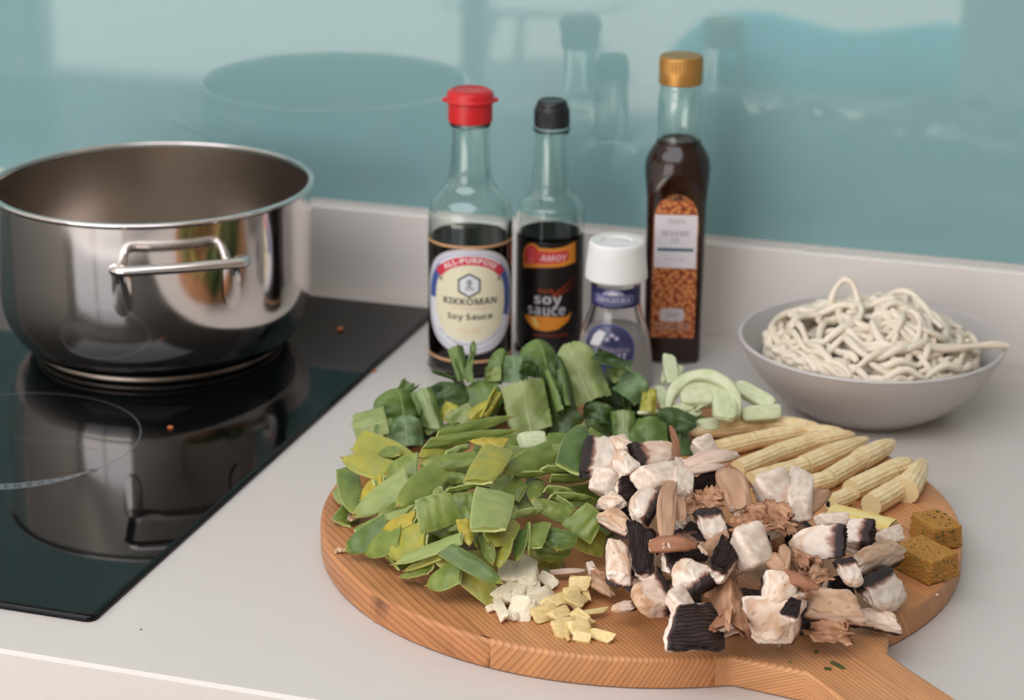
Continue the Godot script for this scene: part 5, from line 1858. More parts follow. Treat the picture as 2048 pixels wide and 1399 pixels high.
	pea(0, 2, 0, Vector3(-353.0, 57.3, 511.8), Vector3(-341.1, 54.5, 493.4), 60, 5.1, "slim bright pod end pointing right of the broad pale rounded one")
	pea(0, 0, 1, Vector3(-328.6, 47.4, 484.3), Vector3(-351.5, 56.3, 487.4), 0, 11.7, "long green snow pea half lying behind the two rounded halves")
	pea(0, 0, 1, Vector3(-403.6, 55.0, 486.7), Vector3(-379.8, 56.6, 468.2), 65, 4.2, "thin edge-on pod above the big square-cut piece")
	pea(0, 0, 0, Vector3(-412.6, 53.5, 464.7), Vector3(-396.0, 54.0, 462.9), 20, 7.8, "dark pod with visible seeds in the shadowed middle of the heap")
	pea(0, 2, 1, Vector3(-405.2, 54.8, 487.6), Vector3(-415.1, 53.3, 495.1), 0, 7.7, "small pale pod tip in the middle left of the heap")
	pea(0, 0, 1, Vector3(-472.3, 46.2, 415.5), Vector3(-449.8, 53.8, 440.0), 0, 11.1, "pale green pod layer under the topmost back left piece")
	pea(1, 0, 0, Vector3(-400.3, 45.5, 515.9), Vector3(-387.3, 44.4, 522.4), 0, 12.3, "dark pod piece below the big square-cut one")
	pea(0, 0, 0, Vector3(-367.2, 54.4, 495.9), Vector3(-354.6, 51.1, 506.5), 0, 13.8, "grey-green pod piece right behind the broad pale rounded one")
	pea(0, 0, 1, Vector3(-440.9, 41.8, 469.2), Vector3(-425.7, 42.5, 435.4), 16, 16.9, "snow pea piece buried under the others in the heap, mostly hidden")
	pea(1, 0, 1, Vector3(-408.7, 42.5, 499.6), Vector3(-417.2, 45.4, 470.6), -24, 18.2, "snow pea piece buried under the others in the heap, mostly hidden")
	pea(0, 0, 0, Vector3(-419.9, 43.3, 497.0), Vector3(-380.4, 40.7, 499.3), 21, 18.8, "snow pea piece buried under the others in the heap, mostly hidden")
	pea(0, 0, 0, Vector3(-401.7, 42.6, 453.8), Vector3(-438.8, 39.6, 448.0), -3, 18.9, "snow pea piece buried under the others in the heap, mostly hidden")
	pea(0, 0, 2, Vector3(-417.8, 40.4, 473.2), Vector3(-441.9, 38.7, 501.3), -9, 15.7, "snow pea piece buried under the others in the heap, mostly hidden")
	pea(1, 1, 1, Vector3(-483.9, 28.7, 402.2), Vector3(-495.3, 26.6, 374.0), -23, 18.0, "snow pea piece buried under the others in the heap, mostly hidden")
	pea(0, 0, 0, Vector3(-412.3, 46.1, 458.2), Vector3(-433.6, 49.5, 428.7), -18, 17.9, "snow pea piece buried under the others in the heap, mostly hidden")
	pea(0, 0, 0, Vector3(-323.9, 29.3, 467.5), Vector3(-316.5, 28.9, 436.8), -2, 19.0, "snow pea piece buried under the others in the heap, mostly hidden")
	pea(0, 0, 1, Vector3(-391.6, 42.5, 492.0), Vector3(-396.1, 41.1, 458.2), 16, 17.1, "snow pea piece buried under the others in the heap, mostly hidden")
	pea(0, 0, 2, Vector3(-334.4, 42.5, 388.0), Vector3(-369.3, 42.8, 389.8), 4, 15.1, "snow pea piece buried under the others in the heap, mostly hidden")
	pea(1, 0, 1, Vector3(-405.5, 36.4, 500.5), Vector3(-425.2, 34.5, 465.8), 7, 17.3, "snow pea piece buried under the others in the heap, mostly hidden")
	pea(1, 0, 1, Vector3(-473.9, 21.0, 439.8), Vector3(-474.1, 21.0, 478.0), -11, 16.4, "snow pea piece buried under the others in the heap, mostly hidden")
	pea(0, 0, 2, Vector3(-344.5, 37.6, 435.6), Vector3(-314.0, 40.1, 419.3), -18, 18.9, "snow pea piece buried under the others in the heap, mostly hidden")
	pea(0, 2, 2, Vector3(-451.6, 44.0, 477.3), Vector3(-429.4, 40.9, 448.1), 14, 17.3, "snow pea piece buried under the others in the heap, mostly hidden")
	pea(0, 2, 0, Vector3(-355.4, 39.0, 458.4), Vector3(-382.0, 40.0, 432.3), 4, 17.5, "snow pea piece buried under the others in the heap, mostly hidden")
	pea(0, 0, 0, Vector3(-437.9, 21.0, 482.9), Vector3(-421.1, 24.1, 519.0), -19, 18.9, "snow pea piece buried under the others in the heap, mostly hidden")
	pea(0, 2, 2, Vector3(-372.3, 41.2, 478.0), Vector3(-398.8, 42.2, 493.6), 20, 15.0, "snow pea piece buried under the others in the heap, mostly hidden")
	pea(0, 1, 2, Vector3(-397.1, 46.9, 438.0), Vector3(-425.6, 49.1, 456.1), -10, 16.2, "snow pea piece buried under the others in the heap, mostly hidden")
	pea(1, 1, 1, Vector3(-361.9, 26.9, 512.4), Vector3(-371.0, 24.4, 545.2), -2, 15.6, "snow pea piece buried under the others in the heap, mostly hidden")
	pea(1, 0, 1, Vector3(-409.3, 45.7, 463.2), Vector3(-397.3, 42.6, 499.5), -20, 17.3, "snow pea piece buried under the others in the heap, mostly hidden")
	pea(0, 0, 1, Vector3(-381.3, 43.8, 407.0), Vector3(-405.0, 42.9, 382.1), -1, 17.8, "snow pea piece buried under the others in the heap, mostly hidden")
	pea(0, 0, 0, Vector3(-399.1, 25.9, 505.0), Vector3(-381.2, 27.5, 532.8), -9, 18.9, "snow pea piece buried under the others in the heap, mostly hidden")
	pea(0, 0, 0, Vector3(-380.6, 48.0, 442.7), Vector3(-414.6, 48.8, 447.7), 16, 15.1, "snow pea piece buried under the others in the heap, mostly hidden")
	pea(0, 0, 1, Vector3(-411.3, 44.0, 434.8), Vector3(-381.3, 42.3, 421.8), -0, 19.0, "snow pea piece buried under the others in the heap, mostly hidden")
	pea(0, 1, 2, Vector3(-382.2, 27.6, 523.6), Vector3(-359.4, 24.6, 502.2), -8, 16.2, "snow pea piece buried under the others in the heap, mostly hidden")
	pea(0, 1, 1, Vector3(-375.6, 40.0, 451.4), Vector3(-395.1, 40.6, 474.7), 9, 15.4, "snow pea piece buried under the others in the heap, mostly hidden")
	pea(1, 0, 1, Vector3(-362.2, 42.4, 393.0), Vector3(-395.5, 43.1, 408.8), -1, 17.7, "snow pea piece buried under the others in the heap, mostly hidden")
	pea(0, 1, 1, Vector3(-330.0, 21.0, 491.0), Vector3(-359.3, 21.0, 497.6), 7, 16.9, "snow pea piece buried under the others in the heap, mostly hidden")
	pea(0, 1, 2, Vector3(-432.7, 41.1, 431.3), Vector3(-444.7, 44.4, 398.0), 16, 15.3, "snow pea piece buried under the others in the heap, mostly hidden")
	pea(0, 0, 2, Vector3(-422.9, 23.8, 528.1), Vector3(-413.3, 21.0, 492.1), -1, 15.5, "snow pea piece buried under the others in the heap, mostly hidden")
	pea(1, 0, 0, Vector3(-452.9, 26.7, 505.9), Vector3(-435.0, 29.9, 470.2), -16, 15.7, "snow pea piece buried under the others in the heap, mostly hidden")
	pea(0, 0, 2, Vector3(-372.8, 44.0, 352.2), Vector3(-364.2, 45.2, 388.7), 4, 18.0, "snow pea piece buried under the others in the heap, mostly hidden")
	pea(1, 0, 0, Vector3(-335.8, 44.7, 376.1), Vector3(-367.5, 45.4, 390.6), -18, 16.2, "snow pea piece buried under the others in the heap, mostly hidden")
	pea(0, 1, 0, Vector3(-366.9, 32.4, 472.3), Vector3(-374.9, 32.7, 503.5), -12, 18.0, "snow pea piece buried under the others in the heap, mostly hidden")
	pea(1, 0, 2, Vector3(-406.8, 47.3, 393.2), Vector3(-403.7, 48.8, 424.9), -8, 17.3, "snow pea piece buried under the others in the heap, mostly hidden")
	pea(1, 0, 2, Vector3(-375.7, 41.6, 458.0), Vector3(-399.6, 44.4, 477.9), 11, 15.2, "snow pea piece buried under the others in the heap, mostly hidden")
	pea(0, 1, 1, Vector3(-393.0, 40.4, 391.9), Vector3(-364.5, 41.7, 417.3), -7, 15.9, "snow pea piece buried under the others in the heap, mostly hidden")
	pea(1, 0, 2, Vector3(-394.6, 39.1, 482.0), Vector3(-416.8, 36.3, 513.2), -3, 18.4, "snow pea piece buried under the others in the heap, mostly hidden")
	pea(0, 2, 0, Vector3(-366.6, 37.8, 490.7), Vector3(-394.4, 37.2, 477.0), -15, 17.0, "snow pea piece buried under the others in the heap, mostly hidden")
	pea(0, 0, 1, Vector3(-311.3, 25.8, 434.1), Vector3(-334.1, 24.2, 466.2), -2, 15.8, "snow pea piece buried under the others in the heap, mostly hidden")
	pea(0, 0, 0, Vector3(-403.9, 44.2, 391.0), Vector3(-379.8, 44.0, 364.9), 13, 17.7, "snow pea piece buried under the others in the heap, mostly hidden")
	pea(0, 0, 2, Vector3(-389.6, 36.9, 503.0), Vector3(-403.5, 33.6, 534.6), -9, 16.8, "snow pea piece buried under the others in the heap, mostly hidden")
	pea(0, 0, 1, Vector3(-357.2, 32.7, 497.6), Vector3(-384.5, 34.2, 472.8), -11, 17.9, "snow pea piece buried under the others in the heap, mostly hidden")
	pea(0, 0, 0, Vector3(-376.5, 42.0, 376.9), Vector3(-374.3, 45.3, 413.3), -2, 16.8, "snow pea piece buried under the others in the heap, mostly hidden")
	pea(0, 0, 0, Vector3(-398.6, 41.7, 393.0), Vector3(-363.8, 44.1, 400.4), 20, 17.0, "snow pea piece buried under the others in the heap, mostly hidden")
	pea(0, 0, 1, Vector3(-346.8, 48.4, 353.4), Vector3(-345.5, 47.8, 384.0), -10, 15.2, "snow pea piece buried under the others in the heap, mostly hidden")


func place_leaves() -> void:
	leaf(0, 2, 0, Vector3(-494.1, 38.0, 347.0), Vector3(-517.3, 28.0, 346.0), -10, 22.0, "pale green leaf piece at the far left, its point over the worktop")
	leaf(1, 1, 0, Vector3(-487.9, 38.3, 339.9), Vector3(-495.4, 53.6, 329.7), 0, 36.6, "domed green leaf at the far left back of the leaf pile")
	leaf(0, 1, 0, Vector3(-490.3, 21.9, 353.8), Vector3(-493.0, 37.2, 342.5), 0, 19.7, "upright green leaf strip left of the ribbed piece")
	leaf(1, 4, 2, Vector3(-475.3, 24.9, 356.6), Vector3(-480.7, 41.8, 345.2), 0, 24.9, "bluish green leaf between the far left leaf and the ribbed piece")
	leaf(4, 1, 2, Vector3(-461.4, 30.9, 339.7), Vector3(-477.0, 54.1, 326.0), 0, 16.7, "ribbed stalk piece with a brown spot at the left of the leaf pile")
	leaf(0, 3, 2, Vector3(-473.7, 24.2, 331.7), Vector3(-478.9, 39.0, 321.1), 0, 11.5, "yellow-green leaf corner under the ribbed stalk with the brown spot")
	leaf(1, 0, 1, Vector3(-460.8, 34.1, 319.2), Vector3(-467.3, 52.7, 305.3), 0, 36.9, "large dark leaf behind the ribbed stalk with the brown spot")
	leaf(0, 1, 0, Vector3(-454.8, 54.6, 299.4), Vector3(-466.1, 72.4, 287.0), 10, 11.6, "upright leaf strip standing before the oval label of the soy bottle")
	leaf(1, 1, 2, Vector3(-450.7, 52.4, 299.9), Vector3(-455.7, 75.1, 280.9), 40, 6.6, "narrow pointed leaf standing just right of the upright strip")
	leaf(1, 0, 0, Vector3(-461.2, 56.0, 300.3), Vector3(-477.5, 59.5, 302.7), 0, 3.9, "thin leaf sliver reaching left at the foot of the soy bottle")
	leaf(1, 1, 0, Vector3(-437.2, 53.2, 294.6), Vector3(-436.0, 71.3, 277.8), 0, 16.2, "pointed leaf rising between the two soy bottles")
	leaf(0, 2, 1, Vector3(-436.8, 52.7, 295.0), Vector3(-439.1, 60.1, 289.1), 0, 12.4, "small pale leaf scrap at the foot of the pointed leaf")
	leaf(0, 2, 0, Vector3(-453.5, 32.6, 332.1), Vector3(-440.4, 39.5, 322.1), 15, 19.0, "pale yellowish leaf piece lying above the longest pod")
	leaf(1, 3, 0, Vector3(-443.0, 40.6, 329.2), Vector3(-429.3, 48.8, 317.9), 0, 10.6, "bright yellow leaf with a curled end, centre left")
	leaf(2, 3, 2, Vector3(-433.2, 39.0, 327.2), Vector3(-426.9, 54.3, 312.5), 0, 15.9, "rolled bright yellow leaf rising beside the pale veined one")
	leaf(1, 1, 0, Vector3(-448.5, 36.8, 312.7), Vector3(-435.5, 52.7, 294.5), 0, 33.1, "wide cupped leaf with a pale upper edge in the left centre")
	leaf(0, 3, 2, Vector3(-459.1, 34.3, 329.1), Vector3(-456.6, 44.2, 320.1), 0, 13.0, "yellow-green leaf corner right of the ribbed stalk")
	leaf(0, 2, 0, Vector3(-398.7, 33.9, 326.6), Vector3(-411.7, 61.2, 309.0), 0, 30.2, "large pale veined leaf facing front in the middle of the pile")
	leaf(1, 2, 2, Vector3(-370.4, 44.3, 287.2), Vector3(-392.3, 76.0, 266.5), -6, 36.9, "largest pale leaf, domed and veined, right of the rolled leaf")
	leaf(1, 1, 0, Vector3(-408.2, 57.3, 273.6), Vector3(-418.5, 74.0, 261.4), 0, 31.9, "tall green leaf at the very top, before the black-capped bottle")
	leaf(3, 0, 2, Vector3(-391.3, 39.2, 305.8), Vector3(-404.5, 64.9, 288.4), 10, 22.7, "dark folded leaf between the pale veined one and the rolled one")
	leaf(2, 1, 0, Vector3(-382.0, 45.4, 311.9), Vector3(-393.5, 67.8, 297.4), 0, 28.8, "smooth pale green rolled leaf standing in the middle")
	leaf(1, 0, 1, Vector3(-381.5, 41.7, 296.8), Vector3(-396.7, 69.9, 277.5), 0, 10.0, "narrow dark leaf right behind the rolled one")
	leaf(0, 4, 2, Vector3(-422.1, 52.7, 290.0), Vector3(-426.8, 67.7, 278.0), 0, 17.8, "bluish leaf piece at the top left of the tall green leaf")
	leaf(3, 0, 1, Vector3(-409.0, 56.0, 282.6), Vector3(-421.3, 59.3, 283.9), 0, 13.6, "dark folded scrap below the bluish leaf")
	leaf(0, 0, 1, Vector3(-373.0, 70.9, 272.4), Vector3(-348.3, 63.3, 270.8), 0, 11.6, "dark leaf lying flat before the salt grinder")
	leaf(0, 2, 1, Vector3(-362.0, 54.3, 268.2), Vector3(-349.8, 59.3, 259.6), 0, 11.6, "pale leaf scrap below the dark flat one at the salt grinder")
	leaf(1, 4, 2, Vector3(-350.1, 48.0, 280.9), Vector3(-340.7, 59.5, 267.7), 0, 24.6, "bluish curved leaf at the right end of the leaf pile")
	leaf(0, 2, 1, Vector3(-392.9, 21.5, 306.7), Vector3(-396.3, 35.7, 296.0), 0, 6.9, "pale leaf stalk strip standing right of the pale veined leaf")
	leaf(1, 0, 2, Vector3(-382.0, 27.6, 315.5), Vector3(-380.0, 43.5, 302.0), 0, 24.3, "dark glossy leaf standing behind the upright pea half")
	leaf(1, 0, 2, Vector3(-362.5, 34.3, 300.1), Vector3(-363.2, 45.7, 290.9), 0, 23.6, "dark arched leaf in front of the largest pale leaf")
	leaf(0, 0, 0, Vector3(-362.8, 24.4, 308.1), Vector3(-365.5, 36.4, 299.3), 0, 21.3, "dark leaf piece right behind the white mushroom tops")
	leaf(4, 1, 2, Vector3(-341.6, 24.5, 306.9), Vector3(-347.1, 42.4, 291.8), 0, 17.4, "ribbed pale-striped leaf above the mushrooms")
	leaf(0, 1, 0, Vector3(-324.5, 23.5, 306.0), Vector3(-331.3, 37.0, 287.3), 0, 27.2, "broad leaf with a jagged right edge above the mushrooms")
	leaf(1, 0, 1, Vector3(-302.0, 34.3, 279.7), Vector3(-324.8, 40.3, 282.4), 0, 18.3, "dark serrated leaf between the pale stems and the corn")
	leaf(0, 0, 2, Vector3(-302.3, 19.5, 299.2), Vector3(-314.0, 25.3, 277.0), 0, 17.4, "dark leaf piece next to the tip of the first corn")
	leaf(0, 0, 1, Vector3(-313.6, 19.5, 286.2), Vector3(-320.8, 31.9, 273.8), 0, 13.8, "dark leaf strip behind the thin brown mushroom shard")
	leaf(1, 0, 0, Vector3(-351.8, 33.9, 268.0), Vector3(-359.6, 47.6, 258.4), 0, 25.6, "dark leaf in the shaded gap right of the largest pale leaf")
	leaf(0, 3, 2, Vector3(-332.4, 39.8, 281.8), Vector3(-334.0, 52.4, 271.7), 0, 11.5, "pale yellow leaf base beside the white stem slices")
	leaf(1, 0, 0, Vector3(-365.4, 36.2, 266.9), Vector3(-368.3, 52.9, 252.6), 0, 19.5, "dark leaf wedged right behind the largest pale leaf")
	leaf(1, 1, 0, Vector3(-486.8, 25.6, 310.1), Vector3(-481.7, 37.9, 282.5), -30, 26.8, "leaf piece buried inside the leaf pile, mostly hidden")
	leaf(3, 0, 0, Vector3(-428.5, 23.7, 266.6), Vector3(-427.7, 32.6, 294.6), 16, 34.0, "leaf piece buried inside the leaf pile, mostly hidden")
	leaf(1, 1, 0, Vector3(-349.2, 19.5, 264.2), Vector3(-324.0, 30.2, 276.4), 32, 32.5, "leaf piece buried inside the leaf pile, mostly hidden")
	leaf(3, 0, 2, Vector3(-352.0, 19.5, 254.3), Vector3(-378.2, 38.8, 264.3), -36, 30.3, "leaf piece buried inside the leaf pile, mostly hidden")
	leaf(1, 0, 0, Vector3(-473.4, 19.5, 315.0), Vector3(-499.3, 26.6, 304.5), -19, 32.8, "leaf piece buried inside the leaf pile, mostly hidden")
	leaf(0, 1, 1, Vector3(-378.3, 24.5, 256.1), Vector3(-350.7, 33.3, 260.9), 29, 35.5, "leaf piece buried inside the leaf pile, mostly hidden")
	leaf(1, 1, 0, Vector3(-384.1, 34.5, 251.7), Vector3(-409.3, 48.3, 263.8), -27, 32.2, "leaf piece buried inside the leaf pile, mostly hidden")
	leaf(3, 1, 0, Vector3(-466.4, 19.5, 313.8), Vector3(-469.6, 28.8, 341.6), -4, 35.4, "leaf piece buried inside the leaf pile, mostly hidden")
	leaf(1, 0, 2, Vector3(-428.4, 19.5, 306.4), Vector3(-455.6, 27.5, 313.2), 35, 31.3, "leaf piece buried inside the leaf pile, mostly hidden")
	leaf(0, 0, 2, Vector3(-474.3, 19.5, 304.2), Vector3(-498.7, 24.4, 317.9), -21, 33.1, "leaf piece buried inside the leaf pile, mostly hidden")
	leaf(1, 1, 2, Vector3(-447.7, 21.9, 268.5), Vector3(-439.2, 43.1, 295.2), -11, 33.5, "leaf piece buried inside the leaf pile, mostly hidden")
	leaf(0, 1, 1, Vector3(-466.3, 24.9, 271.5), Vector3(-466.0, 48.6, 299.5), -8, 27.4, "leaf piece buried inside the leaf pile, mostly hidden")
	leaf(0, 1, 1, Vector3(-365.8, 26.1, 248.7), Vector3(-338.6, 36.8, 255.2), 32, 28.0, "leaf piece buried inside the leaf pile, mostly hidden")
	leaf(3, 0, 0, Vector3(-354.7, 26.9, 261.6), Vector3(-366.2, 48.8, 236.0), -10, 26.1, "leaf piece buried inside the leaf pile, mostly hidden")
	leaf(1, 1, 0, Vector3(-417.8, 20.7, 262.8), Vector3(-406.6, 34.9, 288.4), 9, 31.1, "leaf piece buried inside the leaf pile, mostly hidden")
	leaf(3, 1, 2, Vector3(-409.5, 21.8, 288.0), Vector3(-419.8, 37.0, 262.0), 14, 31.4, "leaf piece buried inside the leaf pile, mostly hidden")
	leaf(3, 0, 1, Vector3(-348.1, 26.9, 257.7), Vector3(-371.4, 45.8, 242.2), -17, 26.3, "leaf piece buried inside the leaf pile, mostly hidden")
	leaf(1, 1, 0, Vector3(-371.2, 19.5, 270.2), Vector3(-353.0, 38.4, 248.9), -18, 33.2, "leaf piece buried inside the leaf pile, mostly hidden")
	leaf(1, 1, 2, Vector3(-483.4, 19.5, 331.4), Vector3(-497.0, 37.3, 306.9), 8, 31.6, "leaf piece buried inside the leaf pile, mostly hidden")
	leaf(1, 0, 2, Vector3(-375.4, 24.7, 255.5), Vector3(-347.9, 43.4, 250.0), 2, 28.1, "leaf piece buried inside the leaf pile, mostly hidden")
	leaf(3, 1, 2, Vector3(-377.0, 27.2, 243.9), Vector3(-389.6, 48.7, 269.0), 39, 28.5, "leaf piece buried inside the leaf pile, mostly hidden")
	leaf(0, 1, 1, Vector3(-368.0, 19.5, 258.0), Vector3(-343.3, 31.6, 271.2), 21, 28.2, "leaf piece buried inside the leaf pile, mostly hidden")
	leaf(3, 1, 1, Vector3(-500.7, 21.8, 326.4), Vector3(-487.2, 43.8, 301.9), -22, 30.8, "leaf piece buried inside the leaf pile, mostly hidden")
	leaf(1, 0, 1, Vector3(-387.4, 36.2, 252.3), Vector3(-411.8, 45.6, 266.1), -38, 27.2, "leaf piece buried inside the leaf pile, mostly hidden")
	leaf(3, 0, 2, Vector3(-408.0, 21.6, 260.1), Vector3(-396.7, 32.7, 285.7), 23, 29.3, "leaf piece buried inside the leaf pile, mostly hidden")
	leaf(0, 1, 0, Vector3(-494.7, 19.5, 318.8), Vector3(-476.5, 28.2, 340.2), 28, 32.5, "leaf piece buried inside the leaf pile, mostly hidden")
	stem_curl(0, Vector3(-324.2, 47.0, 254.9), Vector3(-278.5, 45.2, 246.6), 0, 35.6, 7.0, "largest pale curved stem slice arching at the back right of the board")
	bit("stem", 0, Vector3(-316.4, 42.9, 254.9), Vector3(-293.7, 43.9, 243.1), 0, 18.5, 8.0, "pale oval stem slice lying inside the large arched one")
	bit("stem", 2, Vector3(-282.8, 36.3, 275.0), Vector3(-291.4, 47.5, 235.0), 0, 16.0, 6.0, "broad pale stem slice at the right end of the large arch")
	bit("stem", 2, Vector3(-326.2, 43.9, 240.6), Vector3(-337.5, 52.8, 207.3), 0, 9.7, 5.0, "white pointed stem piece standing up before the dark oil bottle")
	bit("stem", 1, Vector3(-333.0, 42.9, 232.8), Vector3(-335.7, 47.0, 216.9), 0, 6.0, 4.0, "small yellow-green stem bit left of the white pointed piece")
	bit("stem", 0, Vector3(-326.8, 44.0, 226.4), Vector3(-327.3, 47.9, 210.2), 0, 6.0, 4.0, "small yellow-green stem bit right of the white pointed piece")
	bit("stem", 0, Vector3(-323.7, 37.0, 267.0), Vector3(-334.6, 43.9, 243.4), 0, 8.1, 5.0, "whitish stem strip standing at the left of the pale slices")
	bit("stem", 0, Vector3(-285.2, 41.9, 221.0), Vector3(-256.5, 35.9, 235.2), 0, 12.0, 6.0, "pale stem slice lying to the right towards the grey bowl")
	bit("stem", 2, Vector3(-277.0, 33.4, 251.4), Vector3(-251.5, 34.4, 239.4), 0, 11.1, 6.0, "light green stem slice lying just above the corn")
	stem_curl(2, Vector3(-306.3, 33.4, 261.3), Vector3(-292.4, 35.9, 247.3), 0, 8.9, 5.0, "small pale stem slice at the front of the stem heap")
	bit("stem", 0, Vector3(-319.7, 35.1, 266.3), Vector3(-308.1, 37.2, 254.3), 0, 8.1, 5.0, "yellowish stem scrap at the front left of the stem heap")
	bit("stem", 0, Vector3(-309.3, 31.5, 263.0), Vector3(-302.5, 33.4, 253.8), 0, 5.9, 4.0, "tiny white stem bit behind the serrated leaf")
	bit("stem", 0, Vector3(-339.1, 37.7, 282.3), Vector3(-326.4, 38.4, 275.7), 0, 3.3, 3.0, "thin pale stem sliver above the jagged leaf")
	stem_curl(1, Vector3(-306.6, 35.7, 239.5), Vector3(-280.8, 31.7, 246.1), 0, 15.0, 6.0, "pale curved stem slice low in the middle of the stem heap")
	stem_curl(2, Vector3(-304.4, 43.7, 220.1), Vector3(-284.3, 37.7, 237.5), 0, 11.3, 6.0, "pale stem slice at the back of the large arch")
	bit("stem", 1, Vector3(-301.2, 27.8, 267.8), Vector3(-287.9, 28.7, 260.0), 0, 9.6, 5.0, "small pale stem slice just behind the blunt corn tip")
	leaf(0, 0, 0, Vector3(-300.0, 21.1, 268.8), Vector3(-295.0, 30.4, 259.2), 0, 17.0, "dark leaf scrap squeezed between the stems and the back corn row")
	bit("stem", 1, Vector3(-387.6, 52.0, 391.6), Vector3(-374.1, 52.0, 379.8), 0, 12.0, 6.0, "white stem chunk among the snow peas below the pale veined leaf")
	bit("stem", 2, Vector3(-343.7, 46.0, 403.2), Vector3(-346.2, 52.0, 381.2), 0, 9.0, 5.0, "whitish stem piece between the upright pea half and the mushrooms")


func place_corn() -> void:
	corn(1, 1, Vector3(-263.1, 24.2, 235.3), Vector3(-305.3, 24.2, 273.0), 14.2, 37, "baby corn with its blunt tip at the leaves, first piece of the back row")
	corn(1, 0, Vector3(-261.6, 24.2, 237.8), Vector3(-224.2, 24.2, 233.0), 11.2, 34, "back right baby corn tip under the grey bowl, second of the back row")
	corn(0, 1, Vector3(-281.4, 24.2, 294.3), Vector3(-262.5, 24.2, 272.9), 12.3, 44, "baby corn piece by the fibrous mushroom stalk, left end of the second row")
	corn(0, 0, Vector3(-262.4, 24.2, 271.9), Vector3(-233.6, 24.2, 244.9), 12.4, 43, "long baby corn middle piece in the second row from the back")
	corn(1, 2, Vector3(-231.6, 24.2, 248.1), Vector3(-208.1, 24.2, 236.3), 11.0, 57, "slim baby corn tip at the right end of the second row")
	corn(0, 2, Vector3(-261.5, 24.2, 324.8), Vector3(-244.6, 24.2, 292.0), 12.7, 52, "baby corn piece next to the mushrooms, left end of the third row")
	corn(0, 0, Vector3(-244.4, 24.2, 291.1), Vector3(-225.5, 24.2, 263.3), 12.9, 22, "baby corn middle piece in the third row from the back")
	corn(1, 0, Vector3(-225.3, 24.2, 262.3), Vector3(-200.1, 24.2, 239.5), 12.4, 12, "baby corn tip at the right end of the third row")
	corn(0, 1, Vector3(-249.4, 24.2, 341.8), Vector3(-222.4, 24.2, 306.4), 13.2, 22, "long baby corn piece by the mushrooms, left end of the fourth row")
	corn(1, 1, Vector3(-222.3, 24.2, 305.4), Vector3(-190.4, 24.2, 243.8), 13.5, 53, "long baby corn tip at the right end of the fourth row")
	corn(0, 2, Vector3(-216.6, 24.2, 339.4), Vector3(-203.6, 24.2, 323.0), 12.5, 46, "short baby corn piece with a dark fleck, left end of the fifth row")
	corn(0, 0, Vector3(-203.4, 24.2, 322.1), Vector3(-189.9, 24.2, 285.5), 13.3, 24, "baby corn middle piece in the fifth row from the back")
	corn(1, 2, Vector3(-189.8, 24.2, 284.6), Vector3(-172.7, 24.2, 244.5), 14.3, 28, "bright baby corn tip right at the board edge, fifth row")
	corn(0, 0, Vector3(-195.0, 24.2, 360.8), Vector3(-186.0, 24.2, 344.4), 11.6, 7, "baby corn stub beside the thin mushroom slice, sixth row")
	corn(0, 2, Vector3(-186.7, 24.2, 336.2), Vector3(-168.0, 24.2, 297.9), 14.5, 58, "thick baby corn middle piece in the sixth row")
	corn(1, 0, Vector3(-167.8, 24.2, 296.9), Vector3(-157.1, 24.2, 275.4), 13.4, 41, "short blunt baby corn tip at the right end of the sixth row")
	corn(0, 1, Vector3(-171.0, 24.2, 356.0), Vector3(-155.2, 24.2, 315.4), 15.0, 23, "baby corn piece with its cut end towards the front, nearest row")
	corn(1, 1, Vector3(-153.1, 25.0, 330.3), Vector3(-149.7, 25.0, 273.2), 15.2, 57, "pointed baby corn tip at the far right, nearest row")
	corn(2, 0, Vector3(-193.4, 25.0, 370.4), Vector3(-154.0, 25.0, 382.9), 15.6, 150, "lengthwise halved baby corn lying in front of the rows")


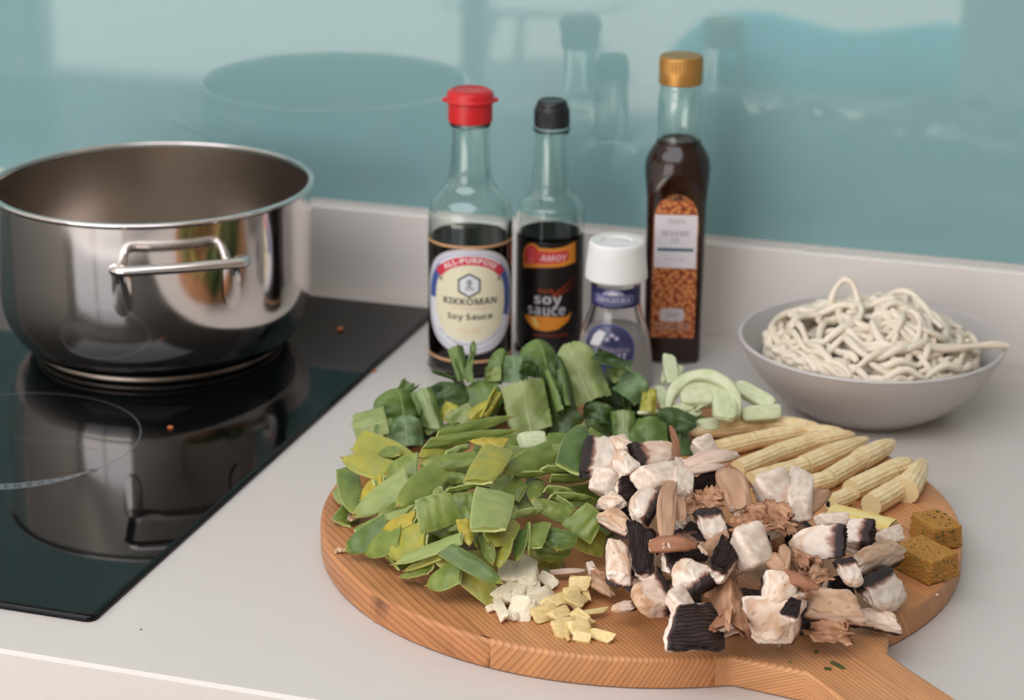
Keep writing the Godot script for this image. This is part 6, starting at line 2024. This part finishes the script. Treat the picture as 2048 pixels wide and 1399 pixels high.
func place_mushrooms() -> void:
	chunk(0, 3, "+z", Vector3(-317.7, 62.0, 458.9), Vector3(-329.8, 69.5, 400.2), 180, 23.3, 14.0, "white mushroom chunk with dark gill patches at the top left of the pile")
	chunk(0, 2, "-y", Vector3(-329.6, 68.2, 396.8), Vector3(-308.6, 68.2, 426.0), 0, 13.4, 10.0, "small white mushroom cap piece behind the top left chunk")
	chunk(0, 0, "-z", Vector3(-311.6, 67.2, 452.7), Vector3(-298.0, 67.2, 436.7), 180, 24.2, 13.6, "cream mushroom chunk right of the top left one, gills below it")
	chunk(0, 0, "+y", Vector3(-307.1, 60.7, 476.7), Vector3(-289.9, 60.7, 454.4), 10, 17.1, 12.9, "dark gill piece under the two white chunks at the left")
	bit("flesh", 3, Vector3(-323.1, 58.7, 453.1), Vector3(-308.2, 58.7, 457.1), 0, 14.1, 11.3, "torn white mushroom bit at the left edge beside the pods")
	chunk(0, 2, "-y", Vector3(-317.1, 57.3, 469.1), Vector3(-298.0, 57.3, 482.6), 0, 13.5, 10.1, "white mushroom bit with cracked skin at the left edge")
	chunk(1, 1, "-y", Vector3(-310.6, 53.8, 482.2), Vector3(-284.9, 53.8, 508.4), 0, 13.4, 10.0, "tan mushroom cap piece wedged against the yellow-edged pods")
	chunk(1, 2, "-x", Vector3(-304.3, 69.4, 436.9), Vector3(-281.1, 69.4, 418.4), 15, 18.3, 13.7, "tan and white mushroom block with dark gills on its left end")
	strip(2, 3, Vector3(-274.2, 73.9, 440.0), Vector3(-291.3, 75.0, 388.8), 0, 4.5, "thin pointed brown mushroom shard standing up against the leaves")
	bit("flesh", 1, Vector3(-288.1, 70.6, 472.8), Vector3(-273.8, 70.6, 451.9), 0, 16.7, 13.3, "square cream mushroom stalk block in the upper left")
	bit("flesh", 2, Vector3(-262.1, 68.6, 487.4), Vector3(-272.9, 68.6, 439.6), 0, 11.4, 9.1, "greyish mushroom stalk block under the fibrous curls")
	bit("flesh", 3, Vector3(-270.8, 70.3, 418.6), Vector3(-260.2, 70.3, 401.7), 0, 12.0, 9.6, "white mushroom cube touching the first corn tip")
	strip(0, 0, Vector3(-267.3, 75.7, 449.1), Vector3(-241.8, 76.1, 423.3), 0, 9.7, "pinkish fibrous mushroom stalk curl reaching right to the corn")
	strip(0, 0, Vector3(-267.7, 72.4, 452.0), Vector3(-246.8, 72.7, 435.9), 0, 7.1, "lower pinkish fibrous stalk curl under the upper one")
	chunk(0, 2, "+z", Vector3(-281.8, 62.3, 524.1), Vector3(-281.4, 69.1, 478.3), 0, 15.7, 11.8, "curved white cap slice with its dark gills to the right, left side")
	strip(1, 3, Vector3(-270.3, 78.9, 483.7), Vector3(-253.9, 73.6, 556.6), 0, 11.3, "long tan fibrous stalk strip hanging down in the upper middle")
	strip(1, 2, Vector3(-264.9, 75.1, 493.3), Vector3(-252.1, 73.2, 522.3), 0, 8.7, "shorter tan stalk strip beside the long hanging one")
	bit("scrap", 0, Vector3(-257.3, 71.0, 512.4), Vector3(-250.8, 71.0, 493.5), 0, 10.5, 8.4, "small tan mushroom flap right of the hanging stalk strips")
	chunk(2, 3, "+y", Vector3(-266.1, 62.6, 458.4), Vector3(-250.3, 62.6, 436.4), 10, 13.5, 10.1, "very dark gill piece in the gap below the fibrous curls")
	strip(1, 0, Vector3(-225.9, 73.3, 491.6), Vector3(-246.4, 75.7, 443.5), 0, 17.4, "pointed tan stalk piece standing in the upper middle")
	strip(2, 1, Vector3(-224.7, 72.2, 467.1), Vector3(-244.5, 73.6, 440.7), 0, 5.7, "narrow grey-brown strip leaning on the pointed tan stalk")
	bit("flesh", 3, Vector3(-221.8, 69.9, 472.1), Vector3(-203.9, 69.9, 450.4), 0, 18.6, 14.9, "pinkish mushroom block below the fourth corn row")
	bit("flesh", 1, Vector3(-193.1, 70.5, 486.1), Vector3(-204.2, 70.5, 430.8), 0, 14.8, 11.8, "pointed pinkish mushroom piece right of the pinkish block")
	strip(1, 2, Vector3(-195.5, 66.7, 484.8), Vector3(-183.9, 68.7, 441.6), 0, 11.2, "curved tan slice hugging the corn at the upper right")
	bit("scrap", 0, Vector3(-218.7, 68.1, 479.7), Vector3(-197.8, 68.1, 497.7), 0, 13.5, 10.8, "crumbly brown mushroom scrap in the upper centre")
	bit("scrap", 1, Vector3(-205.2, 66.8, 496.8), Vector3(-192.1, 66.8, 502.1), 0, 9.1, 7.3, "small brown scrap above the big white gilled block")
	bit("scrap", 2, Vector3(-254.1, 69.8, 479.8), Vector3(-239.1, 69.8, 485.1), 0, 12.2, 9.7, "brown torn mushroom scrap right of the hanging stalk")
	bit("scrap", 0, Vector3(-224.1, 69.3, 494.5), Vector3(-210.6, 69.3, 494.9), 0, 10.6, 8.4, "brown crumbled scrap between the pointed stalk and the big block")
	chunk(0, 3, "-z", Vector3(-243.2, 69.3, 526.5), Vector3(-226.9, 69.3, 514.4), 0, 21.9, 13.1, "white block with a dark gill top and a dark hole, centre left")
	bit("flesh", 3, Vector3(-217.8, 68.2, 549.1), Vector3(-200.8, 68.2, 532.7), 0, 21.6, 17.3, "big pale block with a rusty top in the centre of the pile")
	bit("flesh", 1, Vector3(-223.8, 64.1, 535.3), Vector3(-214.7, 64.1, 540.0), 0, 15.1, 8.2, "pale block touching the left of the big rusty-topped one")
	bit("scrap", 3, Vector3(-221.9, 75.1, 531.4), Vector3(-204.1, 75.1, 520.7), 0, 12.3, 9.9, "rusty crumbled top lying on the big pale block")
	chunk(0, 1, "+x", Vector3(-193.7, 65.4, 514.1), Vector3(-163.7, 65.4, 509.0), 12, 19.8, 14.0, "white wedge with a wide dark gilled right end, upper right")
	chunk(0, 0, "+x", Vector3(-182.0, 58.2, 476.9), Vector3(-153.0, 58.2, 477.4), 0, 19.6, 14.0, "long white block with a dark right end just behind the wedge")
	chunk(1, 3, "-y", Vector3(-156.8, 53.4, 516.8), Vector3(-143.8, 41.2, 446.3), 0, 19.9, 14.0, "pinkish curved cap piece at the right edge near the stock cubes")
	bit("flesh", 2, Vector3(-152.9, 46.7, 457.4), Vector3(-142.7, 46.7, 444.0), 0, 9.3, 7.4, "torn white flap at the right edge beside the stock cubes")
	bit("flesh", 1, Vector3(-182.9, 64.5, 483.1), Vector3(-168.1, 64.5, 473.2), 0, 8.4, 6.8, "jagged white scrap in front of the halved corn")
	strip(1, 0, Vector3(-202.1, 66.5, 539.4), Vector3(-189.2, 63.0, 551.4), 0, 9.6, "tan stalk piece, left prong of a V in the centre right")
	strip(1, 0, Vector3(-189.0, 64.7, 550.0), Vector3(-194.2, 68.8, 526.9), 0, 7.1, "tan stalk piece, right prong of a V in the centre right")
	bit("scrap", 1, Vector3(-189.2, 63.3, 525.5), Vector3(-178.1, 63.3, 535.6), 0, 10.9, 8.7, "brown scrap right of the V of tan stalks")
	strip(1, 2, Vector3(-174.9, 59.0, 545.6), Vector3(-174.1, 61.7, 532.7), 0, 5.3, "short tan stalk end below the white wedge")
	bit("scrap", 0, Vector3(-176.7, 57.6, 547.5), Vector3(-166.5, 57.6, 536.7), 0, 7.4, 5.9, "small tan scrap below the short stalk end")
	bit("scrap", 0, Vector3(-184.7, 57.9, 531.4), Vector3(-172.0, 57.9, 533.2), 0, 11.6, 9.3, "brown ragged scrap in the middle right of the pile")
	chunk(0, 2, "-y", Vector3(-205.2, 57.2, 569.0), Vector3(-179.9, 57.2, 557.5), 0, 22.5, 14.0, "large white cap piece with small brown spots, front centre")
	strip(2, 3, Vector3(-189.4, 65.8, 559.3), Vector3(-168.6, 61.0, 562.6), 0, 7.0, "brown stalk strip lying over the spotted white cap")
	bit("scrap", 3, Vector3(-183.3, 55.3, 556.9), Vector3(-173.8, 55.3, 562.5), 0, 8.7, 7.0, "rusty scrap right of the spotted white cap")
	chunk(0, 0, "+y", Vector3(-246.5, 42.4, 600.8), Vector3(-218.1, 42.4, 579.7), 34, 28.4, 13.0, "front mushroom chunk showing broad dark gills to the camera")
	chunk(0, 0, "-y", Vector3(-210.0, 42.4, 575.0), Vector3(-173.3, 42.4, 567.2), 26, 29.3, 14.0, "large pale rounded cap piece at the front, its skin outward")
	chunk(0, 1, "+y", Vector3(-180.3, 52.9, 590.8), Vector3(-180.1, 52.9, 566.0), 0, 10.0, 8.0, "strip of dark gills on the right of the pale front cap")
	bit("scrap", 1, Vector3(-208.4, 48.2, 595.5), Vector3(-222.8, 48.2, 538.0), 0, 23.6, 18.9, "hollow rusty brown mushroom chunk right of the gilled front chunk")
	chunk(0, 3, "+y", Vector3(-224.8, 63.2, 572.9), Vector3(-219.7, 63.2, 535.1), 0, 19.8, 14.0, "gill piece half grey half black in the centre left")
	chunk(0, 0, "-z", Vector3(-242.5, 61.5, 582.2), Vector3(-230.2, 61.5, 553.4), 180, 21.1, 14.0, "white block cut square above dark gills, front left of centre")
	bit("flesh", 3, Vector3(-241.6, 53.1, 593.1), Vector3(-234.3, 53.1, 577.8), 0, 12.6, 10.0, "small white block behind the front gilled chunk")
	chunk(1, 0, "+x", Vector3(-265.2, 49.1, 582.2), Vector3(-250.3, 49.1, 565.1), 0, 22.7, 14.0, "tan pointed cap piece with dark gills at its right, front left")
	chunk(0, 2, "-y", Vector3(-277.2, 37.5, 560.2), Vector3(-289.9, 54.1, 521.4), 0, 15.2, 11.4, "whitish upright cap piece at the left edge beside the dark gills")
	chunk(0, 3, "+y", Vector3(-263.7, 50.8, 566.4), Vector3(-274.6, 62.0, 517.8), 0, 22.0, 14.0, "largest black gill piece in the left middle of the pile")
	chunk(0, 0, "+y", Vector3(-257.6, 58.0, 559.1), Vector3(-243.1, 58.0, 530.3), 0, 16.7, 12.5, "black gill piece right of the largest one")
	strip(2, 0, Vector3(-262.9, 70.2, 555.9), Vector3(-238.3, 71.5, 549.4), 0, 9.6, "rusty stalk strip lying across the top of the black gills")
	strip(1, 1, Vector3(-233.6, 68.1, 555.0), Vector3(-225.2, 70.2, 533.4), 0, 8.9, "tan stalk strip slanting up beside the block with the hole")
	chunk(1, 3, "+x", Vector3(-282.1, 30.1, 560.2), Vector3(-270.2, 30.1, 550.1), 0, 10.6, 8.0, "small tan bit with a dark gilled end on bare wood, front left")
	strip(0, 3, Vector3(-331.0, 24.0, 511.9), Vector3(-312.6, 24.0, 502.9), 0, 3.8, "slim pale stalk splinter lying on the wood behind the ginger")
	strip(1, 0, Vector3(-311.2, 26.0, 514.1), Vector3(-289.8, 28.3, 534.3), 0, 8.2, "tan stalk block lying on the wood left of the pile")
	bit("scrap", 1, Vector3(-304.5, 29.8, 512.5), Vector3(-291.9, 29.8, 522.5), 0, 7.9, 6.3, "small brown mushroom scrap behind the tan stalk block")
	bit("flesh", 0, Vector3(-310.6, 29.0, 504.3), Vector3(-305.3, 29.0, 513.8), 0, 5.0, 4.0, "tiny pale mushroom bit beside the tan stalk block")
	chunk(0, 3, "-z", Vector3(-163.1, 56.7, 534.2), Vector3(-150.3, 56.7, 523.7), 0, 17.3, 10.7, "piece with a jagged dark gill top and pink flesh, right front")
	chunk(1, 3, "-y", Vector3(-180.0, 45.9, 556.9), Vector3(-146.9, 45.9, 538.3), 16, 26.8, 14.0, "large crinkled tan and white cap piece, right front")
	chunk(0, 3, "+z", Vector3(-148.3, 40.7, 530.9), Vector3(-132.8, 33.9, 479.0), 200, 23.1, 14.0, "white-rimmed piece with a dark hollow at the right front edge")
	chunk(0, 3, "-y", Vector3(-153.3, 29.5, 526.0), Vector3(-128.1, 29.5, 520.7), 0, 15.4, 9.0, "pinkish white cap piece at the lowest right of the pile")
	bit("scrap", 0, Vector3(-174.7, 31.6, 554.2), Vector3(-152.8, 31.6, 551.2), 0, 15.5, 12.4, "brown curled scrap on the wood under the crinkled cap")
	bit("flesh", 1, Vector3(-221.0, 43.3, 576.3), Vector3(-212.7, 43.3, 586.3), 0, 8.7, 6.9, "frilly white scrap right of the gilled front chunk")
	strip(0, 2, Vector3(-216.1, 35.0, 580.5), Vector3(-204.4, 36.5, 572.2), 0, 2.6, "thin pale strip on the wood between the two front caps")
	chunk(2, 1, "-z", Vector3(-281.0, 24.1, 523.6), Vector3(-261.6, 28.0, 520.1), -29, 17.5, 11.0, "mushroom piece buried low in the pile, mostly hidden")
	chunk(1, 1, "+y", Vector3(-173.5, 26.7, 492.3), Vector3(-181.7, 22.7, 472.7), 20, 18.5, 11.0, "mushroom piece buried low in the pile, mostly hidden")
	chunk(0, 1, "+y", Vector3(-266.2, 38.5, 464.3), Vector3(-245.9, 37.3, 475.0), -33, 15.9, 11.0, "mushroom piece buried low in the pile, mostly hidden")
	chunk(0, 2, "+y", Vector3(-205.2, 35.8, 411.0), Vector3(-212.0, 39.8, 435.2), -32, 17.8, 11.0, "mushroom piece buried low in the pile, mostly hidden")
	chunk(1, 2, "+y", Vector3(-230.5, 22.2, 530.5), Vector3(-254.6, 26.0, 539.5), 4, 20.1, 11.0, "mushroom piece buried low in the pile, mostly hidden")
	chunk(1, 2, "+y", Vector3(-295.0, 35.6, 481.4), Vector3(-273.6, 37.9, 482.5), 24, 16.7, 11.0, "mushroom piece buried low in the pile, mostly hidden")
	chunk(0, 2, "-z", Vector3(-176.1, 24.2, 514.1), Vector3(-193.7, 23.7, 507.4), 17, 21.6, 11.0, "mushroom piece buried low in the pile, mostly hidden")
	chunk(2, 0, "-z", Vector3(-281.6, 45.0, 413.0), Vector3(-260.4, 44.6, 424.2), 25, 17.6, 11.0, "mushroom piece buried low in the pile, mostly hidden")
	chunk(0, 0, "+y", Vector3(-254.2, 35.2, 458.8), Vector3(-231.6, 35.8, 459.3), -31, 21.2, 11.0, "mushroom piece buried low in the pile, mostly hidden")
	chunk(2, 0, "-z", Vector3(-241.8, 43.4, 448.4), Vector3(-260.7, 40.7, 450.3), -9, 19.4, 11.0, "mushroom piece buried low in the pile, mostly hidden")
	chunk(1, 0, "-z", Vector3(-266.4, 41.8, 437.5), Vector3(-284.4, 44.8, 444.9), 5, 15.1, 11.0, "mushroom piece buried low in the pile, mostly hidden")
	chunk(2, 1, "+y", Vector3(-205.6, 24.8, 522.5), Vector3(-225.8, 21.2, 510.0), 16, 20.0, 11.0, "mushroom piece buried low in the pile, mostly hidden")
	chunk(2, 2, "-z", Vector3(-229.4, 37.2, 479.8), Vector3(-209.9, 38.6, 474.3), -4, 17.1, 11.0, "mushroom piece buried low in the pile, mostly hidden")
	chunk(1, 3, "+y", Vector3(-195.9, 33.8, 464.0), Vector3(-207.4, 37.4, 447.0), -28, 22.0, 11.0, "mushroom piece buried low in the pile, mostly hidden")
	chunk(1, 3, "-z", Vector3(-196.2, 39.3, 440.0), Vector3(-216.2, 36.2, 455.6), 33, 16.0, 11.0, "mushroom piece buried low in the pile, mostly hidden")
	chunk(2, 2, "-z", Vector3(-271.6, 37.3, 486.1), Vector3(-252.8, 37.8, 472.4), -17, 15.8, 11.0, "mushroom piece buried low in the pile, mostly hidden")
	chunk(0, 0, "-z", Vector3(-267.5, 41.5, 447.9), Vector3(-269.6, 42.7, 470.9), -32, 21.1, 11.0, "mushroom piece buried low in the pile, mostly hidden")
	chunk(2, 2, "+y", Vector3(-252.3, 28.0, 523.6), Vector3(-249.2, 28.3, 504.5), -7, 17.3, 11.0, "mushroom piece buried low in the pile, mostly hidden")
	chunk(2, 0, "+z", Vector3(-304.5, 41.4, 395.3), Vector3(-320.1, 44.2, 405.2), -37, 15.7, 11.0, "mushroom piece buried low in the pile, mostly hidden")
	chunk(2, 0, "-z", Vector3(-165.3, 24.8, 518.8), Vector3(-186.1, 21.2, 523.9), 35, 21.6, 11.0, "mushroom piece buried low in the pile, mostly hidden")
	chunk(2, 0, "+z", Vector3(-149.9, 22.7, 407.4), Vector3(-153.4, 23.3, 433.0), 31, 21.9, 11.0, "mushroom piece buried low in the pile, mostly hidden")
	chunk(0, 1, "-z", Vector3(-283.2, 26.6, 490.7), Vector3(-274.7, 30.2, 512.8), -36, 21.6, 11.0, "mushroom piece buried low in the pile, mostly hidden")
	chunk(2, 3, "+y", Vector3(-223.1, 40.7, 469.1), Vector3(-241.3, 40.7, 460.1), -8, 20.0, 11.0, "mushroom piece buried low in the pile, mostly hidden")
	chunk(1, 1, "+z", Vector3(-297.3, 28.6, 497.0), Vector3(-276.8, 30.9, 490.3), -27, 15.6, 11.0, "mushroom piece buried low in the pile, mostly hidden")
	chunk(2, 2, "+y", Vector3(-233.7, 35.6, 486.6), Vector3(-223.9, 37.1, 502.7), 3, 18.9, 11.0, "mushroom piece buried low in the pile, mostly hidden")
	chunk(2, 0, "-z", Vector3(-221.6, 38.9, 471.7), Vector3(-205.5, 39.1, 455.5), -29, 17.9, 11.0, "mushroom piece buried low in the pile, mostly hidden")
	chunk(0, 3, "+z", Vector3(-216.5, 21.8, 550.9), Vector3(-229.9, 24.2, 531.2), -15, 21.0, 11.0, "mushroom piece buried low in the pile, mostly hidden")
	chunk(2, 0, "+z", Vector3(-197.3, 40.7, 458.3), Vector3(-208.1, 39.2, 437.0), 6, 19.6, 11.0, "mushroom piece buried low in the pile, mostly hidden")
	chunk(0, 1, "+z", Vector3(-214.2, 37.9, 454.8), Vector3(-226.7, 35.9, 467.7), 38, 21.0, 11.0, "mushroom piece buried low in the pile, mostly hidden")
	chunk(2, 0, "+z", Vector3(-246.9, 27.4, 524.3), Vector3(-261.8, 28.5, 537.4), 13, 19.1, 11.0, "mushroom piece buried low in the pile, mostly hidden")
	chunk(2, 0, "-z", Vector3(-184.4, 34.3, 441.8), Vector3(-191.6, 36.3, 461.5), 2, 15.0, 11.0, "mushroom piece buried low in the pile, mostly hidden")
	chunk(2, 3, "-z", Vector3(-244.2, 37.7, 449.4), Vector3(-234.9, 34.4, 472.7), 2, 15.2, 11.0, "mushroom piece buried low in the pile, mostly hidden")
	chunk(1, 0, "+y", Vector3(-178.5, 26.8, 498.8), Vector3(-166.5, 27.8, 478.3), 39, 16.4, 11.0, "mushroom piece buried low in the pile, mostly hidden")
	chunk(0, 0, "+y", Vector3(-298.5, 35.0, 439.1), Vector3(-311.9, 31.7, 453.6), -35, 16.3, 11.0, "mushroom piece buried low in the pile, mostly hidden")


func place_garlic() -> void:
	bit("garlic", 3, Vector3(-348.1, 27.0, 542.1), Vector3(-355.2, 27.0, 510.1), 0, 10.9, 5.0, "ragged garlic piece at the upper left of the garlic heap")
	bit("garlic", 3, Vector3(-341.2, 27.0, 537.2), Vector3(-351.8, 27.0, 515.0), 0, 11.5, 4.0, "garlic slice second from left in the upper row")
	bit("garlic", 1, Vector3(-337.2, 28.0, 536.6), Vector3(-346.9, 28.0, 505.3), 0, 10.9, 4.0, "tallest garlic slice with a pointed top at the back")
	bit("garlic", 0, Vector3(-336.3, 25.0, 531.0), Vector3(-341.8, 25.0, 508.2), 0, 6.3, 4.0, "garlic edge at the right of the tallest slice")
	bit("garlic", 3, Vector3(-337.5, 22.0, 513.8), Vector3(-326.6, 22.0, 522.4), 0, 6.4, 4.0, "oblong garlic piece at the far right back of the heap")
	bit("garlic", 1, Vector3(-350.2, 25.0, 552.8), Vector3(-344.3, 25.0, 534.1), 0, 7.4, 4.0, "pale garlic slice at the left of the middle row")
	bit("garlic", 1, Vector3(-339.1, 26.0, 548.5), Vector3(-341.5, 26.0, 527.7), 0, 6.8, 3.0, "upright garlic sliver in the centre of the heap")
	bit("garlic", 1, Vector3(-337.6, 24.0, 542.8), Vector3(-331.9, 24.0, 531.4), 0, 10.3, 4.0, "yellowish garlic piece right of the centre")
	bit("garlic", 3, Vector3(-330.1, 21.5, 534.6), Vector3(-327.0, 21.5, 526.4), 0, 4.0, 3.0, "small garlic sliver at the right between garlic and ginger")
	bit("garlic", 3, Vector3(-333.6, 22.0, 551.4), Vector3(-321.5, 22.0, 538.0), 0, 9.7, 4.5, "large flat garlic piece at the right front")
	bit("garlic", 1, Vector3(-348.4, 23.0, 551.8), Vector3(-336.4, 23.0, 547.8), 0, 6.8, 4.0, "garlic slice in the lower centre")
	bit("garlic", 3, Vector3(-341.5, 22.0, 559.0), Vector3(-328.6, 22.0, 561.7), 0, 13.6, 5.0, "broad garlic chunk at the front of the heap")
	bit("garlic", 0, Vector3(-351.0, 22.0, 552.9), Vector3(-338.6, 22.0, 574.1), 0, 6.3, 4.0, "curved garlic slice at the front left")
	bit("garlic", 2, Vector3(-354.1, 20.5, 562.7), Vector3(-349.5, 20.5, 556.6), 0, 4.0, 3.0, "smallest garlic tip pointing left at the front")
	bit("garlic", 3, Vector3(-337.1, 20.5, 568.9), Vector3(-333.2, 20.5, 565.3), 0, 3.9, 2.5, "thin garlic edge at the very front")
	bit("garlic", 4, Vector3(-356.2, 22.0, 522.0), Vector3(-349.8, 22.0, 517.4), 0, 7.0, 4.0, "garlic piece underneath the ragged one")
	bit("garlic", 1, Vector3(-336.8, 21.0, 550.7), Vector3(-334.9, 21.0, 533.6), 0, 5.7, 4.0, "garlic piece underneath the yellowish one")
	bit("ginger", 2, Vector3(-316.2, 28.0, 529.3), Vector3(-304.8, 28.0, 526.7), 0, 8.6, 3.0, "ginger slice topmost at the back of the ginger heap")
	bit("ginger", 0, Vector3(-312.9, 26.0, 542.8), Vector3(-306.3, 26.0, 535.9), 0, 8.5, 3.0, "ginger slice below the topmost one")
	bit("ginger", 1, Vector3(-320.6, 24.0, 553.8), Vector3(-310.1, 24.0, 536.2), 0, 8.5, 4.0, "ginger slice with a slanted edge beside the garlic")
	bit("ginger", 3, Vector3(-308.4, 24.0, 551.9), Vector3(-305.8, 24.0, 534.6), 0, 9.6, 4.0, "ginger piece in the middle of the ginger heap")
	bit("ginger", 3, Vector3(-327.4, 21.0, 566.0), Vector3(-314.2, 21.0, 554.8), 0, 8.4, 3.0, "flat ginger slice between the garlic and the ginger heap")
	bit("ginger", 4, Vector3(-313.2, 22.5, 565.8), Vector3(-307.1, 22.5, 552.4), 0, 7.3, 3.0, "ginger slice left of the dark little hole")
	bit("ginger", 3, Vector3(-305.7, 22.5, 553.7), Vector3(-295.0, 22.5, 564.9), 0, 6.2, 3.0, "narrow ginger strip crossing the heap to the front right")
	bit("ginger", 1, Vector3(-300.1, 22.0, 555.1), Vector3(-289.1, 22.0, 544.6), 0, 3.9, 3.0, "long ginger sliver pointing right towards the mushrooms")
	bit("ginger", 1, Vector3(-297.4, 21.0, 559.2), Vector3(-291.5, 21.0, 562.9), 0, 5.0, 3.0, "small ginger bit under the long sliver")
	bit("ginger", 2, Vector3(-311.8, 21.0, 576.5), Vector3(-302.4, 21.0, 566.7), 0, 10.6, 4.0, "square ginger piece at the front left of its heap")
	bit("ginger", 4, Vector3(-300.6, 21.0, 575.5), Vector3(-290.1, 21.0, 567.6), 0, 10.0, 4.0, "ginger slice at the front right of its heap")
	bit("ginger", 2, Vector3(-291.3, 20.5, 570.5), Vector3(-277.4, 20.5, 574.7), 0, 6.1, 3.0, "pointed ginger slice farthest to the right front")
	bit("ginger", 0, Vector3(-297.0, 20.2, 579.9), Vector3(-287.5, 20.2, 578.9), 0, 6.6, 3.0, "ginger slice at the very front edge")
	bit("ginger", 1, Vector3(-303.0, 19.5, 576.2), Vector3(-299.7, 19.5, 582.8), 0, 2.2, 2.0, "tiny ginger crumb hanging from the square piece")
	bit("ginger", 4, Vector3(-307.8, 23.0, 525.1), Vector3(-302.9, 23.0, 535.4), 0, 4.0, 3.0, "torn ginger bit at the right of the upper slices")


func build_crumbs() -> void:
	var rust := lin(190, 104, 62)
	var green := lin(64, 78, 30)
	crumb("food_crumb", "orange crumb on the black hob glass in front of the pot", Vector3(-660.5, 4.0, 329.4), Vector3(4.2, 2.4, 2.8), rust, 0)
	crumb("food_crumb", "orange crumb at the back of the hob right of the pot", Vector3(-627.3, 4.0, 94.8), Vector3(5.6, 3.0, 4.0), rust, 1)
	crumb("food_crumb", "orange crumb at the right edge of the hob", Vector3(-572.4, 0.0, 165.3), Vector3(4.4, 1.6, 3.0), rust, 2)
	crumb("food_crumb", "tiny pale brown crumb on the worktop before the board's left edge", Vector3(-421.7, 0.0, 558.9), Vector3(2.0, 1.0, 1.2), lin(176, 140, 116), 0)
	crumb("food_crumb", "tiny grey speck on the bare worktop between hob and board", Vector3(-544.1, 0.0, 609.7), Vector3(1.4, 0.7, 0.8), lin(90, 84, 78), 1)
	crumb("herb_fleck", "long dark green herb fleck on the board handle", Vector3(-155.3, 18.0, 564.3), Vector3(8.5, 1.6, 2.0), green, 2)
	crumb("herb_fleck", "bent herb fleck just left of the long one on the handle", Vector3(-160.0, 18.0, 569.5), Vector3(4.0, 1.4, 1.8), green, 0)
	crumb("herb_fleck", "small herb fleck on the wood between mushrooms and handle", Vector3(-169.4, 18.0, 551.8), Vector3(2.6, 1.2, 1.6), green, 1)
	crumb("herb_fleck", "faint olive herb fleck left of the others on the handle", Vector3(-180.3, 18.0, 567.8), Vector3(2.0, 0.8, 1.4), lin(120, 110, 40), 2)
	crumb("mushroom_crumb", "tiny white mushroom crumb on the right edge of the board", Vector3(-116.5, 18.0, 459.4), Vector3(1.6, 1.2, 1.4), lin(230, 214, 198), 0)
	crumb("mushroom_crumb", "small pale mushroom crumb in front of the rounded front cap", Vector3(-189.3, 18.0, 550.9), Vector3(4.0, 1.4, 2.0), lin(214, 180, 150), 1)
	crumb("mushroom_crumb", "black crumb beside the slice hugging the corn", Vector3(-193.9, 30.0, 379.6), Vector3(2.4, 3.4, 2.2), lin(34, 28, 26), 2)
	peel("papery garlic skin scrap on the wood at the front left corner", Vector3(-459.7, 18.0, 511.8), 0.4, Vector2(10, 6), 0)
	peel("papery garlic skin scrap under the pods at the left edge", Vector3(-467.2, 22.0, 471.0), 1.1, Vector2(14, 7), 1)


# ---------------------------------------------------------------- crumbs and scraps
func crumb(called: String, label: String, at: Vector3, size: Vector3, color: Color, shape: int, group := "") -> void:
	var key := "crumb %d %s" % [shape, color.to_html()]
	if not shared.has(key):
		shared[key] = lump(500 + shape, 0.7, 0.3, 0.25, 0.7, func(p: Vector3) -> Color: return color, veg("crumb " + color.to_html(), 0.7), 5)
	var o := part(self, numbered(called), shared[key])
	o.transform = Transform3D(Basis(Vector3.UP, shape * 1.3) * Basis.from_scale(size / 2.0 * MM), at * MM + Vector3(0, size.y * 0.4 * MM, 0))
	tag(o, label, called.split("_")[-1], group)


func peel(label: String, at: Vector3, yaw: float, size: Vector2, shape: int) -> void:
	var n := noise_of(0.006, 330 + shape, 2)
	var s := Shape.new()
	s.grid(16, 10, func(a: float, b: float) -> Vector3:
		var u := a * 2.0 - 1.0
		var hw := sqrt(maxf(0.02, 1.0 - u * u * 0.9)) * (1.0 + 0.3 * n.get_noise_2d(a * 0.02, 0.0))
		var z := (b * 2.0 - 1.0) * hw
		return Vector3(u * size.x / 2.0, 0.8 + 1.2 * z * z + 1.6 * n.get_noise_2d(a * 0.02, b * 0.02), z * size.y / 2.0) * MM, false, func(a: float, b: float) -> Color:
		return mixed(lin(226, 198, 168), lin(196, 156, 122), 0.5 + n.get_noise_2d(a * 0.01, b * 0.03)))
	flip(s)
	var o := part(self, numbered("garlic_peel"), s.mesh(veg("garlic skin", 0.5, 0.3)))
	o.transform = Transform3D(Basis(Vector3.UP, yaw), at * MM)
	tag(o, label, "peel", "scraps of garlic skin")
